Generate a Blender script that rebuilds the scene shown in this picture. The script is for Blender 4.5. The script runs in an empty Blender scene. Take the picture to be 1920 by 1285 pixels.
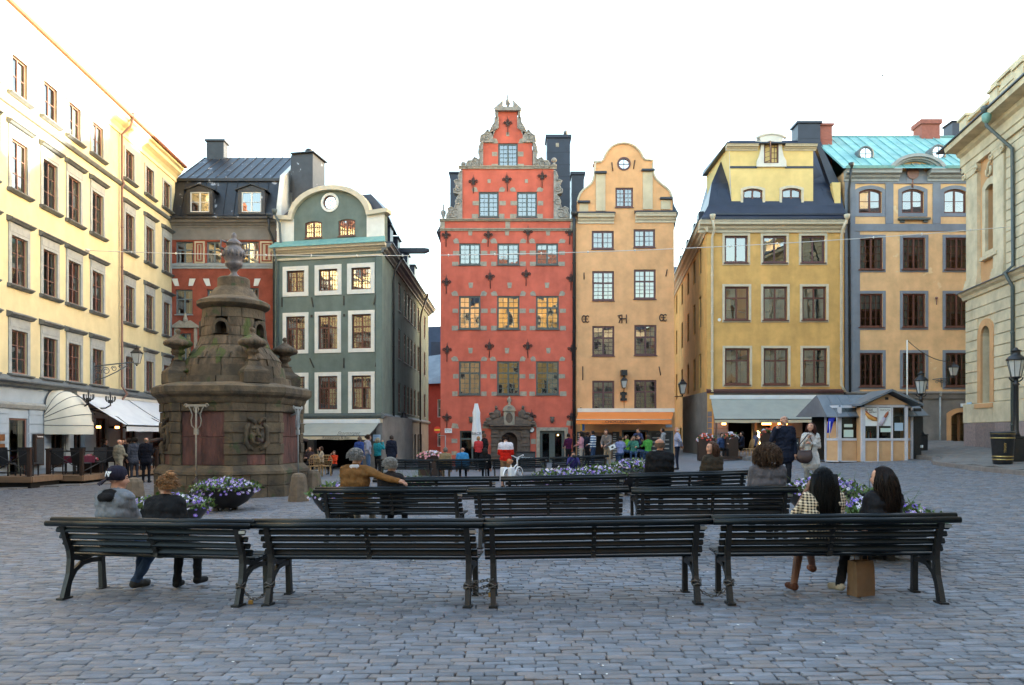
import bpy, bmesh, math, random
import numpy as np
from mathutils import Vector, Matrix, noise
from mathutils.geometry import tessellate_polygon
R = math.radians
PI = math.pi
rng = random.Random(7)
S = bpy.context.scene
C = S.collection
# ------------------------------------------------------------------ camera, sky, sun, exposure
FPX, EYE, HZ, CX = 1400.0, 1.69, 817.0, 960.0 # focal length in photo pixels, eye height, horizon row
cam = bpy.data.cameras.new('camera')
cam.sensor_width = 36
cam.lens = FPX / 1920 * 36
cam.shift_y = (HZ - 642.5) / 1920
cam.clip_start, cam.clip_end = 0.1, 3000
camo = bpy.data.objects.new('camera', cam)
camo.location = (0, 0, EYE)
camo.rotation_euler = (R(90), 0, 0)
C.objects.link(camo)
S.camera = camo
SUN_EL, SUN_AZ = 5.2, 77.0 # azimuth measured from +Y (view direction) towards +X
world = bpy.data.worlds.new('World')
S.world = world
world.use_nodes = True
wn = world.node_tree
bg = wn.nodes['Background']
sky = wn.nodes.new('ShaderNodeTexSky')
sky.sky_type = 'NISHITA'
sky.sun_disc = False
sky.sun_elevation = R(SUN_EL)
sky.sun_rotation = R(SUN_AZ)
sky.air_density = 1.0
sky.dust_density = 2.5
sky.ozone_density = 1.0
wn.links.new(sky.outputs[0], bg.inputs[0])
bg.inputs[1].default_value = 0.15
sl = bpy.data.lights.new('sun', 'SUN')
sl.energy = 2.3
sl.angle = R(0.5)
sl.color = (1.0, 0.88, 0.68)
so = bpy.data.objects.new('sun', sl)
so.rotation_euler = Vector((math.sin(R(SUN_AZ)) * math.cos(R(SUN_EL)), math.cos(R(SUN_AZ)) * math.cos(R(SUN_EL)), math.sin(R(SUN_EL)))).to_track_quat('Z', 'Y').to_euler()
so.location = (60, 40, 60)
C.objects.link(so)
S.view_settings.view_transform = 'Standard'
S.view_settings.look = 'None'
S.view_settings.gamma = 1.0
S.view_settings.use_curve_mapping = False
S.view_settings.exposure = 3.75
S.cycles.max_bounces = 8
S.cycles.transparent_max_bounces = 12
S.cycles.caustics_reflective = False
S.cycles.caustics_refractive = False
# ------------------------------------------------------------------ materials
MATS = {}
def mat(name, col, col2=None, scale=2.0, rough=0.8, metal=0.0, bump=0.0, bscale=40.0, spec=0.5, streak=0.0, emit=None, island=0.0, tint=None, contrast=(0.35, 0.65), stretch=(1, 1, 1), speck=None, obj=False):
 """A Principled material: two colours mixed by noise in real space, optional per-piece variation, streaks and bump."""
 m = bpy.data.materials.new(name)
 m.use_nodes = True
 t = m.node_tree
 N, L = t.nodes, t.links
 b = N['Principled BSDF']
 b.inputs['Roughness'].default_value = rough
 b.inputs['Metallic'].default_value = metal
 b.inputs['Specular IOR Level'].default_value = spec
 b.inputs['Base Color'].default_value = (*col, 1)
 if obj:
  src = N.new('ShaderNodeTexCoord').outputs['Object']
 else:
  src = N.new('ShaderNodeNewGeometry').outputs['Position']
 mp = N.new('ShaderNodeMapping')
 mp.inputs['Scale'].default_value = stretch
 L.new(src, mp.inputs[0])
 out = None
 if col2 is not None:
  n = N.new('ShaderNodeTexNoise')
  n.inputs['Scale'].default_value = scale
  n.inputs['Detail'].default_value = 6
  n.inputs['Roughness'].default_value = 0.62
  L.new(mp.outputs[0], n.inputs['Vector'])
  r = N.new('ShaderNodeMapRange')
  r.inputs[1].default_value, r.inputs[2].default_value = contrast
  L.new(n.outputs[0], r.inputs[0])
  x = N.new('ShaderNodeMix'); x.data_type = 'RGBA'
  x.inputs[6].default_value = (*col, 1); x.inputs[7].default_value = (*col2, 1)
  L.new(r.outputs[0], x.inputs[0])
  out = x.outputs[2]
  if streak:
   m2 = N.new('ShaderNodeMapping'); m2.inputs['Scale'].default_value = (1.1, 1.1, 0.2)
   L.new(src, m2.inputs[0])
   n2 = N.new('ShaderNodeTexNoise'); n2.inputs['Scale'].default_value = 1.6; n2.inputs['Detail'].default_value = 7
   L.new(m2.outputs[0], n2.inputs['Vector'])
   r2 = N.new('ShaderNodeMapRange'); r2.inputs[1].default_value, r2.inputs[2].default_value = 0.42, 0.75
   r2.inputs[3].default_value, r2.inputs[4].default_value = 1.0, 1.0 - streak
   L.new(n2.outputs[0], r2.inputs[0])
   y = N.new('ShaderNodeMix'); y.data_type = 'RGBA'; y.blend_type = 'MULTIPLY'; y.inputs[0].default_value = 1
   L.new(out, y.inputs[6]); L.new(r2.outputs[0], y.inputs[7])
   out = y.outputs[2]
 if speck:
  n3 = N.new('ShaderNodeTexNoise'); n3.inputs['Scale'].default_value = speck[1]; n3.inputs['Detail'].default_value = 8
  L.new(mp.outputs[0], n3.inputs['Vector'])
  r3 = N.new('ShaderNodeMapRange'); r3.inputs[1].default_value, r3.inputs[2].default_value = speck[2], speck[2] + 0.03
  L.new(n3.outputs[0], r3.inputs[0])
  z = N.new('ShaderNodeMix'); z.data_type = 'RGBA'
  z.inputs[7].default_value = (*speck[0], 1)
  if out is not None: L.new(out, z.inputs[6])
  else: z.inputs[6].default_value = (*col, 1)
  L.new(r3.outputs[0], z.inputs[0])
  out = z.outputs[2]
 if island:
  g = N.new('ShaderNodeNewGeometry'); oi = N.new('ShaderNodeObjectInfo')
  ad = N.new('ShaderNodeMath'); ad.operation = 'ADD'
  L.new(g.outputs['Random Per Island'], ad.inputs[0]); L.new(oi.outputs['Random'], ad.inputs[1])
  fr = N.new('ShaderNodeMath'); fr.operation = 'FRACT'; L.new(ad.outputs[0], fr.inputs[0])
  rr = N.new('ShaderNodeMapRange'); rr.inputs[3].default_value, rr.inputs[4].default_value = 1 - island, 1 + island
  L.new(fr.outputs[0], rr.inputs[0])
  y = N.new('ShaderNodeMix'); y.data_type = 'RGBA'; y.blend_type = 'MULTIPLY'; y.inputs[0].default_value = 1
  if out is not None: L.new(out, y.inputs[6])
  else: y.inputs[6].default_value = (*col, 1)
  L.new(rr.outputs[0], y.inputs[7])
  out = y.outputs[2]
  if tint:
   k = N.new('ShaderNodeMath'); k.operation = 'MULTIPLY'; k.inputs[1].default_value = 7.31; L.new(fr.outputs[0], k.inputs[0])
   k2 = N.new('ShaderNodeMath'); k2.operation = 'FRACT'; L.new(k.outputs[0], k2.inputs[0])
   r4 = N.new('ShaderNodeMapRange'); r4.inputs[1].default_value, r4.inputs[2].default_value = .45, 1.0; r4.inputs[4].default_value = .8; L.new(k2.outputs[0], r4.inputs[0])
   y = N.new('ShaderNodeMix'); y.data_type = 'RGBA'; y.inputs[7].default_value = (*tint, 1); L.new(out, y.inputs[6]); L.new(r4.outputs[0], y.inputs[0]); out = y.outputs[2]
 if out is not None:
  L.new(out, b.inputs['Base Color'])
 if bump:
  n = N.new('ShaderNodeTexNoise'); n.inputs['Scale'].default_value = bscale; n.inputs['Detail'].default_value = 5
  L.new(mp.outputs[0], n.inputs['Vector'])
  bp = N.new('ShaderNodeBump'); bp.inputs['Strength'].default_value = min(1, bump); bp.inputs['Distance'].default_value = 0.02 * max(1, bump)
  L.new(n.outputs[0], bp.inputs['Height']); L.new(bp.outputs[0], b.inputs['Normal'])
 if emit:
  b.inputs['Emission Color'].default_value = (*emit[0], 1); b.inputs['Emission Strength'].default_value = emit[1]
 MATS[name] = m
 return m
def glass_mat(name, tint, ior=1.9):
 m = bpy.data.materials.new(name); m.use_nodes = True
 N, L = m.node_tree.nodes, m.node_tree.links
 N.remove(N['Principled BSDF'])
 tr = N.new('ShaderNodeBsdfTransparent'); tr.inputs[0].default_value = (*tint, 1)
 gl = N.new('ShaderNodeBsdfGlossy'); gl.inputs['Roughness'].default_value = 0.015
 fr = N.new('ShaderNodeFresnel'); fr.inputs[0].default_value = ior
 n = N.new('ShaderNodeTexNoise'); n.inputs['Scale'].default_value = 1.3
 g = N.new('ShaderNodeNewGeometry'); L.new(g.outputs['Position'], n.inputs['Vector'])
 bp = N.new('ShaderNodeBump'); bp.inputs['Strength'].default_value = 0.12; bp.inputs['Distance'].default_value = 0.03
 L.new(n.outputs[0], bp.inputs['Height']); L.new(bp.outputs[0], gl.inputs['Normal'])
 mx = N.new('ShaderNodeMixShader')
 L.new(fr.outputs[0], mx.inputs[0]); L.new(tr.outputs[0], mx.inputs[1]); L.new(gl.outputs[0], mx.inputs[2])
 L.new(mx.outputs[0], N['Material Output'].inputs[0])
 MATS[name] = m
 return m
def P(name, col, f2=0.8, **k): # painted plaster: tone drift, rain streaks, fine grain
 f2 *= .93; k.setdefault('scale', 1.3); k['streak'] = k.get('streak', .12) * .8; k.setdefault('rough', 0.9); k.setdefault('bump', 0.25); k.setdefault('bscale', 30)
 k.setdefault('spec', 0.2)
 return mat(name, col, tuple(c * f2 for c in col), **k)
P('plaster_cream', (.70, .60, .36), .94)
P('plaster_brick', (.36, .095, .06), .72, scale=1.8, streak=.25)
P('plaster_green', (.17, .21, .185), .85, streak=.18)
P('plaster_red', (.64, .15, .10), .86, streak=.2)
P('plaster_deep_red', (.40, .06, .04), .8)
P('plaster_orange', (.82, .45, .22), .88, streak=.14)
P('plaster_ochre', (.74, .44, .15), .86, streak=.2)
P('plaster_lemon', (.76, .57, .24), .92)
P('plaster_apricot', (.84, .53, .27), .86, streak=.16, speck=((.8, .58, .32), 1.4, .66))
P('plaster_bluegrey', (.235, .26, .30), .9)
P('plaster_white', (.72, .70, .64), .92)
P('plaster_shopgrey', (.40, .47, .54), .92)
P('plaster_grey', (.25, .23, .21), .8)
P('plaster_pale', (.62, .52, .36), .85)
P('stone_cream', (.70, .595, .41), .8, scale=1.6, streak=.2, bump=.4)
P('stone_panel', (.66, .37, .18), .9)
mat('stone_trim', (.40, .35, .27), (.26, .23, .19), scale=5, rough=.9, bump=.6, bscale=25)
mat('stone_scroll', (.36, .33, .29), (.20, .185, .17), scale=6, rough=.9, bump=.6, bscale=25)
mat('stone_portal', (.155, .115, .09), (.09, .07, .058), scale=5, rough=.85, bump=.6, bscale=25)
mat('granite', (.30, .22, .20), (.20, .16, .155), scale=9, rough=.75, bump=.3, island=.22)
mat('urn_metal', (.16, .145, .15), (.07, .062, .062), scale=8, rough=.5, bump=.3, bscale=20)
mat('sandstone', (.150, .108, .064), (.062, .049, .035), scale=2.6, rough=.9, bump=1.0, bscale=14, streak=.5, island=.16, speck=((.055, .062, .028), 2.2, .62))
mat('sandstone_red', (.165, .070, .055), (.070, .038, .034), scale=5, rough=.9, bump=2.2, bscale=11, streak=.4, island=.15, stretch=(1, 1, .3))
mat('sandstone_tuff', (.190, .132, .085), (.070, .056, .035), scale=6, rough=.95, bump=2.6, bscale=12, streak=.5, island=.16, stretch=(1, 1, .35), speck=((.07, .085, .025), 1.6, .60))
mat('iron', (.035, .022, .020), (.06, .03, .022), scale=20, rough=.6)
mat('black_iron', (.012, .012, .014), (.02, .02, .022), scale=8, rough=.42, spec=.5)
mat('roof_black', (.012, .013, .017), (.026, .028, .034), scale=2.4, rough=.42, bump=.2, bscale=6, speck=((.30, .32, .36), 2.4, .665))
mat('roof_navy', (.012, .017, .034), (.020, .027, .050), scale=1.6, rough=.36, bump=.15, bscale=5)
mat('roof_copper', (.175, .395, .40), (.245, .48, .455), scale=1.2, rough=.7, streak=.25, island=.12)
mat('copper_edge', (.115, .27, .25), (.20, .36, .30), scale=4, rough=.7)
mat('roof_grey', (.10, .12, .145), (.16, .18, .205), scale=1.3, rough=.4)
mat('roof_rust', (.28, .11, .07), (.2, .09, .06), scale=3, rough=.7)
mat('brick_chimney', (.34, .12, .09), (.26, .09, .07), scale=6, rough=.9)
mat('trim_grey', (.36, .38, .375), (.28, .30, .30), scale=4, rough=.8)
mat('trim_slate', (.15, .165, .17), (.10, .11, .115), scale=4, rough=.6)
mat('trim_white', (.74, .72, .66), (.66, .64, .58), scale=3, rough=.8)
mat('trim_cream', (.62, .54, .40), (.52, .45, .33), scale=3, rough=.85)
mat('frame_brown', (.135, .048, .032), (.10, .036, .026), scale=8, rough=.5)
mat('frame_plum', (.125, .055, .052), (.09, .04, .04), scale=8, rough=.5)
mat('frame_redbrown', (.24, .125, .095), (.19, .10, .08), scale=8, rough=.55)
mat('frame_green', (.085, .105, .10), (.065, .08, .078), scale=8, rough=.5)
mat('frame_grey', (.16, .19, .20), (.12, .15, .16), scale=8, rough=.5)
mat('frame_dark', (.028, .032, .036), (.02, .024, .026), scale=8, rough=.45)
mat('frame_white', (.68, .67, .64), rough=.55)
mat('wood_dark', (.045, .022, .014), (.028, .015, .010), scale=5, rough=.5, stretch=(1, 1, .2))
mat('wood_door', (.20, .085, .03), (.13, .055, .02), scale=5, rough=.45, stretch=(1, 1, .2))
mat('wood_deck', (.26, .155, .085), (.18, .11, .065), scale=4, rough=.75, stretch=(.3, 3, 1), island=.15)
mat('dark_void', (.012, .010, .009), rough=.9)  # near-black colour stands for the darkness of unlit hollows
mat('room_shade', (.028, .024, .022), rough=.9)  # darkness of the unlit rooms put into the colour
mat('curtain', (.62, .62, .60), (.5, .5, .49), scale=6, rough=.9, stretch=(4, 4, .3))
mat('bench_paint', (.0018, .0042, .0062), (.0032, .007, .010), scale=14, rough=.36, spec=.20, speck=((.16, .17, .16), 9, .735), bump=.12, bscale=60, obj=True)
mat('bench_iron', (.005, .0055, .006), (.010, .009, .009), scale=30, rough=.5, bump=.25, bscale=80, obj=True)
mat('steel', (.45, .45, .46), rough=.35, metal=.9)
mat('chain_steel', (.16, .15, .14), (.09, .07, .055), scale=40, rough=.5, metal=.7)
mat('brass', (.45, .28, .08), rough=.4, metal=.8)
mat('gold_paint', (.50, .36, .13), rough=.4, metal=.6)
mat('awning_white', (.72, .74, .76), (.64, .66, .69), scale=1.5, rough=.85)
mat('awning_grey', (.33, .34, .30), (.29, .30, .27), scale=1.5, rough=.9)
mat('awning_band', (.55, .47, .33), rough=.9)
mat('awning_orange', (.83, .25, .055), (.78, .22, .045), scale=1.5, rough=.85)
mat('awning_stripe', (.8, .66, .52), rough=.85)
mat('awning_cream', (.70, .66, .55), (.63, .60, .50), scale=2, rough=.85)
mat('letter_brown', (.16, .05, .025), rough=.8)
mat('letter_black', (.02, .02, .022), rough=.7)
mat('letter_grey', (.16, .15, .13), rough=.8)
mat('letter_white', (.8, .8, .8), rough=.7)
mat('letter_blue', (.03, .10, .42), rough=.6)
mat('paper_white', (.78, .80, .80), rough=.7)
mat('paper_mint', (.60, .74, .66), rough=.7)
mat('sausage', (.42, .12, .05), (.3, .09, .04), scale=20, rough=.5)
mat('bread', (.70, .36, .09), (.6, .28, .07), scale=20, rough=.7)
mat('sleeve_lilac', (.36, .33, .46), (.5, .47, .56), scale=10, rough=.6)
mat('sign_red', (.62, .03, .015), rough=.4)
mat('sign_yellow', (.82, .50, .05), rough=.4)
mat('sign_blue', (.05, .16, .44), rough=.5)
mat('sign_paleblue', (.42, .55, .68), rough=.5)
mat('kiosk_frame', (.60, .60, .65), (.52, .52, .57), scale=3, rough=.5)
mat('kiosk_panel', (.62, .38, .20), (.56, .33, .17), scale=3, rough=.6)
mat('flag_blue', (.012, .03, .55), (.01, .025, .42), scale=6, rough=.7)
mat('slate_board', (.03, .035, .04), (.05, .055, .06), scale=8, rough=.8)
mat('chalk', (.42, .43, .43), rough=.9)
mat('wicker', (.44, .27, .12), (.30, .18, .075), scale=30, rough=.7)
mat('chair_black', (.010, .010, .012), (.018, .018, .02), scale=10, rough=.6)
mat('cloth_plum', (.16, .018, .04), (.11, .012, .03), scale=6, rough=.9)
mat('bowl_black', (.011, .010, .011), (.02, .017, .016), scale=6, rough=.42)
mat('soil', (.03, .02, .014), rough=1)
mat('leaf', (.045, .105, .022), (.10, .15, .035), scale=9, rough=.6, island=.35)
mat('stalk', (.06, .10, .03), rough=.7)
mat('petal_violet', (.13, .07, .46), (.22, .13, .55), scale=20, rough=.6, island=.3)
mat('petal_white', (.76, .72, .76), (.6, .55, .7), scale=20, rough=.6, island=.12)
mat('petal_lilac', (.38, .27, .62), (.5, .38, .7), scale=20, rough=.6, island=.2)
mat('petal_yellow', (.7, .5, .16), rough=.6)
mat('petal_dark', (.035, .012, .10), rough=.6)
mat('petal_pink', (.70, .22, .30), (.8, .4, .45), scale=20, rough=.6, island=.2)
mat('petal_red', (.55, .03, .02), rough=.6)
mat('terracotta', (.45, .16, .07), rough=.8)
mat('bollard_stone', (.185, .135, .092), (.12, .09, .062), scale=9, rough=.9, bump=.6, bscale=35)
mat('kerb_stone', (.22, .185, .165), (.15, .13, .12), scale=6, rough=.85, bump=.4, bscale=30, island=.15)
mat('paving_flag', (.20, .185, .175), (.14, .132, .128), scale=4, rough=.8, bump=.3, bscale=25, island=.12)
mat('sett', (.172, .184, .214), (.104, .109, .126), scale=5, rough=.58, bump=.5, bscale=45, island=.30, tint=(.185, .155, .142), contrast=(.3, .7), spec=.45)
mat('joint', (.030, .026, .023), (.018, .016, .014), scale=14, rough=1, bump=.8, bscale=60)
mat('yellow_line', (.55, .42, .06), rough=.8)
mat('litter', (.7, .7, .68), rough=.8)
mat('lamp_glow', (1, .55, .2), emit=((1, .30, .06), 2.2))
mat('lamp_warm', (1, .75, .4), emit=((1, .62, .22), 1.6))
mat('lantern_glass', (.42, .44, .42), (.5, .5, .48), scale=5, rough=.15, spec=.8)
mat('paper_bag', (.20, .115, .06), (.16, .09, .045), scale=6, rough=.85, bump=.3, bscale=9)
mat('bike_white', (.78, .78, .80), rough=.35)
mat('rubber', (.018, .018, .018), rough=.8)
mat('leather_tan', (.42, .16, .06), rough=.5)
mat('cable_grey', (.34, .32, .30), rough=.6)
mat('cloth_cable', (.62, .6, .56), rough=.6)
mat('phone_white', (.75, .77, .8), rough=.3)
glass_mat('glass', (.62, .68, .68), 3.8)
glass_mat('glass_shop', (.55, .6, .58), 1.6)
def far_sett():
 m = mat('sett_far', (.180, .192, .220), (.130, .134, .148), scale=3, rough=.62, bump=.6, bscale=9, contrast=(.3, .7), spec=.45, stretch=(.55, 1.2, 1))
 return m
far_sett()
# ------------------------------------------------------------------ mesh builder
class MB:
 """Collects geometry in local coordinates; build() links it as ONE mesh object."""
 def __init__(s, M=None):
  s.v, s.f, s.m, s.sm = [], [], [], []
  s.M = M
 def add(s, verts, faces, m=0, smooth=False):
  o = len(s.v)
  if s.M is not None:
   verts = [s.M @ Vector(p) for p in verts]
  s.v.extend(tuple(p) for p in verts)
  s.f.extend([tuple(i + o for i in f) for f in faces])
  s.m.extend([m] * len(faces)); s.sm.extend([smooth] * len(faces))
  return s
 def box(s, x0, x1, y0, y1, z0, z1, m=0, bev=0.0):
  if x1 < x0: x0, x1 = x1, x0
  if y1 < y0: y0, y1 = y1, y0
  if z1 < z0: z0, z1 = z1, z0
  if bev:
   b = min(bev, (x1 - x0) / 2.2, (y1 - y0) / 2.2, (z1 - z0) / 2.2)
   V, F = [], []
   for (zz, ins) in ((z0, b), (z0 + b, 0), (z1 - b, 0), (z1, b)):
    i = len(V)
    V += [(x0 + ins + (b if not ins else 0) * 0, y0 + ins, zz), (x1 - ins, y0 + ins, zz), (x1 - ins, y1 - ins, zz), (x0 + ins, y1 - ins, zz)]
    if i:
     F += [(i - 4 + k, i - 4 + (k + 1) % 4, i + (k + 1) % 4, i + k) for k in range(4)]
   F += [(3, 2, 1, 0), (12, 13, 14, 15)]
   return s.add(V, F, m)
  V = [(x0, y0, z0), (x1, y0, z0), (x1, y1, z0), (x0, y1, z0), (x0, y0, z1), (x1, y0, z1), (x1, y1, z1), (x0, y1, z1)]
  return s.add(V, [(0, 3, 2, 1), (4, 5, 6, 7), (0, 1, 5, 4), (1, 2, 6, 5), (2, 3, 7, 6), (3, 0, 4, 7)], m)
 def hexa(s, V, m=0):
  return s.add(V, [(0, 3, 2, 1), (4, 5, 6, 7), (0, 1, 5, 4), (1, 2, 6, 5), (2, 3, 7, 6), (3, 0, 4, 7)], m)
 def quad(s, a, b, c, d, m=0):
  return s.add([a, b, c, d], [(0, 1, 2, 3)], m)
 def prism(s, pts, y0, y1, m=0, holes=(), cap_back=True, smooth=False):
  """outline in (x, z), front at y0, back at y1"""
  loops = [list(pts)] + [list(h) for h in holes]
  flat = [p for l in loops for p in l]
  tris = tessellate_polygon([[Vector((p[0], p[1], 0)) for p in l] for l in loops])
  n = len(flat)
  V = [(p[0], y0, p[1]) for p in flat] + [(p[0], y1, p[1]) for p in flat]
  F = [tuple(t) for t in tris]
  if cap_back: F += [tuple(i + n for i in reversed(t)) for t in tris]
  s.add(V, F, m)
  o = 0
  for l in loops:
   k = len(l)
   s.add([(p[0], y0, p[1]) for p in l] + [(p[0], y1, p[1]) for p in l],
     [(i, (i + 1) % k, k + (i + 1) % k, k + i) for i in range(k)], m, smooth)
  return s
 def slab(s, pts, z0, z1, m=0):
  """outline in (x, y) extruded in z"""
  n = len(pts)
  tris = tessellate_polygon([[Vector((p[0], p[1], 0)) for p in pts]])
  V = [(p[0], p[1], z0) for p in pts] + [(p[0], p[1], z1) for p in pts]
  F = [tuple(t) for t in tris] + [tuple(i + n for i in t) for t in tris] + [(i, (i + 1) % n, n + (i + 1) % n, n + i) for i in range(n)]
  return s.add(V, F, m)
 def lathe(s, prof, c=(0, 0), n=16, m=0, smooth=True, a0=0.0, a1=2 * PI, sq=1.0):
  full = abs(a1 - a0 - 2 * PI) < 1e-6
  k = n if full else n + 1
  V, F = [], []
  for (r, z) in prof:
   for i in range(k):
    a = a0 + (a1 - a0) * i / n
    V.append((c[0] + r * math.cos(a), c[1] + r * math.sin(a) * sq, z))
  for j in range(len(prof) - 1):
   for i in range(n if full else n):
    i2 = (i + 1) % k
    F.append((j * k + i, j * k + i2, (j + 1) * k + i2, (j + 1) * k + i))
  if full:
   F.append(tuple(reversed(range(k)))); F.append(tuple(range((len(prof) - 1) * k, len(prof) * k)))
  return s.add(V, F, m, smooth)
 def tube(s, pts, r, n=6, m=0, smooth=True, closed=False):
  pts = [Vector(p) for p in pts]
  rs = r if isinstance(r, (list, tuple)) else [r] * len(pts)
  V, F = [], []
  K = len(pts)
  t0 = (pts[1] - pts[0]).normalized()
  up = Vector((0, 0, 1)) if abs(t0.z) < .9 else Vector((1, 0, 0))
  x = t0.cross(up).normalized()
  for i, p in enumerate(pts):
   if closed: t = (pts[(i + 1) % K] - pts[i - 1])
   else: t = pts[min(i + 1, K - 1)] - pts[max(i - 1, 0)]
   t = t.normalized() if t.length > 1e-9 else t0
   x = (x - t * x.dot(t)); x = x.normalized() if x.length > 1e-6 else t.orthogonal().normalized()
   y = t.cross(x)
   for j in range(n):
    a = 2 * PI * j / n
    V.append(p + (x * math.cos(a) + y * math.sin(a)) * rs[i])
  for i in range(K if closed else K - 1):
   i2 = (i + 1) % K
   for j in range(n):
    F.append((i * n + j, i * n + (j + 1) % n, i2 * n + (j + 1) % n, i2 * n + j))
  if not closed:
   F.append(tuple(reversed(range(n)))); F.append(tuple(range((K - 1) * n, K * n)))
  return s.add(V, F, m, smooth)
 def bar(s, pts, w, d, m=0):
  """flat bar along pts in the (y, z) plane at x centre: pts are (x, y, z); width w in x, depth d across"""
  V, F = [], []
  pts = [Vector(p) for p in pts]
  K = len(pts)
  for i, p in enumerate(pts):
   t = (pts[min(i + 1, K - 1)] - pts[max(i - 1, 0)]).normalized()
   nrm = Vector((1, 0, 0)).cross(t).normalized()
   dd = d[i] if isinstance(d, (list, tuple)) else d
   for sx, sn in ((-1, -1), (1, -1), (1, 1), (-1, 1)):
    V.append(p + Vector((sx * w / 2, 0, 0)) + nrm * sn * dd / 2)
  for i in range(K - 1):
   for j in range(4):
    F.append((i * 4 + j, i * 4 + (j + 1) % 4, i * 4 + 4 + (j + 1) % 4, i * 4 + 4 + j))
  F += [(3, 2, 1, 0), tuple(range(4 * K - 4, 4 * K))]
  return s.add(V, F, m)
 def ball(s, c, r, n=10, k=7, m=0, noise_=0.0):
  r = r if isinstance(r, (list, tuple)) else (r, r, r)
  V, F = [(c[0], c[1], c[2] - r[2])], []
  for j in range(1, k):
   ph = -PI / 2 + PI * j / k
   for i in range(n):
    a = 2 * PI * i / n
    V.append((c[0] + r[0] * math.cos(ph) * math.cos(a), c[1] + r[1] * math.cos(ph) * math.sin(a), c[2] + r[2] * math.sin(ph)))
  V.append((c[0], c[1], c[2] + r[2]))
  if noise_:
   V = [tuple(Vector(c) + (Vector(p) - Vector(c)) * (1 + noise_ * noise.noise(Vector(p) * 3.1))) for p in V]
  T = len(V) - 1
  for i in range(n):
   F.append((0, 1 + (i + 1) % n, 1 + i))
   F.append((T, T - n + i, T - n + (i + 1) % n))
  for j in range(k - 2):
   for i in range(n):
    a, b = 1 + j * n + i, 1 + j * n + (i + 1) % n
    F.append((a, b, b + n, a + n))
  return s.add(V, F, m, True)
 def loft(s, rings, m=0, smooth=True, cap=True, closed=True):
  n = len(rings[0]); V, F = [], []
  for r in rings: V += [tuple(p) for p in r]
  for j in range(len(rings) - 1):
   for i in range(n if closed else n - 1):
    i2 = (i + 1) % n
    F.append((j * n + i, j * n + i2, (j + 1) * n + i2, (j + 1) * n + i))
  if cap and closed:
   F.append(tuple(reversed(range(n)))); F.append(tuple(range((len(rings) - 1) * n, len(rings) * n)))
  return s.add(V, F, m, smooth)
 def mesh(s, name, mats, fix=True):
  me = bpy.data.meshes.new(name)
  me.from_pydata(s.v, [], s.f)
  if isinstance(mats, str): mats = [mats]
  for k in mats: me.materials.append(MATS[k])
  me.polygons.foreach_set('material_index', s.m)
  me.polygons.foreach_set('use_smooth', s.sm)
  if fix and s.f:
   bm = bmesh.new(); bm.from_mesh(me)
   bmesh.ops.recalc_face_normals(bm, faces=bm.faces[:])
   bm.to_mesh(me); bm.free()
  me.update()
  return me
 def build(s, name, mats, parent=None, loc=None, rz=0.0, fix=True):
  return obj(name, s.mesh(name, mats, fix), parent, loc, rz)
def obj(name, me, parent=None, loc=None, rz=0.0, scale=None, rot=None):
 o = bpy.data.objects.new(name, me)
 C.objects.link(o)
 if parent is not None: o.parent = parent
 if loc is not None: o.location = loc
 o.rotation_euler = rot if rot is not None else (0, 0, rz)
 if scale is not None: o.scale = scale
 return o
def tag(o, label=None, cat=None, group=None, kind=None):
 if label: o['label'] = label
 if cat: o['category'] = cat
 if group: o['group'] = group
 if kind: o['kind'] = kind
 return o
def thing(name, label, cat, loc=(0, 0, 0), rz=0.0, group=None):
 o = bpy.data.objects.new(name, None)
 o.empty_display_size = .3
 C.objects.link(o)
 o.location = loc; o.rotation_euler = (0, 0, rz)
 return tag(o, label, cat, group)
def kids(o):
 return [c for c in C.objects if c.parent is o]
def copy_tree(o, parent=None, index=None):
 c = o.copy(); C.objects.link(c)
 if parent is not None: c.parent = parent
 for ch in o.children: copy_tree(ch, c)
 return c
def text_mesh(body, size, depth=0.004, align='CENTER', shear=0.0):
 cu = bpy.data.curves.new('lettering', 'FONT')
 cu.body = body; cu.size = size; cu.extrude = depth; cu.align_x = align; cu.align_y = 'CENTER'; cu.shear = shear
 cu.resolution_u = 3
 o = bpy.data.objects.new('lettering', cu); C.objects.link(o)
 dg = bpy.context.evaluated_depsgraph_get()
 me = bpy.data.meshes.new_from_object(o.evaluated_get(dg))
 bpy.data.objects.remove(o); bpy.data.curves.remove(cu)
 me.materials.clear()
 return me
_pending_text = []
def lettering(body, size, m, parent, loc, rz=0.0, tilt=90.0, name='lettering', sx=1.0, shear=0.0, mirror=False, spin=0.0):
 """Raised letters standing in the local x-z plane, facing local -y."""
 cu = bpy.data.curves.new('lettering', 'FONT')
 cu.body = body; cu.size = size; cu.extrude = 0.003; cu.align_x = 'CENTER'; cu.align_y = 'CENTER'; cu.shear = shear
 cu.resolution_u = 3
 cu.materials.append(MATS[m])
 o = bpy.data.objects.new(name, cu); C.objects.link(o)
 o.parent = parent; o.location = loc
 o.rotation_euler = (Matrix.Rotation(rz, 3, 'Z') @ Matrix.Rotation(R(tilt), 3, 'X') @ Matrix.Rotation(spin, 3, 'Z')).to_euler()
 o.scale = (-sx if mirror else sx, 1, 1)
 return o
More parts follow.
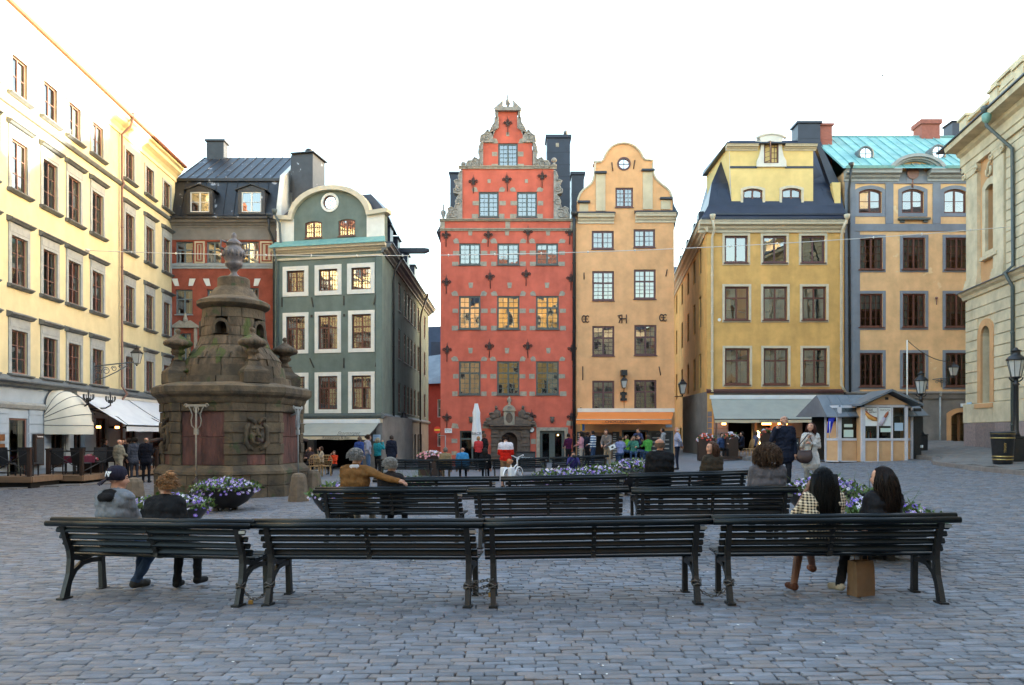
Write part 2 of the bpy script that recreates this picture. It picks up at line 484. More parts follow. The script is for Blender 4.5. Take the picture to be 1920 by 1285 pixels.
# ------------------------------------------------------------------ measuring: photo pixel -> point on a known plane
def gz(x, y):
 """height of the square's surface"""
 def ss(a, b, t):
  t = min(1, max(0, (t - a) / (b - a))); return t * t * (3 - 2 * t)
 z = 0.016 * x * (1 if x > 0 else 0.8) + 0.0011 * max(x, 0) * max(0, y - 7)
 z += 0.08 * ss(7.8, 11.5, y) * (1 - ss(17, 26, y))
 z -= 0.10 * ss(17, 26, y) * (1 - ss(30, 38, y)) * (1 - ss(3, 9, abs(x)))
 return z
def at(px, py, Y):
 return ((px - CX) / FPX * Y, Y, EYE + (HZ - py) / FPX * Y)
def ground_at(px, Y):
 x = (px - CX) / FPX * Y
 return Vector((x, Y, gz(x, Y)))
class Plane:
 """vertical facade plane: origin (x, y), a = angle of the local x axis; local y points into the wall"""
 def __init__(s, ox, oy, a):
  s.o = Vector((ox, oy)); s.a = a
  s.u = Vector((math.cos(a), math.sin(a))); s.n = Vector((math.sin(a), -math.cos(a)))
 def __call__(s, px, py, off=0.0):
  d = Vector(((px - CX) / FPX, 1.0))
  t = (s.n.dot(s.o) + off) / s.n.dot(d)
  p = d * t
  return (p - s.o).dot(s.u), EYE + (HZ - py) / FPX * t
# ------------------------------------------------------------------ ground
def build_ground():
 xs = [-400, -150] + list(np.arange(-70, 71, 1.0)) + [150, 400]
 ys = [-150, -60] + list(np.arange(-30, 91, 1.0)) + [200, 600, 1500]
 V, F, M = [], [], []
 for y in ys:
  for x in xs:
   xc, yc = max(-24, min(24, x)), max(0, min(46, y))
   V.append((x, y, gz(xc, yc) - 0.034))
 W = len(xs)
 for j in range(len(ys) - 1):
  for i in range(W - 1):
   F.append((j * W + i, j * W + i + 1, (j + 1) * W + i + 1, (j + 1) * W + i))
   yc, xc = (ys[j] + ys[j + 1]) / 2, (xs[i] + xs[i + 1]) / 2
   M.append(0 if 3.0 < yc < 30 and abs(xc) < 0.70 * yc + 2.4 else 1)
 me = bpy.data.meshes.new('ground')
 me.from_pydata(V, [], F)
 me.materials.append(MATS['joint']); me.materials.append(MATS['sett_far'])
 me.polygons.foreach_set('material_index', M); me.polygons.foreach_set('use_smooth', [True] * len(F))
 g = obj('ground', me)
 tag(g, 'cobbled surface of the old town square in front of the gabled houses', kind='structure')
 # courses of setts
 r = random.Random(3)
 variants = []
 def unit(rr):
  """one sett, 1 x 1 footprint centred, about 5 cm deep: 8-sided, worn edges"""
  c = .10; V = []
  base = [(-.5 + c * .6, -.5), (.5 - c * .6, -.5), (.5, -.5 + c), (.5, .5 - c), (.5 - c * .6, .5), (-.5 + c * .6, .5), (-.5, .5 - c), (-.5, -.5 + c)]
  jit = [(rr.uniform(-.035, .035), rr.uniform(-.05, .05)) for _ in base]
  out = []
  for ins, z in ((1.0, -.05), (.995, -.009), (.97, -.002), (.90, .0012)):
   out.append([((x + jx) * ins * .978, (y + jy) * (ins if ins > .98 else ins - .025) * .945, z + (rr.uniform(-.001, .001) if z > 0 else 0)) for (x, y), (jx, jy) in zip(base, jit)])
  return out
 tv, tf, ts = [], [], []
 placed = []
 y = 4.62
 row = 0
 while y < 30.0:
  d = r.uniform(.074, .096)
  half = .70 * y + 2.6
  x = -half - r.uniform(0, .2)
  ph = r.uniform(0, 6)
  while x < half:
   w = r.uniform(.15, .255)
   xx = x + w / 2
   yy = y + d / 2 + .03 * math.sin(xx * .55 + y * .3) + .006 * math.sin(xx * 2.1 + y)
   if not (in_fountain(xx, yy)):
    placed.append((xx, yy, w, d))
   x += w
  y += d
  row += 1
 near = 300
 placed.sort(key=lambda q: (abs(q[0]) > .70 * q[1] + .1, q[1]))
 for k in range(14):
  rings = unit(random.Random(k))
  mb = MB(); mb.loft(rings, 0, True, cap=True)
  variants.append(mb.mesh('cobble', 'sett'))
 for i, (xx, yy, w, d) in enumerate(placed[:near]):
  z = gz(xx, yy) + r.uniform(-.005, .005)
  obj('cobble', variants[i % 14], g, (xx, yy, z), rot=(r.gauss(0, .018), r.gauss(0, .014), r.gauss(0, .02)), scale=(w, d, 1))
 V, F = [], []
 SM = []
 pool = [unit(random.Random(100 + k)) for k in range(40)]
 for (xx, yy, w, d) in placed[near:]:
  z = gz(xx, yy) + r.uniform(-.005, .005)
  tx, ty, rz = r.gauss(0, .016), r.gauss(0, .02), r.gauss(0, .02)
  o = len(V)
  if yy < 13:
   rings = pool[r.randrange(40)]
   for ring in rings:
    for (a, b, c) in ring:
     a, b = a * w, b * d
     V.append((xx + a - b * rz, yy + b + a * rz, z + c + a * tx + b * ty))
   for j in range(3):
    for i in range(8):
     F.append((o + j * 8 + i, o + j * 8 + (i + 1) % 8, o + j * 8 + 8 + (i + 1) % 8, o + j * 8 + 8 + i))
   F.append(tuple(range(o + 24, o + 32)))
  else:
   for ins, c in ((.97, -.04), (.97, -.009), (.86, .002)):
    for sx, sy in ((-.5, -.5), (.5, -.5), (.5, .5), (-.5, .5)):
     a, b = sx * w * ins, sy * d * (ins - .04)
     V.append((xx + a - b * rz, yy + b + a * rz, z + c + a * tx + b * ty))
   for j in range(2):
    for i in range(4):
     F.append((o + j * 4 + i, o + j * 4 + (i + 1) % 4, o + j * 4 + 4 + (i + 1) % 4, o + j * 4 + 4 + i))
   F.append(tuple(range(o + 8, o + 12)))
 me = bpy.data.meshes.new('cobbles')
 me.from_pydata(V, [], F)
 me.materials.append(MATS['sett'])
 me.polygons.foreach_set('use_smooth', [len(f) == 4 for f in me.polygons] if False else [True] * len(F))
 co = obj('cobbles', me, g)
 tag(co, kind='stuff')
 # litter and chewing gum spots
 mb = MB()
 for k in range(100):
  yy = 5.0 + 9 * r.random() ** 1.6
  xx = r.uniform(-.62, .66) * yy
  q = r.uniform(.004, .014)
  z = gz(xx, yy) + .0075
  a = r.uniform(0, 3)
  pts = [(xx + q * r.uniform(.6, 1.4) * math.cos(a + t), yy + q * r.uniform(.6, 1.4) * math.sin(a + t), z + r.uniform(0, .004)) for t in (0, 1.2, 2.6, 3.6, 5)]
  mb.add(pts, [(0, 1, 2, 3, 4)])
 tag(mb.build('litter', 'litter', fix=False), 'tiny white scraps and gum spots scattered on the setts under the front benches', 'litter', kind='stuff')
 return g
FOUNT = ((430 - CX) / FPX * 22.8, 22.8)
def in_fountain(x, y):
 return math.hypot(x - FOUNT[0], y - FOUNT[1]) < 2.2
# ------------------------------------------------------------------ facade kit
WCACHE = {}
PANE = {}
def pane_mesh(m):
 if m not in PANE:
  mb = MB(); mb.quad((-.5, 0, -.5), (.5, 0, -.5), (.5, 0, .5), (-.5, 0, .5))
  PANE[m] = mb.mesh('pane', m, fix=False)
 return PANE[m]
def arc_top(x0, x1, z0, z1, rise, n=8):
 """outline of an opening with a curved top (rise = half width gives a round arch)"""
 w = (x1 - x0) / 2; cx = (x0 + x1) / 2
 pts = [(x0, z0), (x1, z0)]
 rise = min(rise, w)
 rad = (w * w + rise * rise) / (2 * rise); zc = z1 - rad
 a = math.asin(min(1, w / rad))
 for i in range(n + 1):
  t = a - 2 * a * i / n
  pts.append((cx + rad * math.sin(t), zc + rad * math.cos(t)))
 return pts
class St: # a kind of window
 def __init__(s, frame, lights=2, bars=(1, 2), tr=None, bars_up=(1, 1), fw=.075, cm=.09, bw=.026, rise=0, glass='glass', per_pane=False, rec=.12, casing=None, sill=None, curtain=.25, depth=.06):
  s.__dict__.update(locals())
def window_meshes(st, w, h):
 key = (id(st), round(w, 2), round(h, 2))
 if key in WCACHE: return WCACHE[key]
 w, h = round(w, 2), round(h, 2)
 mb = MB(); fw = st.fw; D = st.depth
 x0, x1 = -w / 2, w / 2
 if st.rise:
  out = arc_top(x0, x1, 0, h, st.rise)
  inn = arc_top(x0 + fw, x1 - fw, fw, h - fw, max(.02, st.rise * (1 - 2 * fw / w)))
  mb.prism(out, 0, D, 0, holes=[inn])
 else:
  mb.box(x0, x1, 0, D, 0, fw); mb.box(x0, x1, 0, D, h - fw, h)
  mb.box(x0, x0 + fw, 0, D, fw, h - fw); mb.box(x1 - fw, x1, 0, D, fw, h - fw)
 ix0, ix1, iz0, iz1 = x0 + fw, x1 - fw, fw, h - fw
 zs = [(iz0, iz1, st.bars)]
 if st.tr:
  t = h * st.tr
  mb.box(ix0, ix1, -.008, D - .01, t - st.cm * .45, t + st.cm * .45)
  zs = [(iz0, t - st.cm * .45, st.bars), (t + st.cm * .45, iz1, st.bars_up)]
 xs = []
 lw = (ix1 - ix0 - st.cm * (st.lights - 1)) / st.lights
 for k in range(st.lights):
  a = ix0 + k * (lw + st.cm)
  xs.append((a, a + lw))
  if k < st.lights - 1:
   mb.box(a + lw, a + lw + st.cm, -.004, D - .005, iz0, iz1 - (.02 if st.rise else 0))
 panes = []
 for (za, zb, (bx, by)) in zs:
  for (xa, xb) in xs:
   for i in range(1, bx):
    x = xa + (xb - xa) * i / bx
    mb.box(x - st.bw / 2, x + st.bw / 2, .006, D - .012, za, zb - (.04 if st.rise else 0))
   for j in range(1, by):
    z = za + (zb - za) * j / by
    mb.box(xa, xb, .008, D - .014, z - st.bw / 2, z + st.bw / 2)
   if st.per_pane:
    for i in range(bx):
     for j in range(by):
      pw, ph = (xb - xa) / bx, (zb - za) / by
      panes.append((xa + pw * (i + .5), za + ph * (j + .5), pw, ph))
   else:
    panes.append(((xa + xb) / 2, (za + zb) / 2, xb - xa, zb - za))
 res = (mb.mesh('window', st.frame), panes)
 WCACHE[key] = res
 return res
EXTRA = {}
def window(root, x0, x1, z0, z1, st, y=0.0, rz=0.0, M=None, curtain=None, label=None, name='window', blank=False):
 """A window with its panes, casing and sill; x0..z1 is the opening in the wall (local), y the wall's face."""
 w, h = x1 - x0, z1 - z0
 me, panes = window_meshes(st, w, h)
 p = Vector(((x0 + x1) / 2, y + st.rec, z0))
 if M is not None: p = M @ Vector(((x0 + x1) / 2, st.rec, z0))
 o = obj(name, me, root, p, rz)
 if label: o['label'] = label
 for (px, pz, pw, ph) in panes:
  obj('pane', pane_mesh(st.glass), o, (px, .032, pz), rot=(rng.gauss(0, .006), 0, rng.gauss(0, .006)), scale=(pw + .02, 1, ph + .02))
 if st.casing:
  key = ('c', id(st), round(w, 2), round(h, 2))
  if key not in EXTRA:
   EXTRA[key] = st.casing(round(w, 2), round(h, 2), st.rec)
  for (nm, cm) in EXTRA[key]:
   obj(nm, cm, o, (0, 0, 0))
 c = st.curtain if curtain is None else curtain
 if rng.random() < c:
  key = ('k', round(w, 1), round(h, 1))
  if key not in EXTRA:
   mb = MB(); n = 14
   for sgn in (-1, 1):
    xa, xb = (-.46 * w, -.20 * w) if sgn < 0 else (.20 * w, .46 * w)
    ring = [[(xa + (xb - xa) * i / n, .11 + .022 * math.sin(i * 1.9), z) for i in range(n + 1)] for z in (.05, h * .97)]
    mb.loft(ring, 0, True, cap=False, closed=False)
   EXTRA[key] = mb.mesh('curtain', 'curtain', fix=False)
  obj('curtain', EXTRA[key], o, (0, 0, 0))
 if c and rng.random() < .22:
  mb = MB(); hh = h * rng.uniform(.35, .7); mb.box(-.42 * w, .42 * w, .10, .104, h - hh, h - .05); obj('blind', mb.mesh('blind', 'curtain', fix=False), o, (0, 0, 0))
 if rng.random() < .25:
  mb = MB(); x = rng.uniform(-.25, .25) * w; mb.lathe([(.05, .06), (.06, .2), (.02, .24), (.02, .3)], (x, .2), 8); mb.lathe([(.13, .3), (.07, .46)], (x, .2), 10); obj('sill_lamp', mb.mesh('sill_lamp', rng.choice(['trim_white', 'terracotta', 'leaf'])), o, (0, 0, 0))
 return o
def opening(x0, x1, z0, z1, rise=0):
 return arc_top(x0, x1, z0, z1, rise) if rise else [(x0, z0), (x1, z0), (x1, z1), (x0, z1)]
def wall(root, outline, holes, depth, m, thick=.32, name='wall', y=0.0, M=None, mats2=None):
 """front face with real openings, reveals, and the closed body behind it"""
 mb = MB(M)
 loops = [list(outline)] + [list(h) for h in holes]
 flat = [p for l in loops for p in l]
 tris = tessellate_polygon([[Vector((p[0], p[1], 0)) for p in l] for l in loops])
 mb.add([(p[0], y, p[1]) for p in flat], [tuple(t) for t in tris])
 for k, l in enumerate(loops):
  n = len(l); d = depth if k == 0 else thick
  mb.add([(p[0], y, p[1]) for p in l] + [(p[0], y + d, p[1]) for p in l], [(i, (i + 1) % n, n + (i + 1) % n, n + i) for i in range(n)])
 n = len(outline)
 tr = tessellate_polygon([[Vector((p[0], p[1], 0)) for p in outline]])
 mb.add([(p[0], y + depth, p[1]) for p in outline], [tuple(t) for t in tr], 1)  # back face coloured room-dark, seen through the panes
 return mb.build(name, [m, 'room_shade'], root, fix=False)
def molding(mb, x0, x1, prof, m=0, mitre=0.0):
 """profile [(y, z)] run along x; mitre > 0 lets the ends splay outwards with the projection"""
 n = len(prof)
 V = [(x0 + mitre * p[0], p[0], p[1]) for p in prof] + [(x1 - mitre * p[0], p[0], p[1]) for p in prof]
 F = [(i, (i + 1) % n, n + (i + 1) % n, n + i) for i in range(n)]
 t = tessellate_polygon([[Vector((p[0], p[1], 0)) for p in prof]])
 F += [tuple(q) for q in t] + [tuple(n + i for i in q) for q in t]
 mb.add(V, F, m)
def cornice_prof(z0, z1, proj, y=0.0):
 h = z1 - z0
 return [(y + .02, z0), (y - proj * .18, z0), (y - proj * .18, z0 + h * .2), (y - proj * .42, z0 + h * .34), (y - proj * .5, z0 + h * .5), (y - proj * .86, z0 + h * .62), (y - proj * .9, z0 + h * .8), (y - proj, z0 + h * .9), (y - proj, z1), (y + .02, z1)]
PANEL = {}
def roof_panels(root, x0, x1, ya, za, yb, zb, n, m, rib=.045, name='roof_panel', jig=.004):
 L = math.hypot(yb - ya, zb - za); a = math.atan2(zb - za, yb - ya); w = (x1 - x0) / n
 key = (round(w, 3), round(L, 3), m)
 if key not in PANEL:
  mb = MB(); mb.box(-w / 2 + .012, w / 2 - .004, 0, L, -.03, 0); mb.box(-w / 2 - .014, -w / 2 + .012, 0, L, -.03, rib)
  PANEL[key] = mb.mesh(name, m)
 for k in range(n):
  obj(name, PANEL[key], root, (x0 + w * (k + .5), ya, za + .03 + rng.uniform(0, jig)), rot=(a + rng.uniform(-.002, .002), 0, 0))
def chimney(root, x, y, z0, z1, w, d, m, capm=None, pots=0, name='chimney', cap=.12):
 mb = MB(); mb.box(x - w / 2, x + w / 2, y - d / 2, y + d / 2, z0, z1)
 mb.box(x - w / 2 - .09, x + w / 2 + .09, y - d / 2 - .09, y + d / 2 + .09, z1 + .002, z1 + cap, 1)
 for k in range(1, int((z1 - z0) / .8)):
  zz = z0 + k * .8
  mb.box(x - w / 2 - .012, x + w / 2 + .012, y - d / 2 - .012, y + d / 2 + .012, zz, zz + .025)
 for k in range(pots):
  xx = x - w / 4 + k * .5
  mb.lathe([(.1, z1 + cap), (.1, z1 + cap + .25), (.22, z1 + cap + .3), (.24, z1 + cap + .42), (.14, z1 + cap + .56), (.0, z1 + cap + .6)], (xx, y), 10, 1)
 return mb.build(name, [m, capm or m], root)
def pipe(root, pts, r, m, name='drainpipe'):
 mb = MB(); mb.tube(pts, r, 8, 0)
 p0 = Vector(pts[0])
 mb.lathe([(r, p0.z - .05), (r * 2, p0.z + .12), (r * 2.2, p0.z + .25), (r * 2, p0.z + .26)], (p0.x, p0.y), 10)
 zs = sorted(p[2] for p in pts)
 long = max(((Vector(a), Vector(b)) for a, b in zip(pts, pts[1:])), key=lambda q: (q[1] - q[0]).length)
 a, b = long
 k = int((b - a).length / 1.9)
 for i in range(1, k):
  q = a.lerp(b, i / k)
  mb.lathe([(r * 1.25, q.z - .03), (r * 1.25, q.z + .03)], (q.x, q.y), 8)
 return mb.build(name, m, root)
def flat_casing(m, cw, proud=.05, sill=None, rise=0):
 def f(w, h, rec):
  mb = MB()
  out = arc_top(-w / 2 - cw, w / 2 + cw, -cw, h + cw, rise * (1 + 2 * cw / w)) if rise else [(-w / 2 - cw, -cw), (w / 2 + cw, -cw), (w / 2 + cw, h + cw), (-w / 2 - cw, h + cw)]
  inn = arc_top(-w / 2, w / 2, 0, h, rise) if rise else [(-w / 2, 0), (w / 2, 0), (w / 2, h), (-w / 2, h)]
  mb.prism(out, -rec - proud, -rec - .002, 0, holes=[inn])
  res = [('casing', mb.mesh('casing', m))]
  if sill:
   sb = MB(); sb.box(-w / 2 - cw * .5, w / 2 + cw * .5, -rec - proud - .07, .02, -.06, -.005)
   res.append(('sill', sb.mesh('sill', sill)))
  return res
 return f
def sill_only(m, proj=.06, over=.04, t=.05):
 def f(w, h, rec):
  sb = MB(); sb.box(-w / 2 - over, w / 2 + over, -rec - proj, .02, -t, -.004)
  return [('sill', sb.mesh('sill', m))]
 return f
def hooded_casing(hood, m, dark):
 """the long yellow house: tall flat surround with a small metal-capped hood and a dark sill"""
 def f(w, h, rec):
  mb = MB(); cw = .17; top = .46 if hood else .12
  out = [(-w / 2 - cw, -.02), (w / 2 + cw, -.02), (w / 2 + cw, h + top), (-w / 2 - cw, h + top)]
  inn = [(-w / 2, 0), (w / 2, 0), (w / 2, h), (-w / 2, h)]
  mb.prism(out, -rec - .045, -rec - .002, 0, holes=[inn])
  res = []
  if hood:
   mb.box(-w / 2 - cw + .05, w / 2 + cw - .05, -rec - .06, -rec - .046, h + .12, h + top - .04)
   hb = MB(); molding(hb, -w / 2 - cw - .1, w / 2 + cw + .1, [(-rec, h + top), (-rec - .14, h + top + .02), (-rec - .2, h + top + .09), (-rec - .25, h + top + .1), (-rec - .25, h + top + .14), (-rec, h + top + .24)], mitre=-.0)
   res.append(('hood', hb.mesh('hood', dark)))
  res.append(('casing', mb.mesh('casing', m)))
  sb = MB(); molding(sb, -w / 2 - cw - .07, w / 2 + cw + .07, [(0, -.02), (-rec - .2, -.05), (-rec - .2, -.09), (-rec - .08, -.17), (-rec - .002, -.17)])
  res.append(('sill', sb.mesh('sill', dark)))
  return res
 return f
def rect(pl, x0, y0, x1, y1):
 """photo rectangle on a facade plane -> local x0, x1, z0, z1"""
 a = pl((x0), (y0 + y1) / 2)[0]; b = pl(x1, (y0 + y1) / 2)[0]
 zt = pl((x0 + x1) / 2, y0)[1]; zb = pl((x0 + x1) / 2, y1)[1]
 return min(a, b), max(a, b), zb, zt
def loc3(pl, z=0.0):
 return (pl.o.x, pl.o.y, z)
build_ground()
# window kinds
ST_LEFT = St('frame_redbrown', 2, (1, 3), None, fw=.05, cm=.06, bw=.026, depth=.035, per_pane=True, casing=hooded_casing(True, 'trim_grey', 'trim_slate'), curtain=.55, rec=.06)
ST_LEFT_TOP = St('frame_redbrown', 2, (1, 2), None, fw=.05, cm=.06, bw=.026, depth=.035, per_pane=True, casing=hooded_casing(False, 'trim_grey', 'trim_slate'), curtain=.4, rec=.06)
ST_BROWN = St('frame_grey', 2, (1, 1), .62, (1, 1), fw=.08, cm=.08, casing=sill_only('trim_grey'), curtain=.6)
ST_DORMER = St('frame_white', 2, (1, 2), None, fw=.06, cm=.08, bw=.03, curtain=0, rec=.04)
ST_GREEN = St('frame_brown', 2, (3, 4), .64, (3, 2), fw=.075, cm=.09, casing=flat_casing('trim_white', .21, .05), curtain=0, rec=.10)
ST_GREEN_SM = St('frame_brown', 2, (3, 4), None, fw=.075, cm=.09, casing=flat_casing('trim_white', .24, .05), curtain=0, rec=.10)
ST_GREEN_DORM = St('frame_brown', 2, (3, 3), None, fw=.08, cm=.10, rise=.10, casing=sill_only('frame_brown', .05, .04), curtain=0, rec=.06)
ST_GREEN_SIDE = St('frame_brown', 2, (3, 4), .64, (3, 2), fw=.075, cm=.09, casing=sill_only('trim_grey'), curtain=0, rec=.06)
ST_RED_TOP = St('frame_green', 2, (2, 5), None, fw=.10, cm=.10, curtain=0, rec=.05, casing=sill_only('frame_green', .07))
ST_RED_ONE = St('frame_green', 2, (2, 4), None, fw=.10, cm=.10, curtain=0, rec=.05, casing=sill_only('frame_green', .07))
ST_RED = St('frame_green', 2, (2, 4), .645, (2, 2), fw=.10, cm=.10, curtain=.25, rec=.05, casing=sill_only('frame_green', .07))
ST_ORANGE_TOP = St('frame_plum', 2, (2, 4), None, fw=.10, cm=.10, curtain=0, rec=.05, casing=sill_only('frame_plum'))
ST_ORANGE_ONE = St('frame_plum', 2, (2, 3), None, fw=.11, cm=.10, curtain=0, rec=.05, casing=sill_only('frame_plum'))
ST_ORANGE = St('frame_plum', 2, (2, 4), .60, (2, 2), fw=.11, cm=.10, curtain=.1, rec=.05, casing=sill_only('frame_plum'))
ST_YEL_TOP = St('frame_plum', 2, (1, 1), None, fw=.11, cm=.08, casing=flat_casing('trim_cream', .13, .04, 'frame_plum'), curtain=.35, rec=.08)
ST_YEL = St('frame_brown', 2, (1, 1), .66, (1, 1), fw=.11, cm=.09, casing=flat_casing('trim_cream', .13, .04, 'frame_brown'), curtain=.75, rec=.08)
ST_YEL_DORM = St('frame_brown', 2, (1, 2), None, fw=.09, cm=.09, rise=.12, casing=flat_casing('trim_cream', .14, .03, None, .12), curtain=0, rec=.06)
ST_BLUE_TOP = St('frame_brown', 2, (1, 2), None, fw=.10, cm=.10, rise=.18, casing=flat_casing('plaster_bluegrey', .20, .03, None, .18), curtain=.2, rec=.08)
ST_BLUE = St('frame_brown', 2, (2, 4), None, fw=.09, cm=.10, bw=.03, casing=flat_casing('plaster_bluegrey', .16, .03, 'frame_brown'), curtain=.7, rec=.05, glass='glass_shop')
ST_PLAIN = St('frame_dark', 2, (2, 3), None, fw=.07, cm=.07, curtain=0, rec=.08)
# =================================================================== long cream house along the west side
def left_house():
 a = R(90) + math.atan((960 - 878) / FPX)
 pl = Plane((328 - CX) / FPX * 43.7, 43.7, a)
 root = thing('yellow_house', 'long cream yellow house with rows of hooded windows along the left side', 'building', loc3(pl, -.3), a)
 Z0 = .3 # root sits below the paving
 holes, wins = [], []
 cols = [-34.4, -32.3, -30.2, -28.1, -26.0, -23.9, -21.75, -19.5, -17.3, -15.2, -13.1, -11.2, -9.16, -5.88, -3.5, -1.2]
 rows = [(4.05, 5.68, ST_LEFT, 1.02), (7.42, 9.24, ST_LEFT, 1.02), (11.0, 12.88, ST_LEFT, 1.02), (14.62, 16.05, ST_LEFT_TOP, .98)]
 for u in cols:
  for (z0, z1, st, w) in rows:
   w_ = w * (.95 if u > -7 else 1)
   wins.append((u - w_ / 2, u + w_ / 2, z0 + Z0, z1 + Z0, st)); holes.append(opening(u - w_ / 2, u + w_ / 2, z0 + Z0, z1 + Z0))
 outl = [(-37, 3.83 + Z0), (0, 3.83 + Z0), (0, 17.0 + Z0), (-37, 17.0 + Z0)]
 wall(root, outl, holes, 9, 'plaster_cream')
 for w in wins: window(root, *w)
 mb = MB() # string course, cornice, ledge over the shops
 molding(mb, -37, .06, [(0.01, 14.0 + Z0), (-.10, 14.02 + Z0), (-.16, 14.12 + Z0), (-.16, 14.17 + Z0), (-.02, 14.24 + Z0), (.01, 14.24 + Z0)])
 mb.build('string_course', 'trim_slate', root)
 mb = MB(); molding(mb, -37, .12, [(.01, 16.55 + Z0), (-.05, 16.55 + Z0), (-.05, 16.75 + Z0), (-.16, 16.9 + Z0), (-.34, 17.05 + Z0), (-.38, 17.2 + Z0), (-.5, 17.28 + Z0), (-.5, 17.38 + Z0), (.01, 17.42 + Z0)])
 mb.build('cornice', 'plaster_cream', root)
 mb = MB(); molding(mb, -37, .15, [(.3, 17.42 + Z0), (-.62, 17.39 + Z0), (-.66, 17.44 + Z0), (-.66, 17.50 + Z0), (.3, 17.75 + Z0)])
 mb.add([(-37, -.3, 17.45 + Z0), (.15, -.3, 17.45 + Z0), (.15, 5, 20.2 + Z0), (-37, 5, 20.2 + Z0), (-37, 9.6, 17.2 + Z0), (.15, 9.6, 17.2 + Z0)], [(0, 1, 2, 3), (3, 2, 5, 4), (1, 5, 2), (0, 3, 4)])
 mb.build('roof', 'roof_rust', root)
 mb = MB(); molding(mb, -37, .12, [(.01, 3.55 + Z0), (-.14, 3.58 + Z0), (-.2, 3.68 + Z0), (-.34, 3.72 + Z0), (-.34, 3.77 + Z0), (.01, 3.98 + Z0)])
 mb.build('shop_ledge', 'trim_slate', root)
 # arched dormers and a chimney on the eave
 for u in (-16.6, -11.75, -7.3):
  mb = MB()
  mb.prism(arc_top(u - .55, u + .55, 17.5 + Z0, 18.55 + Z0, .55), .35, 2.2, 0, holes=[arc_top(u - .36, u + .36, 17.62 + Z0, 18.35 + Z0, .36)])
  mb.prism(arc_top(u - .37, u + .37, 17.61 + Z0, 18.36 + Z0, .37), .55, .58, 1)
  mb.build('roof_dormer', ['roof_rust', 'frame_dark'], root)
 chimney(root, -13.1, 2.2, 18 + Z0, 20.1 + Z0, .6, .9, 'brick_chimney')
 chimney(root, -2.2, 6.0, 18 + Z0, 20.6 + Z0, .9, .9, 'brick_chimney')
 # pipe between the two fronts
 q = -7.0
 pipe(root, [(q + .15, -.6, 17.35 + Z0), (q + .1, -.5, 16.95 + Z0), (q, -.14, 16.5 + Z0), (q, -.14, 14.3 + Z0), (q, -.24, 14.1 + Z0), (q, -.14, 13.9 + Z0), (q, -.14, 4.1 + Z0), (q, -.38, 3.75 + Z0), (q, -.12, 3.4 + Z0), (q, -.12, .3 + Z0)], .055, 'frame_redbrown')
 # ground floor: pale grey-blue shop front with openings
 sh = []
 def O(x0, x1, z0, z1): sh.append((x0, x1, z0 + Z0, z1 + Z0)); return opening(x0, x1, z0 + Z0, z1 + Z0)
 h2 = [O(-15.75, -14.55, -.05, 2.35), O(-18.7, -17.2, -.05, 2.45), O(-22, -20.4, .5, 2.4), O(-12.9, -11.9, .35, 2.45), O(-11.15, -10.35, .35, 2.45), O(-9.2, -8.1, -.2, 2.5), O(-6.2, -4.9, -.2, 2.5), O(-3.0, -1.6, -.2, 2.5)]
 wall(root, [(-37, -.7), (0, -.7), (0, 3.82 + Z0), (-37, 3.82 + Z0)], h2, 8.9, 'plaster_shopgrey', name='shop_wall', y=.05)
 edges = [-37, -22] + [-20.4, -18.7, -17.2, -15.75, -14.55, -12.9, -11.9, -11.15, -10.35, -9.2, -8.1, -6.2, -4.9, -3.0, -1.6, 0]
 for z in np.arange(.35, 2.6, .36):
  for a0, a1 in zip(edges[0::2], edges[1::2]):
   if a1 - a0 > .3: mb = MB(); mb.box(a0 + .05, a1 - .05, .012, .06, z + Z0, z + .33 + Z0); mb.build('rusticated_stone', 'plaster_shopgrey', root)
 mb = MB(); molding(mb, -37, 0, [(.06, 2.72 + Z0), (-.03, 2.72 + Z0), (-.1, 2.86 + Z0), (-.1, 2.92 + Z0), (.06, 2.98 + Z0)])
 mb.build('shop_molding', 'trim_grey', root)
 stsh = St('frame_redbrown', 1, (1, 1), None, fw=.07, glass='glass_shop', curtain=0, rec=.05)
 std = St('wood_dark', 2, (1, 3), None, fw=.1, cm=.1, glass='glass_shop', curtain=0, rec=.1)
 for i, s in enumerate(sh): window(root, *s, stsh if i in (0, 1, 2) else std, y=.05, curtain=1 if i in (0, 1) else .2, name='shop_window')
 mb = MB()
 for z in (1.15, 1.5): mb.box(-16.4, -16.1, -.03, .02, z + Z0, z + .24 + Z0)
 mb.build('wall_sign', 'wood_door', root)
 mb = MB()
 mb.box(-14.35, -13.75, -.14, -.02, .5 + Z0, 1.75 + Z0); mb.box(-14.28, -13.82, -.15, -.139, .56 + Z0, 1.55 + Z0, 1)
 mb.build('menu_case', ['wood_dark', 'slate_board'], root)
 lettering('Restaurang', .09, 'letter_white', root, (-14.05, -.155, 1.65 + Z0))
 # restaurant heaters under the big awning
 for u in (-9.8, -8.0, -6.6, -4.0):
  mb = MB(); mb.box(u - .22, u + .22, -.36, -.2, 2.02 + Z0, 2.14 + Z0, 0); mb.box(u - .2, u + .2, -.365, -.355, 2.03 + Z0, 2.13 + Z0, 1); mb.box(u - .03, u + .03, -.2, .05, 2.05 + Z0, 2.12 + Z0, 0)
  mb.build('heater', ['black_iron', 'lamp_glow'], root)
 return root, pl
LEFT, PL_LEFT = left_house()
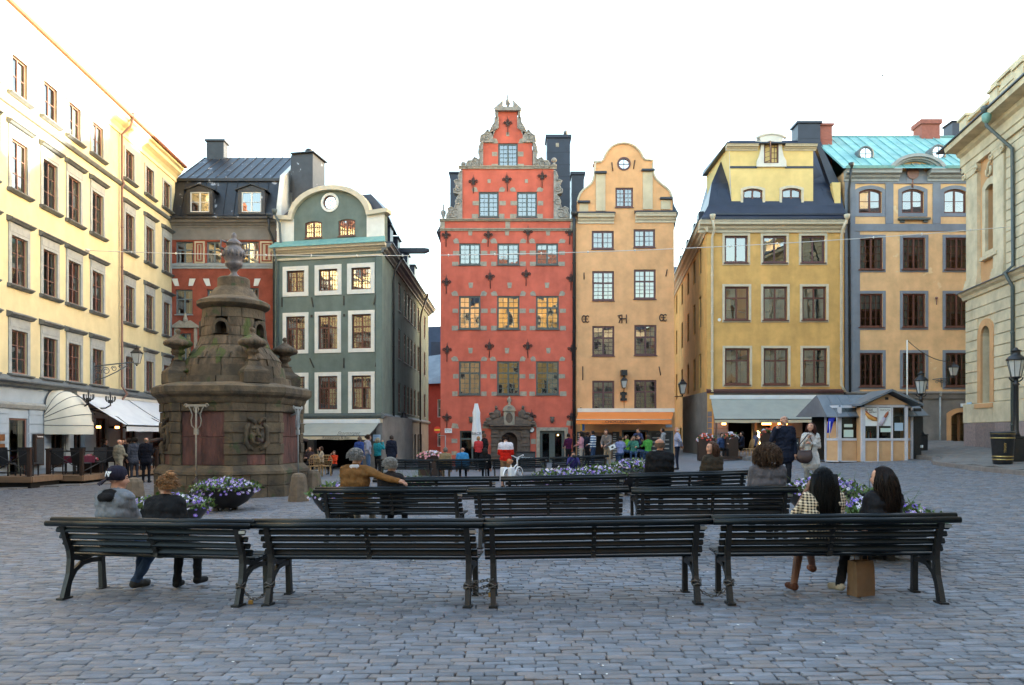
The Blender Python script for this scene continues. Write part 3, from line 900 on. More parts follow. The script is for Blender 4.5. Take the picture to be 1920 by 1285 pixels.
def left_extras():
 """things that hang on the long yellow house"""
 a = PL_LEFT.a
 def W(u, y, z):
  p = PL_LEFT.o + PL_LEFT.u * u - PL_LEFT.n * y
  return (p.x, p.y, z)
 # half-dome awning
 r = thing('dome_awning', 'cream half-dome awning folded out beside the large white awning', 'awning', W(-12.55, 0, 2.05), a)
 mb = MB(); n = 5
 rad = 1.35; wid = .98
 rings = []
 for k in range(n + 1):
  t = R(90) * k / n
  ring = []
  for i in range(17):
   s_ = -1 + 2 * i / 16
   x = wid * s_
   q = max(0, 1 - abs(s_) ** 2.6) ** .5
   ring.append((x, -.02 - rad * q * math.cos(t) * 1.0 - .0, .05 + 1.5 * (.35 + .65 * q) * math.sin(t)))
  rings.append(ring)
 mb.loft(rings, 0, True, cap=False, closed=False)
 val = [[(p[0], p[1], p[2]) for p in rings[0]], [(p[0], p[1], p[2] - .36) for p in rings[0]]]
 mb.loft(val, 0, True, cap=False, closed=False)
 mb.build('canopy', 'awning_cream', r, fix=False)
 mb = MB()
 for k in range(n + 1): mb.tube([(p[0], p[1] - .008, p[2] + .008) for p in rings[k]], .014, 5)
 mb.build('hoop', 'trim_slate', r)
 mb = MB(); mb.tube([(.25 + .12 * math.cos(t), -1.36, .42 + .2 * math.sin(t)) for t in np.linspace(.4, 5.9, 14)], .018, 5)
 mb.build('emblem', 'letter_black', r)
 # flat awning
 r = thing('large_awning', 'large white awning stretched out over the restaurant terrace', 'awning', W(-11.15, 0, 3.5), a)
 L = 10.3; zo, dz, pr = 0, 1.36, 2.1
 for x0, x1 in ((0, 4.75), (4.9, 10.0)):
  mb = MB(); nn = 8
  rings = [[(x0 + (x1 - x0) * i / nn, -.1 - pr * k / 6, -dz * k / 6 - .05 * math.sin(PI * k / 6)) for i in range(nn + 1)] for k in range(7)]
  mb.loft(rings, 0, True, cap=False, closed=False)
  fr = rings[-1]
  mb.loft([fr, [(p[0], p[1], p[2] - .26 + .012 * math.sin(i * 2.1)) for i, p in enumerate(fr)]], 0, True, cap=False, closed=False)
  mb.build('fabric', 'awning_white', r, fix=False)
  mb = MB(); mb.tube([(x0, -.1 - pr, -dz), (x1, -.1 - pr, -dz)], .04, 6); mb.tube([(x0 + .2, -.05, -.5), (x0 + .5, -1.6, -1.0), (x0 + .2, -.1 - pr, -dz - .02)], .03, 6); mb.tube([(x1 - .2, -.05, -.5), (x1 - .5, -1.6, -1.0), (x1 - .2, -.1 - pr, -dz - .02)], .03, 6)
  mb.build('awning_arm', 'frame_dark', r)
 mb = MB(); mb.box(-.1, 10.1, -.16, .0, -.02, .12)
 mb.build('awning_box', 'trim_white', r)
 # street lantern on a scrolled bracket
 r = thing('wall_lantern', 'wrought iron lantern on a long scrolled bracket on the yellow wall', 'lantern', W(-9.6, -.05, 4.55), a)
 mb = MB()
 mb.box(-.06, .06, -.04, 0, -.45, .45)
 mb.tube([(0, 0, .3), (.0, -1.0, .42), (0, -1.9, .52)], .03, 6)
 mb.tube([(0, 0, -.35), (0, -.5, -.2), (0, -1.0, .05), (0, -1.5, .35)], .026, 6)
 for (cy, cz, rr) in ((-.2, .05, .2), (-.55, .1, .18), (-.9, .2, .13), (-1.2, .29, .09), (-.12, -.2, .12)):
  mb.tube([(0, cy + rr * (1 - t / 14) * math.cos(t), cz + rr * (1 - t / 14) * math.sin(t)) for t in np.linspace(0, 9, 26)], .016, 5)
 mb.build('bracket', 'trim_slate', r)
 lantern_head(r, (0, -1.92, .45), .18, .46)
 # black candelabra lamps on arms
 for i, (u, y, z, lab) in enumerate(((-12.6, -1.3, 3.12, 'black many-armed lamp on a curved arm above the half-dome awning'), (-10.9, -1.4, 3.12, 'black many-armed lamp on an arm in front of the large white awning'))):
  r = thing('arm_lamp', lab, 'lamp', W(u, 0, z), a, 'black many-armed wall lamps')
  mb = MB(); mb.tube([(0, 0, -.28), (0, y * .85, -.22), (0, y, -.1), (0, y, .08)], .035, 6); mb.build('arm', 'black_iron', r)
  mb = MB()
  for k in range(7):
   t = 2 * PI * k / 7; c, s_ = math.cos(t), math.sin(t)
   mb.tube([(0, y, .08), (.16 * c, y + .16 * s_, .08), (.2 * c, y + .2 * s_, .16), (.2 * c, y + .2 * s_, .3)], .02, 5)
  mb.lathe([(.1, .0), (.12, .1), (.03, .16), (.05, .45), (0, .5)], (0, y), 8)
  mb.build('candle_ring', 'black_iron', r)
def lantern_head(root, p, w, h, glow=False, m='black_iron'):
 """four-sided tapering street lantern: glass cage, bars, roof and finial (children of root)"""
 x, y, z = p
 b, t = w * .55, w
 mb = MB()
 for sx, sy in ((-1, -1), (1, -1), (1, 1), (-1, 1)):
  mb.tube([(x + sx * b, y + sy * b, z), (x + sx * t, y + sy * t, z + h)], w * .07, 4)
 for k, (q, zz) in enumerate(((b, z), (t, z + h))):
  mb.tube([(x - q, y - q, zz), (x + q, y - q, zz), (x + q, y + q, zz), (x - q, y + q, zz)], w * .08, 4, closed=True)
 mb.lathe([(b * 1.0, z - h * .1), (b * .4, z - h * .16), (b * .3, z - h * .26)], (x, y), 8)
 o1 = mb.build('lantern_frame', m, root)
 mb = MB(); mb.loft([[(x - b, y - b, z + .01), (x + b, y - b, z + .01), (x + b, y + b, z + .01), (x - b, y + b, z + .01)], [(x - t * .96, y - t * .96, z + h), (x + t * .96, y - t * .96, z + h), (x + t * .96, y + t * .96, z + h), (x - t * .96, y + t * .96, z + h)]], 0, False)
 mb.build('lantern_glass', 'lantern_glass', root)
 mb = MB()
 T = t * 1.15
 mb.loft([[(x - T * f, y - T * f, z + h + hh), (x + T * f, y - T * f, z + h + hh), (x + T * f, y + T * f, z + h + hh), (x - T * f, y + T * f, z + h + hh)] for f, hh in ((1, .0), (1, h * .04), (.55, h * .3), (.38, h * .36), (.36, h * .5), (.12, h * .58))], 0, False)
 mb.lathe([(w * .14, z + h * 1.56), (w * .2, z + h * 1.64), (w * .08, z + h * 1.7), (w * .05, z + h * 1.85), (0, z + h * 1.9)], (x, y), 8)
 mb.build('lantern_roof', m, root)
left_extras()
# =================================================================== red-brown house with black mansard behind the fountain
def brown_house():
 Y = 43.2; s = FPX / Y
 pl = Plane((322 - CX) / s, Y, 0)
 root = thing('red_brown_house', 'red-brown house with black mansard roof and two white dormers behind the fountain', 'building', loc3(pl, -.3))
 Z0 = .3
 X1 = (517 - 322) / s
 wr = []
 for x0, x1, y0, y1, st in ((329, 362, 453, 494, ST_BROWN), (387, 415, 453, 494, ST_BROWN), (446, 485, 453, 494, ST_BROWN), (329, 361, 543, 590, ST_BROWN), (388, 420, 543, 590, ST_BROWN), (449, 485, 540, 588, ST_BROWN), (334, 358, 625, 680, ST_BROWN), (389, 421, 630, 690, ST_BROWN), (449, 485, 630, 690, ST_BROWN)):
  a, b, c, d = rect(pl, x0, y0, x1, y1); wr.append((a, b, c + Z0, d + Z0, st))
 H = pl(400, 414)[1] + Z0
 wall(root, [(0, -1), (X1, -1), (X1, H), (0, H)], [opening(*w[:4]) for w in wr], 10, 'plaster_brick')
 for w in wr: window(root, *w)
 zb = pl(400, 450)[1] + Z0
 mb = MB(); mb.box(0, X1, -.03, .01, zb, H - .3)
 mb.build('frieze', 'plaster_grey', root)
 mb = MB(); molding(mb, -.1, X1 + .05, cornice_prof(H - .42, H, .42)); mb.build('cornice', 'plaster_grey', root)
 mb = MB(); z = pl(400, 497)[1] + Z0; mb.box(0, X1, -.1, .01, z - .08, z + .06); mb.box(0, X1, -.06, .01, z - .22, z - .08); mb.build('string_course', 'trim_grey', root)
 for x0, x1 in ((365, 384), (488, 513)):
  a, b, c, d = rect(pl, x0, 453, x1, 494)
  mb = MB(); mb.box(a, b, -.035, .01, c + Z0, d + Z0)
  w, h = b - a, d - c
  mb.prism([(a + .1, c + Z0 + .1), (b - .1, c + Z0 + .1), (b - .1, d + Z0 - .1), (a + .1, d + Z0 - .1)], -.075, -.034, 1, holes=[[(a + .16, c + Z0 + .16), (b - .16, c + Z0 + .16), (b - .16, d + Z0 - .16), (a + .16, d + Z0 - .16)]])
  mb.box(a + w * .42, a + w * .58, -.07, -.034, c + Z0 + .22, d + Z0 - .22, 1)
  mb.build('decor_panel', ['plaster_pale', 'plaster_brick'], root)
 for cx in (345, 404, 467): # splayed stones over the windows
  for dx, tilt in ((-12, .25), (12, -.25)):
   u, z = pl(cx + dx, 530); z += Z0
   mb = MB(); mb.hexa([(u - .12 - tilt * .1, -.04, z - .2), (u + .12 - tilt * .1, -.04, z - .2), (u + .12 - tilt * .1, .01, z - .2), (u - .12 - tilt * .1, .01, z - .2), (u - .19 + tilt * -.6, -.04, z + .22), (u + .15 + tilt * -.6, -.04, z + .22), (u + .15 - tilt * .6, .01, z + .22), (u - .19 - tilt * .6, .01, z + .22)])
   mb.build('stone_block', 'trim_white', root)
 # door-like aedicule at the left
 u, z = pl(349, 612); z += Z0
 mb = MB(); mb.prism([(u - .75, z - .1), (u + .75, z - .1), (u + .7, z + .05), (u + .3, z + .32), (u, z + .2), (u - .3, z + .32), (u - .7, z + .05)], -.2, .01); mb.lathe([(.12, z + .2), (.16, z + .35), (.1, z + .5), (.05, z + .7), (0, z + .75)], (u, -.1), 8)
 mb.box(u - .65, u - .5, -.12, .01, z - 2.2, z - .1); mb.box(u + .5, u + .65, -.12, .01, z - 2.2, z - .1)
 mb.build('window_pediment', 'stone_trim', root)
 # mansard: lower steep part, ridge fold, upper slope
 zm = pl(400, 342)[1] + Z0 + .35; zr = zm + 2.9
 mb = MB()
 for (ya, za, yb, z_b) in ((-.55, H - .02, -.55, H + .1), (-.55, H + .1, 0.0, H + .3)):
  mb.quad((-.1, ya, za), (X1 + .05, ya, za), (X1 + .05, yb, z_b), (-.1, yb, z_b))
 mb.add([(-.1, 0, H), (-.1, .75, zm), (-.1, 5, zr), (-.1, 9.9, H), (X1, 0, H), (X1, .75, zm), (X1, 5, zr), (X1, 9.9, H)], [(0, 1, 2, 3), (4, 7, 6, 5), (2, 6, 7, 3)])
 mb.box(-.1, X1, .62, .8, zm - .06, zm + .1)
 mb.build('roof', 'roof_black', root)
 roof_panels(root, -.1, X1 - .02, 0.02, H + .28, .75, zm, 10, 'roof_black')
 roof_panels(root, -.1, X1 - .02, .8, zm + .05, 5, zr, 11, 'roof_black')
 for x0, x1 in ((358, 394), (454, 491)):
  a, b, c, d = rect(pl, x0, 361, x1, 399); c += Z0; d += Z0
  mb = MB()
  o = [(a - .2, c - .14), (b + .2, c - .14), (b + .2, d + .12), ((a + b) / 2, d + .36), (a - .2, d + .12)]
  mb.prism(o, -.12, 1.4, 0, holes=[[(a, c), (b, c), (b, d), (a, d)]])
  o2 = [(a - .36, d + .06), ((a + b) / 2, d + .40), (b + .36, d + .06), (b + .36, d + .12), ((a + b) / 2, d + .47), (a - .36, d + .12)]
  mb.prism(o2, -.22, 1.6)
  mb.build('roof_dormer', 'roof_black', root)
  window(root, a, b, c, d, ST_DORMER, y=-.12, name='dormer_window')
 chimney(root, (405 - 322) / s - 1.9, 5, zr - .6, zr + .95, 1.1, .7, 'roof_black')
 # white fire wall towards the green house and the big black stack
 x = X1 + .02
 mb = MB(); mb.prism([(0, 0)] * 0 or [(0.0, H - .6), (5.2, zr - .1 - .6), (5.2, zr + .3), (.75, zm + .3), (.1, H + .9)], 0, .28, 0)
 o = mb.build('fire_wall', 'plaster_white', root, (x + .28, 0, 0), R(90))
 mb = MB(); mb.box((330 - 322) / s, (352 - 322) / s, 2.9, 3.5, zr - 1.5 - .9, zr - 1.34 - .9)
 o.location = (x + .28, 0.0, 0)
 # tv aerial
 u = (456 - 322) / s - 1.75
 mb = MB(); mb.tube([(u, 5, zr - .1), (u, 5, zr + 2.7)], .022, 5); mb.tube([(u - .95, 4.8, zr + 2.65), (u + .1, 5.05, zr + 2.5)], .015, 4); mb.tube([(u - .25, 5, zr + 1.6), (u + .8, 5, zr + 1.5)], .013, 4)
 for k in range(6): mb.tube([(u - .85 + k * .14, 4.5, zr + 2.63 - k * .02), (u - .85 + k * .14, 5.2, zr + 2.63 - k * .02)], .009, 4)
 mb.build('aerial', 'cable_grey', root)
 pipe(root, [(X1 - .25, -.5, H + .02), (X1 - .3, -.3, H - .6), (X1 - .05, -.16, H - 1.3), (X1 - .05, -.16, -.6)], .07, 'frame_dark')
 return root
brown_house()
# =================================================================== green corner house
def green_house():
 xr, yr = (716.5 - CX) / FPX * 41.0, 41.0
 xl, yl = (515 - CX) / FPX * 42.3, 42.3
 a = math.atan2(yr - yl, xr - xl)
 pl = Plane(xl, yl, a)
 W_ = math.hypot(xr - xl, yr - yl)
 Z0 = .3
 root = thing('green_house', 'dark green corner house with curved white gable and white window surrounds', 'building', loc3(pl, -Z0), a)
 def Rz(*q):
  x0, x1, z0, z1 = rect(pl, *q); return x0, x1, z0 + Z0, z1 + Z0
 def Z(px, py): return pl(px, py)[1] + Z0
 wr = []
 for (x0, x1) in ((538, 571), (598, 633), (659, 695)):
  wr.append((*Rz(x0, 502, x1, 543) , ST_GREEN_SM))
 for (x0, x1) in ((537, 572), (597, 633), (660, 696)):
  wr.append((*Rz(x0, 589.5, x1, 653.5), ST_GREEN))
  wr.append((*Rz(x0, 704.5, x1, 767.5), ST_GREEN))
 # square the rows up
 rows = {}
 wr2 = []
 for i, w in enumerate(wr):
  ref = wr[2] if i < 3 else (wr[7] if (i - 3) % 2 == 0 else wr[8])
  wr2.append((w[0], w[1], ref[2], ref[3], w[4]))
 Hc = Z(700, 478); H = Z(716, 463)
 wall(root, [(0, 4.0 - 1.25 + Z0), (W_, 4.0 - 1.25 + Z0), (W_, H), (0, H)], [opening(*w[:4]) for w in wr2], .4, 'plaster_green')
 for w in wr2: window(root, *w, curtain=0)
 # ground floor
 zl = 4.0 - 1.25 + Z0
 g_open = [(.0 + .9, 2.0, -.4, 2.2), (2.4, 5.0, -.4, 2.3)]
 wall(root, [(0, -1), (W_, -1), (W_, zl - .01), (0, zl - .01)], [opening(*g) for g in g_open], 5, 'plaster_grey', name='shop_wall', y=.03)
 window(root, .9, 2.0, -.4, 2.2, St('frame_dark', 2, (1, 2), None, glass='glass_shop', curtain=0), name='shop_door')
 mb = MB(); molding(mb, -.02, W_ + .08, [(.02, zl - .12), (-.1, zl - .1), (-.18, zl + .0), (-.18, zl + .06), (.02, zl + .2)]); mb.build('shop_ledge', 'frame_green', root)
 mb = MB(); mb.box(0, W_ + .02, -.06, .02, zl - .36, zl - .125); mb.build('shop_band', 'trim_cream', root)
 # cornice with a copper-clad top, wrapping the corner
 mb = MB(); molding(mb, -.1, W_ + .3, cornice_prof(Z(700, 470) - .02, Z(700, 458.5), .42), mitre=0); mb.box(0, W_ + .03, -.08, .01, Z(700, 481), Z(700, 477)); mb.build('cornice', 'trim_cream', root)
 zc = Z(700, 458.5)
 mb = MB(); mb.hexa([(-.1, -.5, zc), (W_ + .35, -.5, zc), (W_ + .1, .3, zc), (-.1, .3, zc), (-.1, -.46, zc + .08), (W_ + .33, -.46, zc + .08), (W_ + .05, .28, zc + .52), (-.1, .28, zc + .52)])
 mb.build('copper_ledge', 'copper_edge', root)
 # curved gable set back a little
 yb = .3
 zt = Z(615, 356) + .1; zs = Z(700, 398); z0 = zc + .1
 cx = (Rz(614.5, 370, 615.5, 371))[0]
 def gable(mrg):
  pts = []
  wd = 2.36 + mrg
  for i in range(25):
   t = PI * i / 24
   pts.append((cx + wd * math.cos(t), zs - .35 + (zt - zs + .35 + mrg) * math.sin(t) ** .85))
  return pts
 g2 = [(W_ + .0, z0), (W_ + .0, zs)] + [p for p in gable(.0) if p[1] > zs] + [(.0, zs), (0, z0)]
 hs = []
 dw = [Rz(567, 415, 599, 443), Rz(630, 408, 662, 440)]
 zA, zB = dw[1][2], dw[1][3]
 dw = [(d[0], d[1], zA, zB) for d in dw]
 for d in dw: hs.append(opening(*d, rise=.10))
 rz_ = Z(615, 377); rr = .40
 hs.append([(cx + rr * math.cos(t), rz_ + rr * math.sin(t)) for t in np.linspace(0, 2 * PI, 21)[:-1]])
 wall(root, g2, hs, .5, 'plaster_green', y=yb, name='gable')
 for d in dw: window(root, *d, ST_GREEN_DORM, y=yb, name='gable_window')
 mb = MB() # pale corner panels and the arched moulding
 xa, xb = cx - 2.2, cx + 2.2
 mb.box(-.02, xa, yb - .04, yb - .002, z0, zs); mb.box(xb, W_ + .02, yb - .04, yb - .002, z0, zs)
 mb.build('corner_panel', 'trim_white', root)
 mb = MB()
 pth = [p for p in gable(.02) if p[1] > zs - .05]
 outer = [(W_ + .25, zs), (W_ + .25, zs + .22)] + [(cx + (p[0] - cx) * 1.04, p[1] + .16) for p in pth] + [(-.1, zs + .22), (-.1, zs)]
 inner = [(cx + (p[0] - cx) * .955, p[1] - .09) for p in pth]
 outl = outer + list(reversed(inner))
 mb.prism(outl, yb - .26, yb + .5)
 mb.build('gable_molding', 'trim_cream', root)
 mb = MB(); k = 20
 for r0, r1, y0, m in ((.40, .54, yb - .06, 0), (.34, .41, yb + .02, 1)):
  oo = [(cx + r1 * math.cos(t), rz_ + r1 * math.sin(t)) for t in np.linspace(0, 2 * PI, k + 1)[:-1]]
  ii = [(cx + r0 * math.cos(t), rz_ + r0 * math.sin(t)) for t in np.linspace(0, 2 * PI, k + 1)[:-1]]
  mb.prism(oo, y0, y0 + .07, m, holes=[ii])
 for t in range(6):
  c, s_ = math.cos(t * PI / 3 + .5), math.sin(t * PI / 3 + .5)
  mb.tube([(cx + .13 * c, yb + .05, rz_ + .13 * s_), (cx + .35 * c, yb + .05, rz_ + .35 * s_)], .014, 4, 1)
 mb.tube([(cx + .13 * math.cos(t), yb + .05, rz_ + .13 * math.sin(t)) for t in np.linspace(0, 2 * PI, 11)[:-1]], .014, 4, 1, closed=True)
 o = mb.build('round_window', ['trim_white', 'frame_brown'], root)
 mb = MB(); mb.prism([(cx + .39 * math.cos(t), rz_ + .39 * math.sin(t)) for t in np.linspace(0, 2 * PI, 13)[:-1]], yb + .06, yb + .064); mb.build('pane', 'glass', o)
 # wall anchors
 mb = MB()
 for (x, y, t) in ((529, 567, 0), (586, 567, -.1), (645, 564, 0), (703, 562, .12), (585, 681, -.25), (645, 681, 0), (706, 679, .1)):
  u, z = pl(x, y); z += Z0
  mb.hexa([(u - .035 + t * .5 * -1, -.04, z - .27), (u + .035 - t * .5, -.04, z - .27), (u + .035 - t * .5, .01, z - .27), (u - .035 - t * .5, .01, z - .27), (u - .035 + t * .5, -.04, z + .27), (u + .035 + t * .5, -.04, z + .27), (u + .035 + t * .5, .01, z + .27), (u - .035 + t * .5, .01, z + .27)])
 for (x, y) in ((584.5, 593), (645.5, 591.5)):
  u, z = pl(x, y); mb.box(u - .06, u + .06, -.03, .01, z + Z0 - .07, z + Z0 + .07)
 mb.build('wall_anchor', 'black_iron', root)
 # side wall along the lane
 sa = math.atan2(1, (969 - CX) / FPX) - a
 M = Matrix.Translation((W_ + .001, 0, 0)) @ Matrix.Rotation(sa, 4, 'Z')
 sp = Plane(xr, yr, a + sa)
 L = 21.5
 sw = []
 zr3 = wr2[-1][2:4]; zr2 = wr2[-2][2:4]; zr1 = wr2[0][2:4]
 for u in (5.6, 7.9, 9.4, 10.9, 12.6, 14.6, 18.4):
  for zz in (zr3, zr2, (zr1[0] - .25, zr1[1] + .3)):
   sw.append((u, u + .95, zz[0], zz[1], ST_GREEN_SIDE))
 wall(root, [(0, zl), (L, zl), (L, H), (0, H)], [opening(*w[:4]) for w in sw], .35, 'plaster_green', name='side_wall', M=M)
 for w in sw: window(root, *w[:4], w[4], M=M, rz=sa, curtain=0)
 gh = [(4.4 + 1.7 * k, 5.3 + 1.7 * k, -.3, 2.1) for k in range(8)]
 wall(root, [(0, -1), (L, -1), (L, zl - .01), (0, zl - .01)], [opening(*w) for w in gh], .34, 'plaster_grey', name='side_shop_wall', M=M)
 for w in gh: window(root, *w, ST_PLAIN, M=M, rz=sa)
 mb = MB(M); molding(mb, -.18, L, [(.02, zl - .12), (-.1, zl - .1), (-.18, zl + .0), (-.18, zl + .06), (.02, zl + .2)]); mb.build('side_ledge', 'trim_slate', root)
 mb = MB(M); molding(mb, -.2, L + .3, cornice_prof(Z(700, 472) - .1, Z(700, 458.5), .55)); mb.build('side_cornice', 'trim_slate', root)
 mb = MB(M)
 mb.box(-.2, L + .3, -.62, .2, zc - .001, zc + .08)
 mb.add([(0, -.55, zc + .08), (L, -.55, zc + .08), (L, 1.0, zc + .3), (.9, 1.0, zc + .3), (L, 5, zc + .9), (2.6, 5, zc + .9)], [(0, 1, 2, 3), (3, 2, 4, 5)])
 mb.build('side_roof', 'roof_navy', root)
 for u in (2.6, 5.4, 9.5, 13.0):
  mb = MB(M); mb.box(u, u + 1.0, .0, 1.8, zc + .1, zc + 1.75); mb.box(u - .1, u + 1.1, -.1, 1.9, zc + 1.751, zc + 1.85); mb.build('roof_dormer', 'roof_navy', root)
 mb = MB(M); mb.box(6.5, 7.0, -1.5, .4, zc + 1.15, zc + 1.42); mb.hexa([(6.5, -1.8, zc + 1.28), (7.0, -1.8, zc + 1.28), (7.0, -1.5, zc + 1.15), (6.5, -1.5, zc + 1.15), (6.5, -1.8, zc + 1.38), (7, -1.8, zc + 1.38), (7, -1.5, zc + 1.42), (6.5, -1.5, zc + 1.42)]); mb.build('hoist_beam', 'roof_navy', root)
 pipe(root, [tuple(M @ Vector(p)) for p in ((15.5, -.6, zc - .05), (15.3, -.2, zc - 1.3), (15.3, -.12, zc - 2), (15.3, -.12, -.5))], .07, 'black_iron')
 pipe(root, [tuple(M @ Vector(p)) for p in ((3.1, -.6, zc - .05), (3.1, -.2, zc - .8), (3.1, -.12, zc - 1.4), (3.1, -.12, -.5))], .07, 'black_iron')
 # main roof behind the gable, chimney
 mb = MB()
 zt2 = zt + .2
 mb.add([(-.1, yb + .3, zs + .1), (1.2, yb + .3, zt - .4), (W_ - .9, yb + .3, zt - .3), (W_ - .02, yb + .3, zs + .2), (-.1, 5.5, zs + .4), (1.0, 5.5, zt2 + .6), (W_ - 1.9, 5.5, zt2 + .25), (W_ - 1.15, 5.5, zs + .2)], [(0, 1, 5, 4), (1, 2, 6, 5), (2, 3, 7, 6), (4, 5, 6, 7), (0, 3, 2, 1)])
 mb.build('roof', 'roof_navy', root)
 mb = MB(); q0 = .16
 mb.M = Matrix.Translation((-1.02, 0, 0)); mb.box(1.0, 2.25, 2.2, 3.8, zs + .3, Z(570, 258)); mb.box(.94, 2.31, 2.15, 3.85, Z(570, 352), Z(570, 330)); mb.box(.88, 2.37, 2.05, 3.95, Z(570, 258), Z(570, 256))
 mb.hexa([(.72, 2.3, Z(570, 330)), (1.0, 2.3, Z(570, 330)), (1.0, 3.7, Z(570, 330)), (.72, 3.7, Z(570, 330)), (.80, 2.3, Z(570, 258)), (1.0, 2.3, Z(570, 258)), (1.0, 3.7, Z(570, 258)), (.8, 3.7, Z(570, 258))])
 zt3 = Z(570, 256)
 mb.lathe([(.12, zt3), (.1, zt3 + .18), (.2, zt3 + .2), (.24, zt3 + .32), (.2, zt3 + .36), (.24, zt3 + .4), (.14, zt3 + .5), (0, zt3 + .52)], (1.6, 3), 12)
 mb.build('chimney', 'roof_black', root)
 pipe(root, [(.1, -.2, zs + .2), (.3, .0, zs - .3), (.32, .1, zs - 1.5), (.2, -.45, zc - .1), (.22, -.12, zc - 1.0), (.22, -.12, 1)], .07, 'frame_green')
 return root, pl, W_, Z0, zl
GREEN, PL_GREEN, GW, GZ0, GZL = green_house()
# =================================================================== red gabled house
def spiral(mb, cx, cz, r0, y, turns=1.6, th=.05, flip=1, a0=0.0, m=0):
 n = 22
 mb.tube([(cx + flip * r0 * (1 - .8 * t) * math.cos(a0 + turns * 2 * PI * t), y, cz + r0 * (1 - .8 * t) * math.sin(a0 + turns * 2 * PI * t)) for t in np.linspace(0, 1, n)], [th * (1 - .4 * t) for t in np.linspace(0, 1, n)], 5, m)
def fleur_anchor(root, u, z, y=0.0, k=1.0):
 """wrought fleur-de-lis wall anchor: shaft, two curls, collar and spear tip"""
 if 'fleur' not in EXTRA:
  mb = MB()
  mb.tube([(0, -.05, -.52), (0, -.05, .42)], [.022, .03], 5)
  mb.hexa([(-.02, -.07, .38), (.02, -.07, .38), (.02, -.03, .38), (-.02, -.03, .38), (-.004, -.055, .62), (.004, -.055, .62), (.004, -.045, .62), (-.004, -.045, .62)])
  mb.box(-.12, .12, -.075, -.025, .06, .11)
  for sg in (-1, 1):
   mb.tube([(sg * .02, -.05, .1), (sg * .10, -.05, .20), (sg * .19, -.05, .27), (sg * .25, -.05, .22), (sg * .24, -.05, .14), (sg * .17, -.05, .12), (sg * .15, -.05, .18)], [.03, .038, .034, .03, .026, .022, .018], 5)
   mb.tube([(sg * .02, -.05, .12), (sg * .07, -.05, .28), (sg * .05, -.05, .4)], [.025, .03, .015], 5)
   mb.tube([(sg * .03, -.05, .05), (sg * .10, -.05, -.02), (sg * .13, -.05, .02)], [.022, .022, .014], 5)
  EXTRA['fleur'] = mb.mesh('wall_anchor', 'iron')
 obj('wall_anchor', EXTRA['fleur'], root, (u, y, z), scale=(k, 1, k), rot=(0, rng.gauss(0, .02), 0))
def blocks_round(root, w, m='stone_trim', keystone=True):
 x0, x1, z0, z1 = w
 if 'wedge' not in EXTRA:
  a = MB(); a.box(-.17, .17, -.018, .02, -.13, .13); EXTRA['blk'] = a.mesh('stone_block', m)
  a = MB(); a.prism([(-.20, -.12), (.13, -.12), (.19, .05), (.02, .17), (-.12, .12)], -.018, .02); EXTRA['wedge'] = a.mesh('stone_block', m)
  a = MB(); a.prism([(.20, -.12), (-.13, -.12), (-.19, .05), (-.02, .17), (.12, .12)], -.018, .02); EXTRA['wedge2'] = a.mesh('stone_block', m)
  a = MB(); a.prism([(-.10, -.16), (.10, -.16), (.14, .16), (-.14, .16)], -.018, .02); EXTRA['key'] = a.mesh('stone_block', m)
 h = z1 - z0
 for z, nm in ((z0 + .06, 'blk'), (z0 + h * .55, 'blk'), (z1 + .12, 'w')):
  for sg, x in ((-1, x0 - .21), (1, x1 + .21)):
   k = nm if nm == 'blk' else ('wedge' if sg > 0 else 'wedge2')
   obj('stone_block', EXTRA[k], root, (x + rng.uniform(-.04, .04), 0, z), scale=(rng.uniform(.9, 1.15), 1, rng.uniform(.9, 1.1)))
 if keystone: obj('stone_block', EXTRA['key'], root, ((x0 + x1) / 2 + rng.uniform(-.08, .08), 0, z1 + .62))
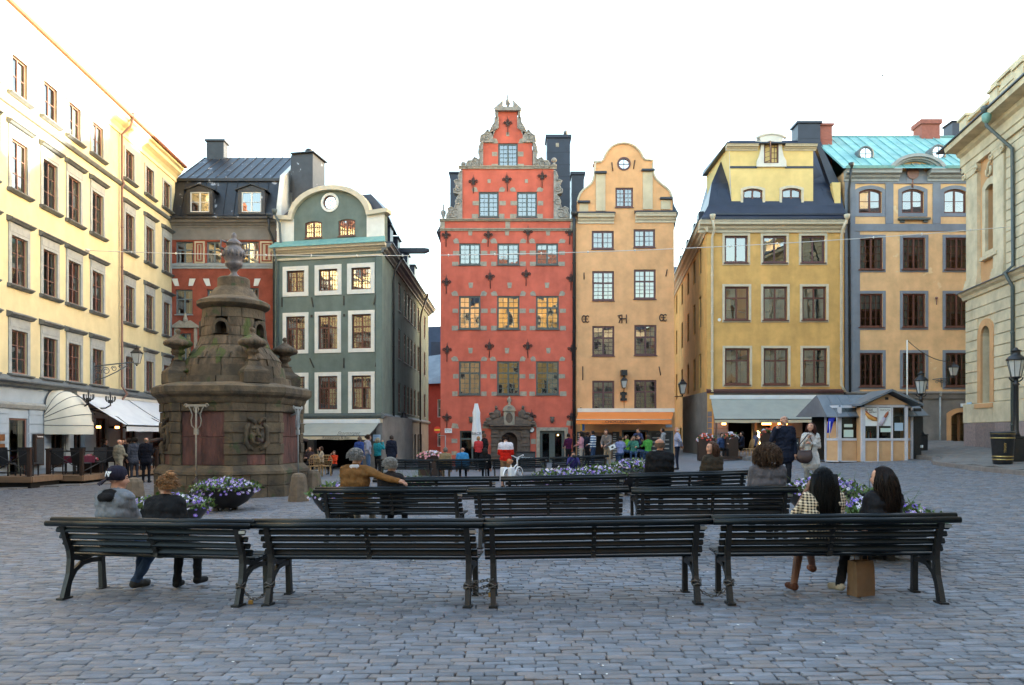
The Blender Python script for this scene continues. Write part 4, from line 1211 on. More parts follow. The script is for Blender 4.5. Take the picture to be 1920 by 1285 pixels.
def red_house():
 Y = 44.0; s = FPX / Y; X0 = 826.0
 pl = Plane((X0 - CX) / s, Y, 0); Z0 = .3
 root = thing('red_gabled_house', 'tall red stepped-gable house with grey stone scrolls and iron fleur anchors', 'building', loc3(pl, -Z0))
 def U(x): return (x - X0) / s
 def Z(y): return EYE + (HZ - y) / s + Z0
 def Pp(L): return [(U(x), Z(y)) for x, y in L]
 CXp = 952.5
 zgl = Z(797)
 wr = []
 def add(x0, x1, y0, y1, st): wr.append((U(x0), U(x1), Z(y1), Z(y0), st))
 add(934, 971, 269, 314, ST_RED_TOP)
 for x0, x1 in ((897.5, 935), (969, 1007)): add(x0, x1, 360, 407.5, ST_RED_TOP)
 for x0, x1 in ((861, 901), (932.5, 973.5), (1005, 1046.5)): add(x0, x1, 456.5, 497, ST_RED_ONE)
 for x0, x1 in ((860.5, 901), (932, 974), (1005, 1048)):
  add(x0, x1, 555, 617.5, ST_RED); add(x0, x1, 677.5, 740.5, ST_RED)
 outline = [(826, 890), (1079, 890), (1079, 413), (1038, 413), (1038, 314), (998, 314), (998, 267.5), (981, 267.5), (981, 254), (978, 247), (970, 240), (970, 210), (934, 210), (934, 240), (928, 247), (925, 254), (925, 267.5), (906, 267.5), (906, 316), (867, 316), (867, 413), (826, 413)]
 holes = [opening(*w[:4]) for w in wr]
 shop = [(U(862), U(909), Z(884), Z(808)), (U(1012), U(1058.5), Z(884), Z(808))]
 port = arc_top(U(940.5), U(970), Z(884), Z(811), U(970) - U(955.2))
 for q in shop: holes.append(opening(*q))
 holes.append(port)
 wall(root, Pp(outline), holes, .9, 'plaster_red')
 mb = MB(); mb.box(.01, U(1079) - .01, .9, 12, -.5, Z(413)); mb.prism([(.1, Z(413)), (U(1079) - .1, Z(413)), (U(1036), Z(330)), (U(990), Z(255)), (U(955), Z(225)), (U(915), Z(255)), (U(869), Z(330))], 1.0, 11.5, 1)
 mb.build('body', ['plaster_red', 'roof_navy'], root)
 for i, w in enumerate(wr):
  lab = None
  window(root, *w[:4], w[4])
  blocks_round(root, w[:4], keystone=(i > 2))
 # courses
 def course(y0, y1, x0, x1, pr, m='stone_trim', nm='string_course'):
  mb = MB(); molding(mb, U(x0), U(x1), [(.02, Z(y1)), (-pr * .5, Z(y1)), (-pr * .6, Z((y0 + y1) / 2)), (-pr, Z(y0) - .05), (-pr, Z(y0)), (.02, Z(y0) + .02)]); mb.build(nm, m, root)
 course(411.5, 415.5, 824, 1081, .16); course(429, 433.5, 825, 1080, .12); course(311.8, 317.5, 860, 1044, .12); course(265.5, 268.5, 902, 925, .08); course(265.5, 268.5, 981, 1003, .08)
 for x in (829.5, 952, 1074):
  mb = MB(); mb.box(U(x - 4.4), U(x + 4.4), -.04, .02, Z(428.5), Z(416)); mb.build('stone_block', 'stone_trim', root)
 # scroll-work flanks, mirrored
 L1 = [(867, 412.5), (838, 412.5), (838, 404), (841.5, 397), (840, 392), (846, 389), (852, 392), (855, 384), (857, 372), (862, 366), (858, 364), (851, 362), (851, 356), (857, 352), (855, 345), (852, 340), (857, 338), (861, 341), (860, 331), (863, 323), (867, 321)]
 L2 = [(906, 316), (875, 316), (875, 308), (878, 303), (885, 302.5), (890, 296.5), (895, 299), (899, 304), (900, 296), (897.5, 287), (899, 276), (902, 269), (906, 268)]
 L3 = [(925, 268), (901, 268), (901, 262), (902, 256), (909, 252), (914, 245), (916.5, 247), (917, 250), (925, 246)]
 L4 = [(925, 256), (919, 248), (922, 240), (925, 235), (928, 231), (928, 223), (931, 221), (934, 222), (934, 240), (928, 246)]
 L5 = [(934, 226), (931, 222), (929.5, 215), (930, 210), (934, 210)]
 for sg in (1, -1):
  def mx(x): return x if sg > 0 else 2 * CXp - x
  for L, sp in ((L1, ((853, 402, .30, 1), (859.5, 380, .23, 0), (860, 355, .2, 2), (846, 405, .16, 1))), (L2, ((888, 309, .22, 1), (899, 310, .14, 0), (902, 283, .1, 0))), (L3, ((913, 259, .2, 1),)), (L4, ((926, 242, .12, 1),)), (L5, ())):
   mb = MB()
   mb.prism([(U(mx(x)), Z(y)) for x, y in L], -.10, .55)
   for (x, y, r_, a0) in sp:
    spiral(mb, U(mx(x)), Z(y), r_, -.11, 1.5, .045, sg, a0)
   rim = [(U(mx(x)), -.1, Z(y)) for x, y in L[1:]]
   mb.tube(rim, .05, 5)
   mb.build('scroll_stone', 'stone_scroll', root)
 # ball finials, obelisk
 for (x, y, r_) in ((868.5, 308, .145), (1039, 301, .16)):
  mb = MB(); mb.lathe([(.16, Z(y) - .3), (.16, Z(y) - .22), (.07, Z(y) - .17), (.07, Z(y) - .1)], (U(x), .1), 10); mb.ball((U(x), .1, Z(y) + .04), r_, 12, 8); mb.build('ball_finial', 'stone_scroll', root)
 mb = MB(); u, z = U(831), Z(413); mb.lathe([(.13, z), (.13, z + .1), (.06, z + .14), (.15, z + .4), (.15, z + .55), (.06, z + .62), (.045, z + .9), (.0, z + 1.05)], (u, .1), 10); mb.build('obelisk_finial', 'stone_scroll', root)
 # broken pediment and urn
 mb = MB()
 for sg in (1, -1):
  def mx(x): return x if sg > 0 else 2 * CXp - x
  mb.prism([(U(mx(x)), Z(y)) for x, y in ((952.5, 210), (928, 210), (927.5, 206), (943, 191.5), (941.5, 199), (944, 203), (952.5, 204))], -.22, .5)
  mb.tube([(U(mx(927)), -.1, Z(206)), (U(mx(943.5)), -.1, Z(191))], .05, 5)
 mb.build('broken_pediment', 'stone_scroll', root)
 u, z = U(952.3), Z(204); mb = MB(); mb.lathe([(.16, z), (.16, z + .08), (.09, z + .14), (.07, z + .22), (.13, z + .3), (.15, z + .5), (.10, z + .58), (.05, z + .62), (.06, z + .72), (.03, z + .9), (0, z + 1.06)], (u, .1), 12); mb.build('urn_finial', 'stone_scroll', root)
 # anchors
 for (x, y) in ((952, 237), (887.5, 347), (950.8, 343), (1016.5, 337), (836.5, 447), (915.5, 447), (990, 441), (1068, 442), (837, 535), (919, 525), (986.5, 520), (1070.5, 528), (838.5, 662), (917.5, 655), (989.5, 655), (1072.5, 660), (838, 789), (1071, 788), (997, 787)):
  fleur_anchor(root, U(x), Z(y), k=1.0 if y > 250 else .95)
 for (x, y) in ((917, 340), (987, 340), (1045, 272), (952, 252)):
  mb = MB(); mb.box(U(x) - .09, U(x) + .09, -.018, .02, Z(y) - .11, Z(y) + .11); mb.build('stone_block', 'stone_trim', root)
 for (x, y) in ((854, 800), (1000.5, 797), (1069, 795), (912, 800)):
  mb = MB(); mb.prism([(U(x) - .25, Z(y) - .1), (U(x) + .2, Z(y) - .12), (U(x) + .12, Z(y) + .16), (U(x) - .18, Z(y) + .2)], -.02, .02); mb.build('stone_block', 'stone_trim', root)
 for (x, y, w, h) in ((852, 827, .34, .26), (852, 850, .34, .22), (1000, 828, .3, .3)):
  mb = MB(); mb.box(U(x) - w / 2, U(x) + w / 2, -.018, .02, Z(y) - h / 2, Z(y) + h / 2); mb.build('stone_block', 'stone_trim', root)
 for (x, y) in ((883, 788), (1035.5, 788)): # carved masks
  mb = MB(); mb.ball((U(x), -.03, Z(y)), (.13, .12, .18), 10, 8); mb.ball((U(x), -.14, Z(y) - .03), (.03, .05, .06), 6, 5); mb.ball((U(x) - .05, -.12, Z(y) + .03), (.03, .03, .02), 6, 5); mb.ball((U(x) + .05, -.12, Z(y) + .03), (.03, .03, .02), 6, 5); mb.box(U(x) - .14, U(x) + .14, -.06, .02, Z(y) + .12, Z(y) + .2)
  mb.build('stone_mask', 'stone_portal', root)
 # portal
 y0 = -.3
 mb = MB()
 mb.prism([(U(921), Z(884)), (U(994), Z(884)), (U(994), Z(804)), (U(921), Z(804))], y0 + .18, .01, 0, holes=[port])
 for x0, x1 in ((922, 934.5), (979, 991.5)):
  for k, (ya, yb) in enumerate(((872, 857), (856, 850), (849, 838), (837, 832), (831, 821), (820, 815), (814, 806))):
   e = .0 if k % 2 == 0 else .05
   mb.box(U(x0) - e, U(x1) + e, y0 - e + .06, y0 + .2, Z(ya), Z(yb))
 molding(mb, U(919), U(996), [(.02, Z(805)), (y0 + .02, Z(805)), (y0 - .02, Z(801)), (y0 - .18, Z(799)), (y0 - .18, Z(797)), (.02, Z(796))])
 n = 11
 for i in range(n): # arch stones
  t0, t1 = PI * i / n + .02, PI * (i + 1) / n - .02
  c0, r0, r1 = (U(955.3), Z(825.6)), .47, .68 if i != n // 2 else .8
  pts = [(c0[0] + r0 * math.cos(t0), c0[1] + r0 * math.sin(t0)), (c0[0] + r1 * math.cos(t0), c0[1] + r1 * math.sin(t0)), (c0[0] + r1 * math.cos(t1), c0[1] + r1 * math.sin(t1)), (c0[0] + r0 * math.cos(t1), c0[1] + r0 * math.sin(t1))]
  mb.prism(pts, y0 + .10, y0 + .185)
 mb.build('portal', 'stone_portal', root)
 mb = MB(); mb.box(U(940), U(971), .5, .56, Z(884), Z(808)); mb.build('portal_door', 'wood_dark', root)
 mb = MB(); mb.box(U(944.5), U(965), y0 + .06, .0, Z(797), Z(771))
 oo = [(U(944.5), Z(797)), (U(965), Z(797)), (U(965), Z(771)), (U(944.5), Z(771))]
 ov = [(U(954.8) + .21 * math.cos(t), Z(784) + .31 * math.sin(t)) for t in np.linspace(0, 2 * PI, 25)[:-1]]
 mb.prism(oo, y0 - .02, y0 + .06, 0, holes=[ov])
 mb.prism([(U(954.8) + .2 * math.cos(t), Z(784) + .3 * math.sin(t)) for t in np.linspace(0, 2 * PI, 25)[:-1]], y0 + .03, y0 + .07, 1)
 mb.prism(arc_top(U(942.5), U(967), Z(771), Z(759.5), .36), y0 - .1, 0)
 spiral(mb, U(955), Z(765.5), .12, y0 - .11, 1.2, .03)
 z = Z(759.5); mb.lathe([(.08, z - .02), (.1, z + .06), (.06, z + .1), (.13, z + .22), (.12, z + .36), (.05, z + .44), (.02, z + .5)], (U(954.8), y0 * .5), 10)
 mb.build('inscription_tablet', ['stone_trim', 'stone_portal'], root)
 for sg, x in ((-1, 930), (1, 981)): # two reclining carved figures on the sloping pediment halves
  mb = MB(); c = U(x); z = Z(797) + .02
  mb.hexa([(c - .7, y0 - .1, z), (c + .7, y0 - .1, z), (c + .7, 0, z), (c - .7, 0, z), (c - .7, y0 - .1, z + (.12 if sg < 0 else .8)), (c + .7, y0 - .1, z + (.8 if sg < 0 else .12)), (c + .7, 0, z + (.8 if sg < 0 else .12)), (c - .7, 0, z + (.12 if sg < 0 else .8))] if False else [(c - .75, y0 - .1, z), (c + .5, y0 - .1, z), (c + .5, 0, z), (c - .75, 0, z), (c - .72, y0 - .1, z + .08), (c + .45, y0 - .1, z + .5), (c + .45, 0, z + .5), (c - .72, 0, z + .08)] if sg < 0 else [(c - .5, y0 - .1, z), (c + .75, y0 - .1, z), (c + .75, 0, z), (c - .5, 0, z), (c - .45, y0 - .1, z + .5), (c + .72, y0 - .1, z + .08), (c + .72, 0, z + .08), (c - .45, 0, z + .5)])
  def B(dx, dz, rx, rz, dy=-.22): mb.ball((c - sg * dx, y0 + dy + .2, z + dz), (rx, .13, rz), 9, 7, noise_=.15)
  B(.05, .62, .21, .29); B(.02, .98, .095, .12); B(-.16, .44, .24, .16); B(-.40, .28, .22, .13); B(-.58, .14, .15, .08); B(.24, .6, .07, .2); B(-.2, .66, .17, .07); B(-.34, .62, .07, .09)
  mb.build('carved_figure', 'stone_portal', root)
 # shop doors
 window(root, *shop[0], St('frame_green', 2, (1, 1), .8, (1, 1), fw=.09, cm=.1, glass='glass_shop', curtain=0, rec=.12), name='shop_window')
 window(root, *shop[1], St('frame_green', 2, (1, 1), None, fw=.16, cm=.34, glass='glass_shop', curtain=0, rec=.12), name='shop_door')
 a, b, c, d = shop[1]
 mb = MB(); mb.prism([(a - .2, c), (b + .2, c), (b + .2, d + .2), (a - .2, d + .2)], -.07, .02, 0, holes=[[(a, c - .0), (b, c - .0), (b, d), (a, d)]] if False else []) if False else None
 mb = MB(); mb.box(a - .2, a, -.07, .02, c, d + .2); mb.box(b, b + .2, -.07, .02, c, d + .2); mb.box(a, b, -.07, .02, d, d + .2); mb.build('door_surround', 'stone_trim', root)
 mb = MB(); mb.ball((b - .35, .6, d - .25), .05, 8, 6); mb.build('ceiling_lamp', 'lamp_warm', root)
 # white round sign by the portal
 mb = MB(); mb.lathe([(.02, 0), (.145, 0), (.145, .05), (.02, .05)], (0, 0), 18, 0, False); o = mb.build('round_sign', 'paper_white', root, (U(996.8), -.02, Z(806)))
 o.rotation_euler = (R(90), 0, 0)
 mb = MB(); mb.tube([(U(996.8) + .16 * math.cos(t), -.06, Z(806) + .16 * math.sin(t)) for t in np.linspace(0, 2 * PI, 19)[:-1]], .025, 5, closed=True); mb.tube([(U(996.8), -.03, Z(806) + .15), (U(996.8), -.03, Z(790))], .02, 4); mb.build('sign_ring', 'black_iron', root)
 # chimneys
 def ch(x0, x1, y0_, yb, dep, m, cap): chimney(root, (U(x0) + U(x1)) / 2 * (Y + dep) / Y if False else U((x0 + x1) / 2), dep, Z(413) - .5, Z(y0_), U(x1) - U(x0), 1.2, m, None)
 sc = (Y + 6) / Y
 def far(x, y, dep): # a photo point carried back to depth dep
  k = (Y + dep) / FPX
  return (x - CX) * k - pl.o.x, EYE + (HZ - y) * k + Z0
 for (x0, x1, y0_, dep, pots) in ((1025.5, 1069, 259, 5.0, 0), (1072, 1095, 328, 6.0, 0), (844, 868, 326, 6.0, 0)):
  a, z = far(x0, y0_, dep); b, _ = far(x1, y0_, dep)
  chimney(root, (a + b) / 2, dep + .6, Z(413) - .5, z, b - a, 1.2, 'roof_navy', cap=.2 if pots == 0 and x0 > 1000 else .12)
 a, z = far(1061, 259, 5.4); mb = MB(); mb.lathe([(.05, z), (.05, z + .3), (.14, z + .34), (.16, z + .46), (.08, z + .56), (0, z + .6)], (a, 5.6), 10); mb.build('chimney_cowl', 'trim_slate', root)
 # roof skirts at the sides
 mb = MB(); mb.prism([(-.28, Z(433)), (.02, Z(433)), (.02, Z(415)), (-.05, Z(420))], .3, 12); mb.build('roof_edge', 'roof_navy', root)
 pipe(root, [(U(1076), -.25, Z(408)), (U(1076), -.14, Z(430)), (U(1076), -.12, Z(880))], .09, 'black_iron')
 return root, pl
RED, PL_RED = red_house()
# =================================================================== orange house with the curved gable
def orange_house():
 Y = 44.0; s = FPX / Y; X0 = 1079.6
 pl = Plane((X0 - CX) / s, Y, 0); Z0 = .3
 root = thing('orange_gabled_house', 'orange house with a curvy rounded gable and round attic window', 'building', loc3(pl, -Z0))
 def U(x): return (x - X0) / s
 def Z(y): return EYE + (HZ - y) / s + Z0
 wr = []
 def add(x0, x1, y0, y1, st, **k): wr.append((U(x0), U(x1), Z(y1), Z(y0), st))
 add(1154, 1187, 352, 389, ST_ORANGE_TOP)
 add(1109.5, 1151, 433, 467.5, ST_ORANGE_ONE); add(1188, 1228.5, 430, 464.5, ST_ORANGE_ONE)
 add(1110.5, 1151.5, 508.5, 564, ST_ORANGE); add(1188.5, 1229.5, 505.5, 561, ST_ORANGE)
 add(1110.5, 1152, 611.5, 667.5, ST_ORANGE); add(1189.3, 1231, 609.5, 666.5, ST_ORANGE)
 add(1110.5, 1152, 714, 769, ST_ORANGE); add(1189.3, 1231, 712.5, 768, ST_ORANGE)
 curve = [(1083, 380), (1084.5, 372), (1088, 363.5), (1093, 357.5), (1098.5, 353), (1104, 349), (1109.5, 343.5), (1112.5, 337), (1114.5, 327), (1116, 306), (1113.3, 304.3), (1127, 304), (1131, 300), (1134, 293), (1138, 285.5), (1144, 278), (1151, 273), (1159, 270), (1168, 268.7), (1177, 269.2), (1185, 271.7), (1192, 276), (1198, 282), (1203, 289), (1206, 296), (1210, 300), (1224.5, 301), (1223.5, 318), (1226.5, 329), (1231, 337), (1237, 343), (1244, 348.5), (1250, 353), (1255.5, 359), (1258.5, 366), (1260.3, 374)]
 outline = [(1080, 890), (1265.5, 890), (1263.5, 402), (1261, 400), (1261, 376)] + list(reversed(curve)) + [(1083.5, 402), (1080, 402)]
 zr = Z(307.5); ur = U(1170); rr = .33
 rh = [(ur + rr * math.cos(t), zr + rr * math.sin(t)) for t in np.linspace(0, 2 * PI, 21)[:-1]]
 shop = [(U(1100), U(1140), Z(884), Z(818)), (U(1169), U(1212), Z(884), Z(810))]
 wall(root, [(U(x), Z(y)) for x, y in outline], [opening(*w[:4]) for w in wr] + [rh] + [opening(*q) for q in shop], .8, 'plaster_orange')
 for w in wr: window(root, *w[:4], w[4])
 mb = MB(); mb.box(.02, U(1263), .8, 12, -.5, Z(402)); mb.prism([(.1, Z(402)), (U(1262), Z(402)), (U(1225), Z(325)), (U(1170), Z(285)), (U(1118), Z(325))], .85, 11.8, 1); mb.build('body', ['plaster_orange', 'roof_navy'], root)
 mb = MB(); mb.tube([(U(x), -.03, Z(y)) for x, y in curve], .07, 6); mb.build('gable_edge', 'trim_cream', root)
 mb = MB()
 for x0, x1, y0, y1 in ((1117, 1135, 327, 396), (1205, 1223.5, 323, 393), (1086.5, 1103, 382, 398), (1239, 1257, 376, 393)): mb.box(U(x0), U(x1), -.06, .01, Z(y1), Z(y0))
 mb.build('pilaster', 'plaster_pale', root)
 mb = MB()
 for x0, x1, y0 in ((1114.5, 1137, 323), (1202.5, 1227, 318.5), (1083, 1106, 378), (1237, 1260, 371.5)): mb.box(U(x0), U(x1), -.2, .02, Z(y0 + 3.4), Z(y0))
 mb.build('pilaster_cap', 'roof_navy', root)
 for x0, x1, dy in ((1083, 1151, 2), (1191, 1266, 0)):
  mb = MB(); molding(mb, U(x0), U(x1), cornice_prof(Z(418 + dy), Z(401 + dy), .34)); mb.build('cornice', 'trim_cream', root)
  mb = MB(); molding(mb, U(x0) - .05, U(x1) + .05, [(.02, Z(401 + dy)), (-.38, Z(401 + dy)), (-.38, Z(399.5 + dy)), (.02, Z(394 + dy))]); mb.build('cornice_cap', 'roof_navy', root)
 mb = MB(); mb.prism([(U(1261), Z(402)), (U(1261), Z(370)), (U(1264), Z(385)), (U(1272), Z(399)), (U(1271), Z(405))], .0, 11); mb.prism([(U(1264), Z(430)), (U(1264), Z(402)), (U(1271), Z(402)), (U(1265.5), Z(428))], .1, 11); mb.build('roof_edge', 'roof_navy', root)
 mb = MB(); mb.prism([(ur + .40 * math.cos(t), zr + .40 * math.sin(t)) for t in np.linspace(0, 2 * PI, 25)[:-1]], -.03, .1, 0, holes=[[(ur + .29 * math.cos(t), zr + .29 * math.sin(t)) for t in np.linspace(0, 2 * PI, 25)[:-1]]])
 mb.box(ur - .02, ur + .02, .02, .07, zr - .3, zr + .3); mb.box(ur - .3, ur + .3, .025, .065, zr - .02, zr + .02)
 o = mb.build('round_window', 'frame_plum', root)
 mb = MB(); mb.prism([(ur + .3 * math.cos(t), zr + .3 * math.sin(t)) for t in np.linspace(0, 2 * PI, 19)[:-1]], .06, .064); mb.build('pane', 'glass', o)
 # iron wall anchors: plain bars and monograms
 mb = MB()
 for (x, y, h, t) in ((1148, 313, .26, .03), (1189, 309, .26, -.04), (1095, 518, .2, .0), (1249.5, 512, .2, -.04), (1092.5, 700, .4, .0), (1237, 696, .25, .05), (1089, 768, .12, 0)):
  mb.tube([(U(x) - t, -.03, Z(y) + h), (U(x) + t, -.03, Z(y) - h)], .028, 5)
 mb.build('wall_anchor', 'iron', root)
 def arc(mb, cx, cz, r, a0, a1, sx=1.0): mb.tube([(cx + sx * r * math.cos(t), -.04, cz + 1.25 * r * math.sin(t)) for t in np.linspace(a0, a1, 12)], .03, 5)
 for x, y in ((1098, 598.5), (1243.5, 596)):
  mb = MB(); u, z = U(x), Z(y)
  arc(mb, u - .10, z, .15, -2.3, 2.3, -.8); arc(mb, u + .10, z, .15, -2.3, 2.3, .8) if False else None
  arc(mb, u - .04, z, .17, 2.4 - PI, PI - 2.4, 1.0) if False else None
  mb.tube([(u + dx, -.04, z + dz) for dx, dz in ((-.19, .12), (-.13, .2), (-.04, .17), (0, .08), (0, -.08), (-.04, -.17), (-.13, -.2), (-.19, -.12))], .03, 5)
  mb.tube([(u + dx, -.04, z + dz) for dx, dz in ((.19, .12), (.13, .2), (.04, .17), (0, .08), (0, -.08), (.04, -.17), (.13, -.2), (.19, -.12))], .03, 5)
  mb.box(u - .14, u + .14, -.05, -.02, z - .02, z + .02)
  mb.build('wall_monogram', 'iron', root)
 u, z = U(1166), Z(598); mb = MB()
 for dx in (-.0, .26): mb.tube([(u + dx, -.04, z - .26), (u + dx, -.04, z + .24)], .03, 5)
 mb.tube([(u - .02, -.04, z), (u + .28, -.04, z)], .03, 5)
 mb.tube([(u, -.04, z + .22), (u - .14, -.04, z + .2), (u - .18, -.04, z + .1), (u - .1, -.04, z + .02), (u, -.04, z)], .03, 5); mb.tube([(u - .04, -.04, z), (u - .14, -.04, z - .14), (u - .17, -.04, z - .25)], .03, 5)
 mb.tube([(u - .18, -.04, z + .2), (u - .26, -.04, z + .16)], .022, 5)
 mb.build('wall_monogram', 'iron', root)
 # wall lantern on a bracket
 u = U(1168.5)
 mb = MB(); mb.box(u - .17, u + .17, -.5, .0, Z(705), Z(695)); mb.box(u - .03, u + .03, -.34, -.28, Z(710), Z(704.5)); mb.tube([(u + .04, -.02, Z(746)), (u + .06, -.02, Z(770))], .012, 4)
 mb.box(u - .1, u + .1, -.16, 0, Z(752), Z(735)); mb.box(u - .18, u + .2, -.13, 0, Z(741), Z(736)); mb.box(u - .18, u + .2, -.13, 0, Z(751.5), Z(747)); mb.tube([(u, -.1, Z(738)), (u, -.31, Z(732)), (u, -.31, Z(729))], .03, 5)
 mb.build('lamp_bracket', 'black_iron', root)
 lantern_head(root, (u, -.31, Z(728)), .17, .42)
 # ground floor
 a, b, c, d = shop[0]
 mb = MB(); mb.box(a - .22, a, -.05, .02, c, d + .22); mb.box(b, b + .22, -.05, .02, c, d + .22); mb.box(a, b, -.05, .02, d, d + .22); mb.build('door_surround', 'stone_portal', root)
 mb = MB(); mb.box(a, b, .6, .65, c, d); mb.build('shop_door', 'dark_void', root)  # near-black sheet set back stands for the unlit interior
 a, b, c, d = shop[1]
 mb = MB(); mb.box(a - .1, a, -.06, .02, c, d); mb.box(b, b + .1, -.06, .02, c, d); mb.box(a - .1, b + .1, -.06, .02, d, d + .1); mb.box(a, b, .0, .3, Z(829), Z(827)); mb.box(a, b, 1.2, 1.25, c, d, 1)
 mb.build('shop_window', ['frame_green', 'dark_void'], root)
 for k, (dx, h) in enumerate(((.28, .17), (.52, .22), (.78, .2), (1.02, .26), (1.15, .18))):
  mb = MB(); mb.lathe([(.06, Z(827)), (.08, Z(827) + h * .5), (.04, Z(827) + h * .75), (.03, Z(827) + h)], (a + dx, .15), 8); mb.build('jar', 'trim_cream', root)
 mb = MB(); mb.ball((a + .65, .5, Z(836)), (.035, .035, .09), 6, 5); mb.build('candle_lamp', 'lamp_warm', root)
 mb = MB(); mb.box(U(1216), U(1262), -.05, .02, Z(884), Z(808)); mb.box(U(1221), U(1258), -.07, -.049, Z(860), Z(811), 1); mb.build('side_door', ['frame_green', 'slate_board'], root)
 lettering('LIQUEUR', .13, 'chalk', root, (U(1238), -.08, Z(813)))
 for k in range(9):
  mb = MB(); mb.box(U(1223 + (k % 2) * 17), U(1237 + (k % 2) * 17), -.078, -.07, Z(822 + k * 4), Z(820 + k * 4)); mb.build('chalk_line', 'chalk', root)
 for x0, x1 in ((1082, 1095), (1148, 1161)):
  mb = MB(); mb.box(U(x0), U(x1), -.06, .01, Z(866), Z(810)); o = mb.build('menu_board', 'slate_board', root)
  mb = MB()
  for k in range(12):
   w = rng.uniform(.5, .9) * (U(x1) - U(x0)) * .9
   mb.box(U(x0) + .03, U(x0) + .03 + w, -.066, -.06, Z(815 + k * 4.2), Z(813.4 + k * 4.2))
  mb.build('chalk_writing', 'chalk', o)
 mb = MB(); mb.box(U(1087), U(1090), -.5, -.47, Z(808), Z(796), 0); mb.box(U(1090), U(1094.5), -.5, -.47, Z(808), Z(796), 1); mb.build('pennant', ['sign_yellow', 'sign_blue'], root)
 mb = MB(); mb.box(U(1248), U(1260), -.05, 0, Z(801.5), Z(796.5)); mb.build('street_sign', 'sign_paleblue', root)
 return root, pl, Z0
ORANGE, PL_ORANGE, OZ0 = orange_house()
def awning(name, label, pl, x0, x1, ytop, proj, yfront, yval, fab, val, box_m, xf0=None, xf1=None, stripe=None, seams=()):
 """roller awning on a facade plane: box, sloping fabric, valance, front bar and folding arms"""
 u0 = pl(x0, ytop)[0]; u1, zt = pl(x1, ytop)
 zf = pl(xf0 or x0, yfront, proj)[1]; zv = pl(xf0 or x0, yval, proj)[1]
 f0 = pl(xf0 or x0, yfront, proj)[0]; f1 = pl(xf1 or x1, yfront, proj)[0]
 base = pl.o + pl.u * u0
 r = thing(name, label, 'awning', (base.x, base.y, zf), pl.a)
 du = u1 - u0; f0 -= u0; f1 -= u0; dz = zt - zf
 mb = MB(); n, k = 16, 6
 rings = [[((0 + (du) * i / n) * (1 - j / k) + (f0 + (f1 - f0) * i / n) * j / k, -.12 - (proj - .12) * j / k, dz * (1 - j / k) - .06 * math.sin(PI * j / k) - .015 * math.sin(i * 2.3) * math.sin(PI * j / k)) for i in range(n + 1)] for j in range(k + 1)]
 mb.loft(rings, 0, True, cap=False, closed=False); mb.build('fabric', fab, r, fix=False)
 mb = MB(); fr = rings[-1]
 mb.loft([[(p[0], p[1] - .005, p[2]) for p in fr], [(p[0], p[1] - .012 + .02 * math.sin(i * 1.7), zv - zf + .012 * math.sin(i * 1.1)) for i, p in enumerate(fr)]], 0, True, cap=False, closed=False); mb.build('valance', val, r, fix=False)
 mb = MB(); mb.box(-.05, du + .05, -.2, .0, dz - .02, dz + .2); mb.build('awning_box', box_m, r)
 mb = MB(); mb.tube([(f0, -proj, .0), (f1, -proj, .0)], .03, 6)
 for q in (f0 + .4, f1 - .4): mb.tube([(q, -.1, dz - .3), (q + .25, -proj * .55, dz * .4 - .2), (q, -proj + .05, -.04)], .025, 5)
 mb.build('awning_arm', stripe or 'frame_dark', r)
 return r, f0, f1, dz, proj, zv - zf
def add_awning_text(r, f0, f1, proj, zc, body, size, m, off=0.0, sx=1.0, shear=0.0):
 return lettering(body, size, m, r, ((f0 + f1) / 2 + off, -proj - .04, zc), sx=sx, shear=shear)
r, f0, f1, dz, pr, zv = awning('orange_awning', 'orange awning lettered over the chocolate cafe', PL_ORANGE, 1084, 1262, 772.5, 1.6, 787, 795.5, 'awning_orange', 'awning_orange', 'trim_white', 1080, 1259, 'awning_stripe')
add_awning_text(r, f0, f1, pr, zv / 2 + .0, '....CHOKLADKOPPEN....', .235, 'letter_brown', -.05)
r, f0, f1, dz, pr, zv = awning('restaurant_awning', 'grey awning with a sand band on the green corner house', PL_GREEN, 545, 712, 793, 2.0, 817.5, 824.5, 'awning_grey', 'awning_band', 'awning_white', 540, 690)
add_awning_text(r, f0, f1, pr, zv / 2, 'Restaurang & Bar', .22, 'letter_grey', .5)
lettering('Stortorget', .3, 'letter_grey', r, ((f0 + f1) / 2 + 1.1, -pr + .16, .14), tilt=52, shear=.35)
mb = MB(); mb.box(.65, .77, -.7, -.58, .38, .46); mb.hexa([(.2, -1.9, .05), (.3, -1.9, .05), (1.05, -.3, .62), (.95, -.3, .62), (.2, -1.9, .09), (.3, -1.9, .09), (1.05, -.3, .66), (.95, -.3, .66)]); mb.build('awning_gap', 'black_iron', r)
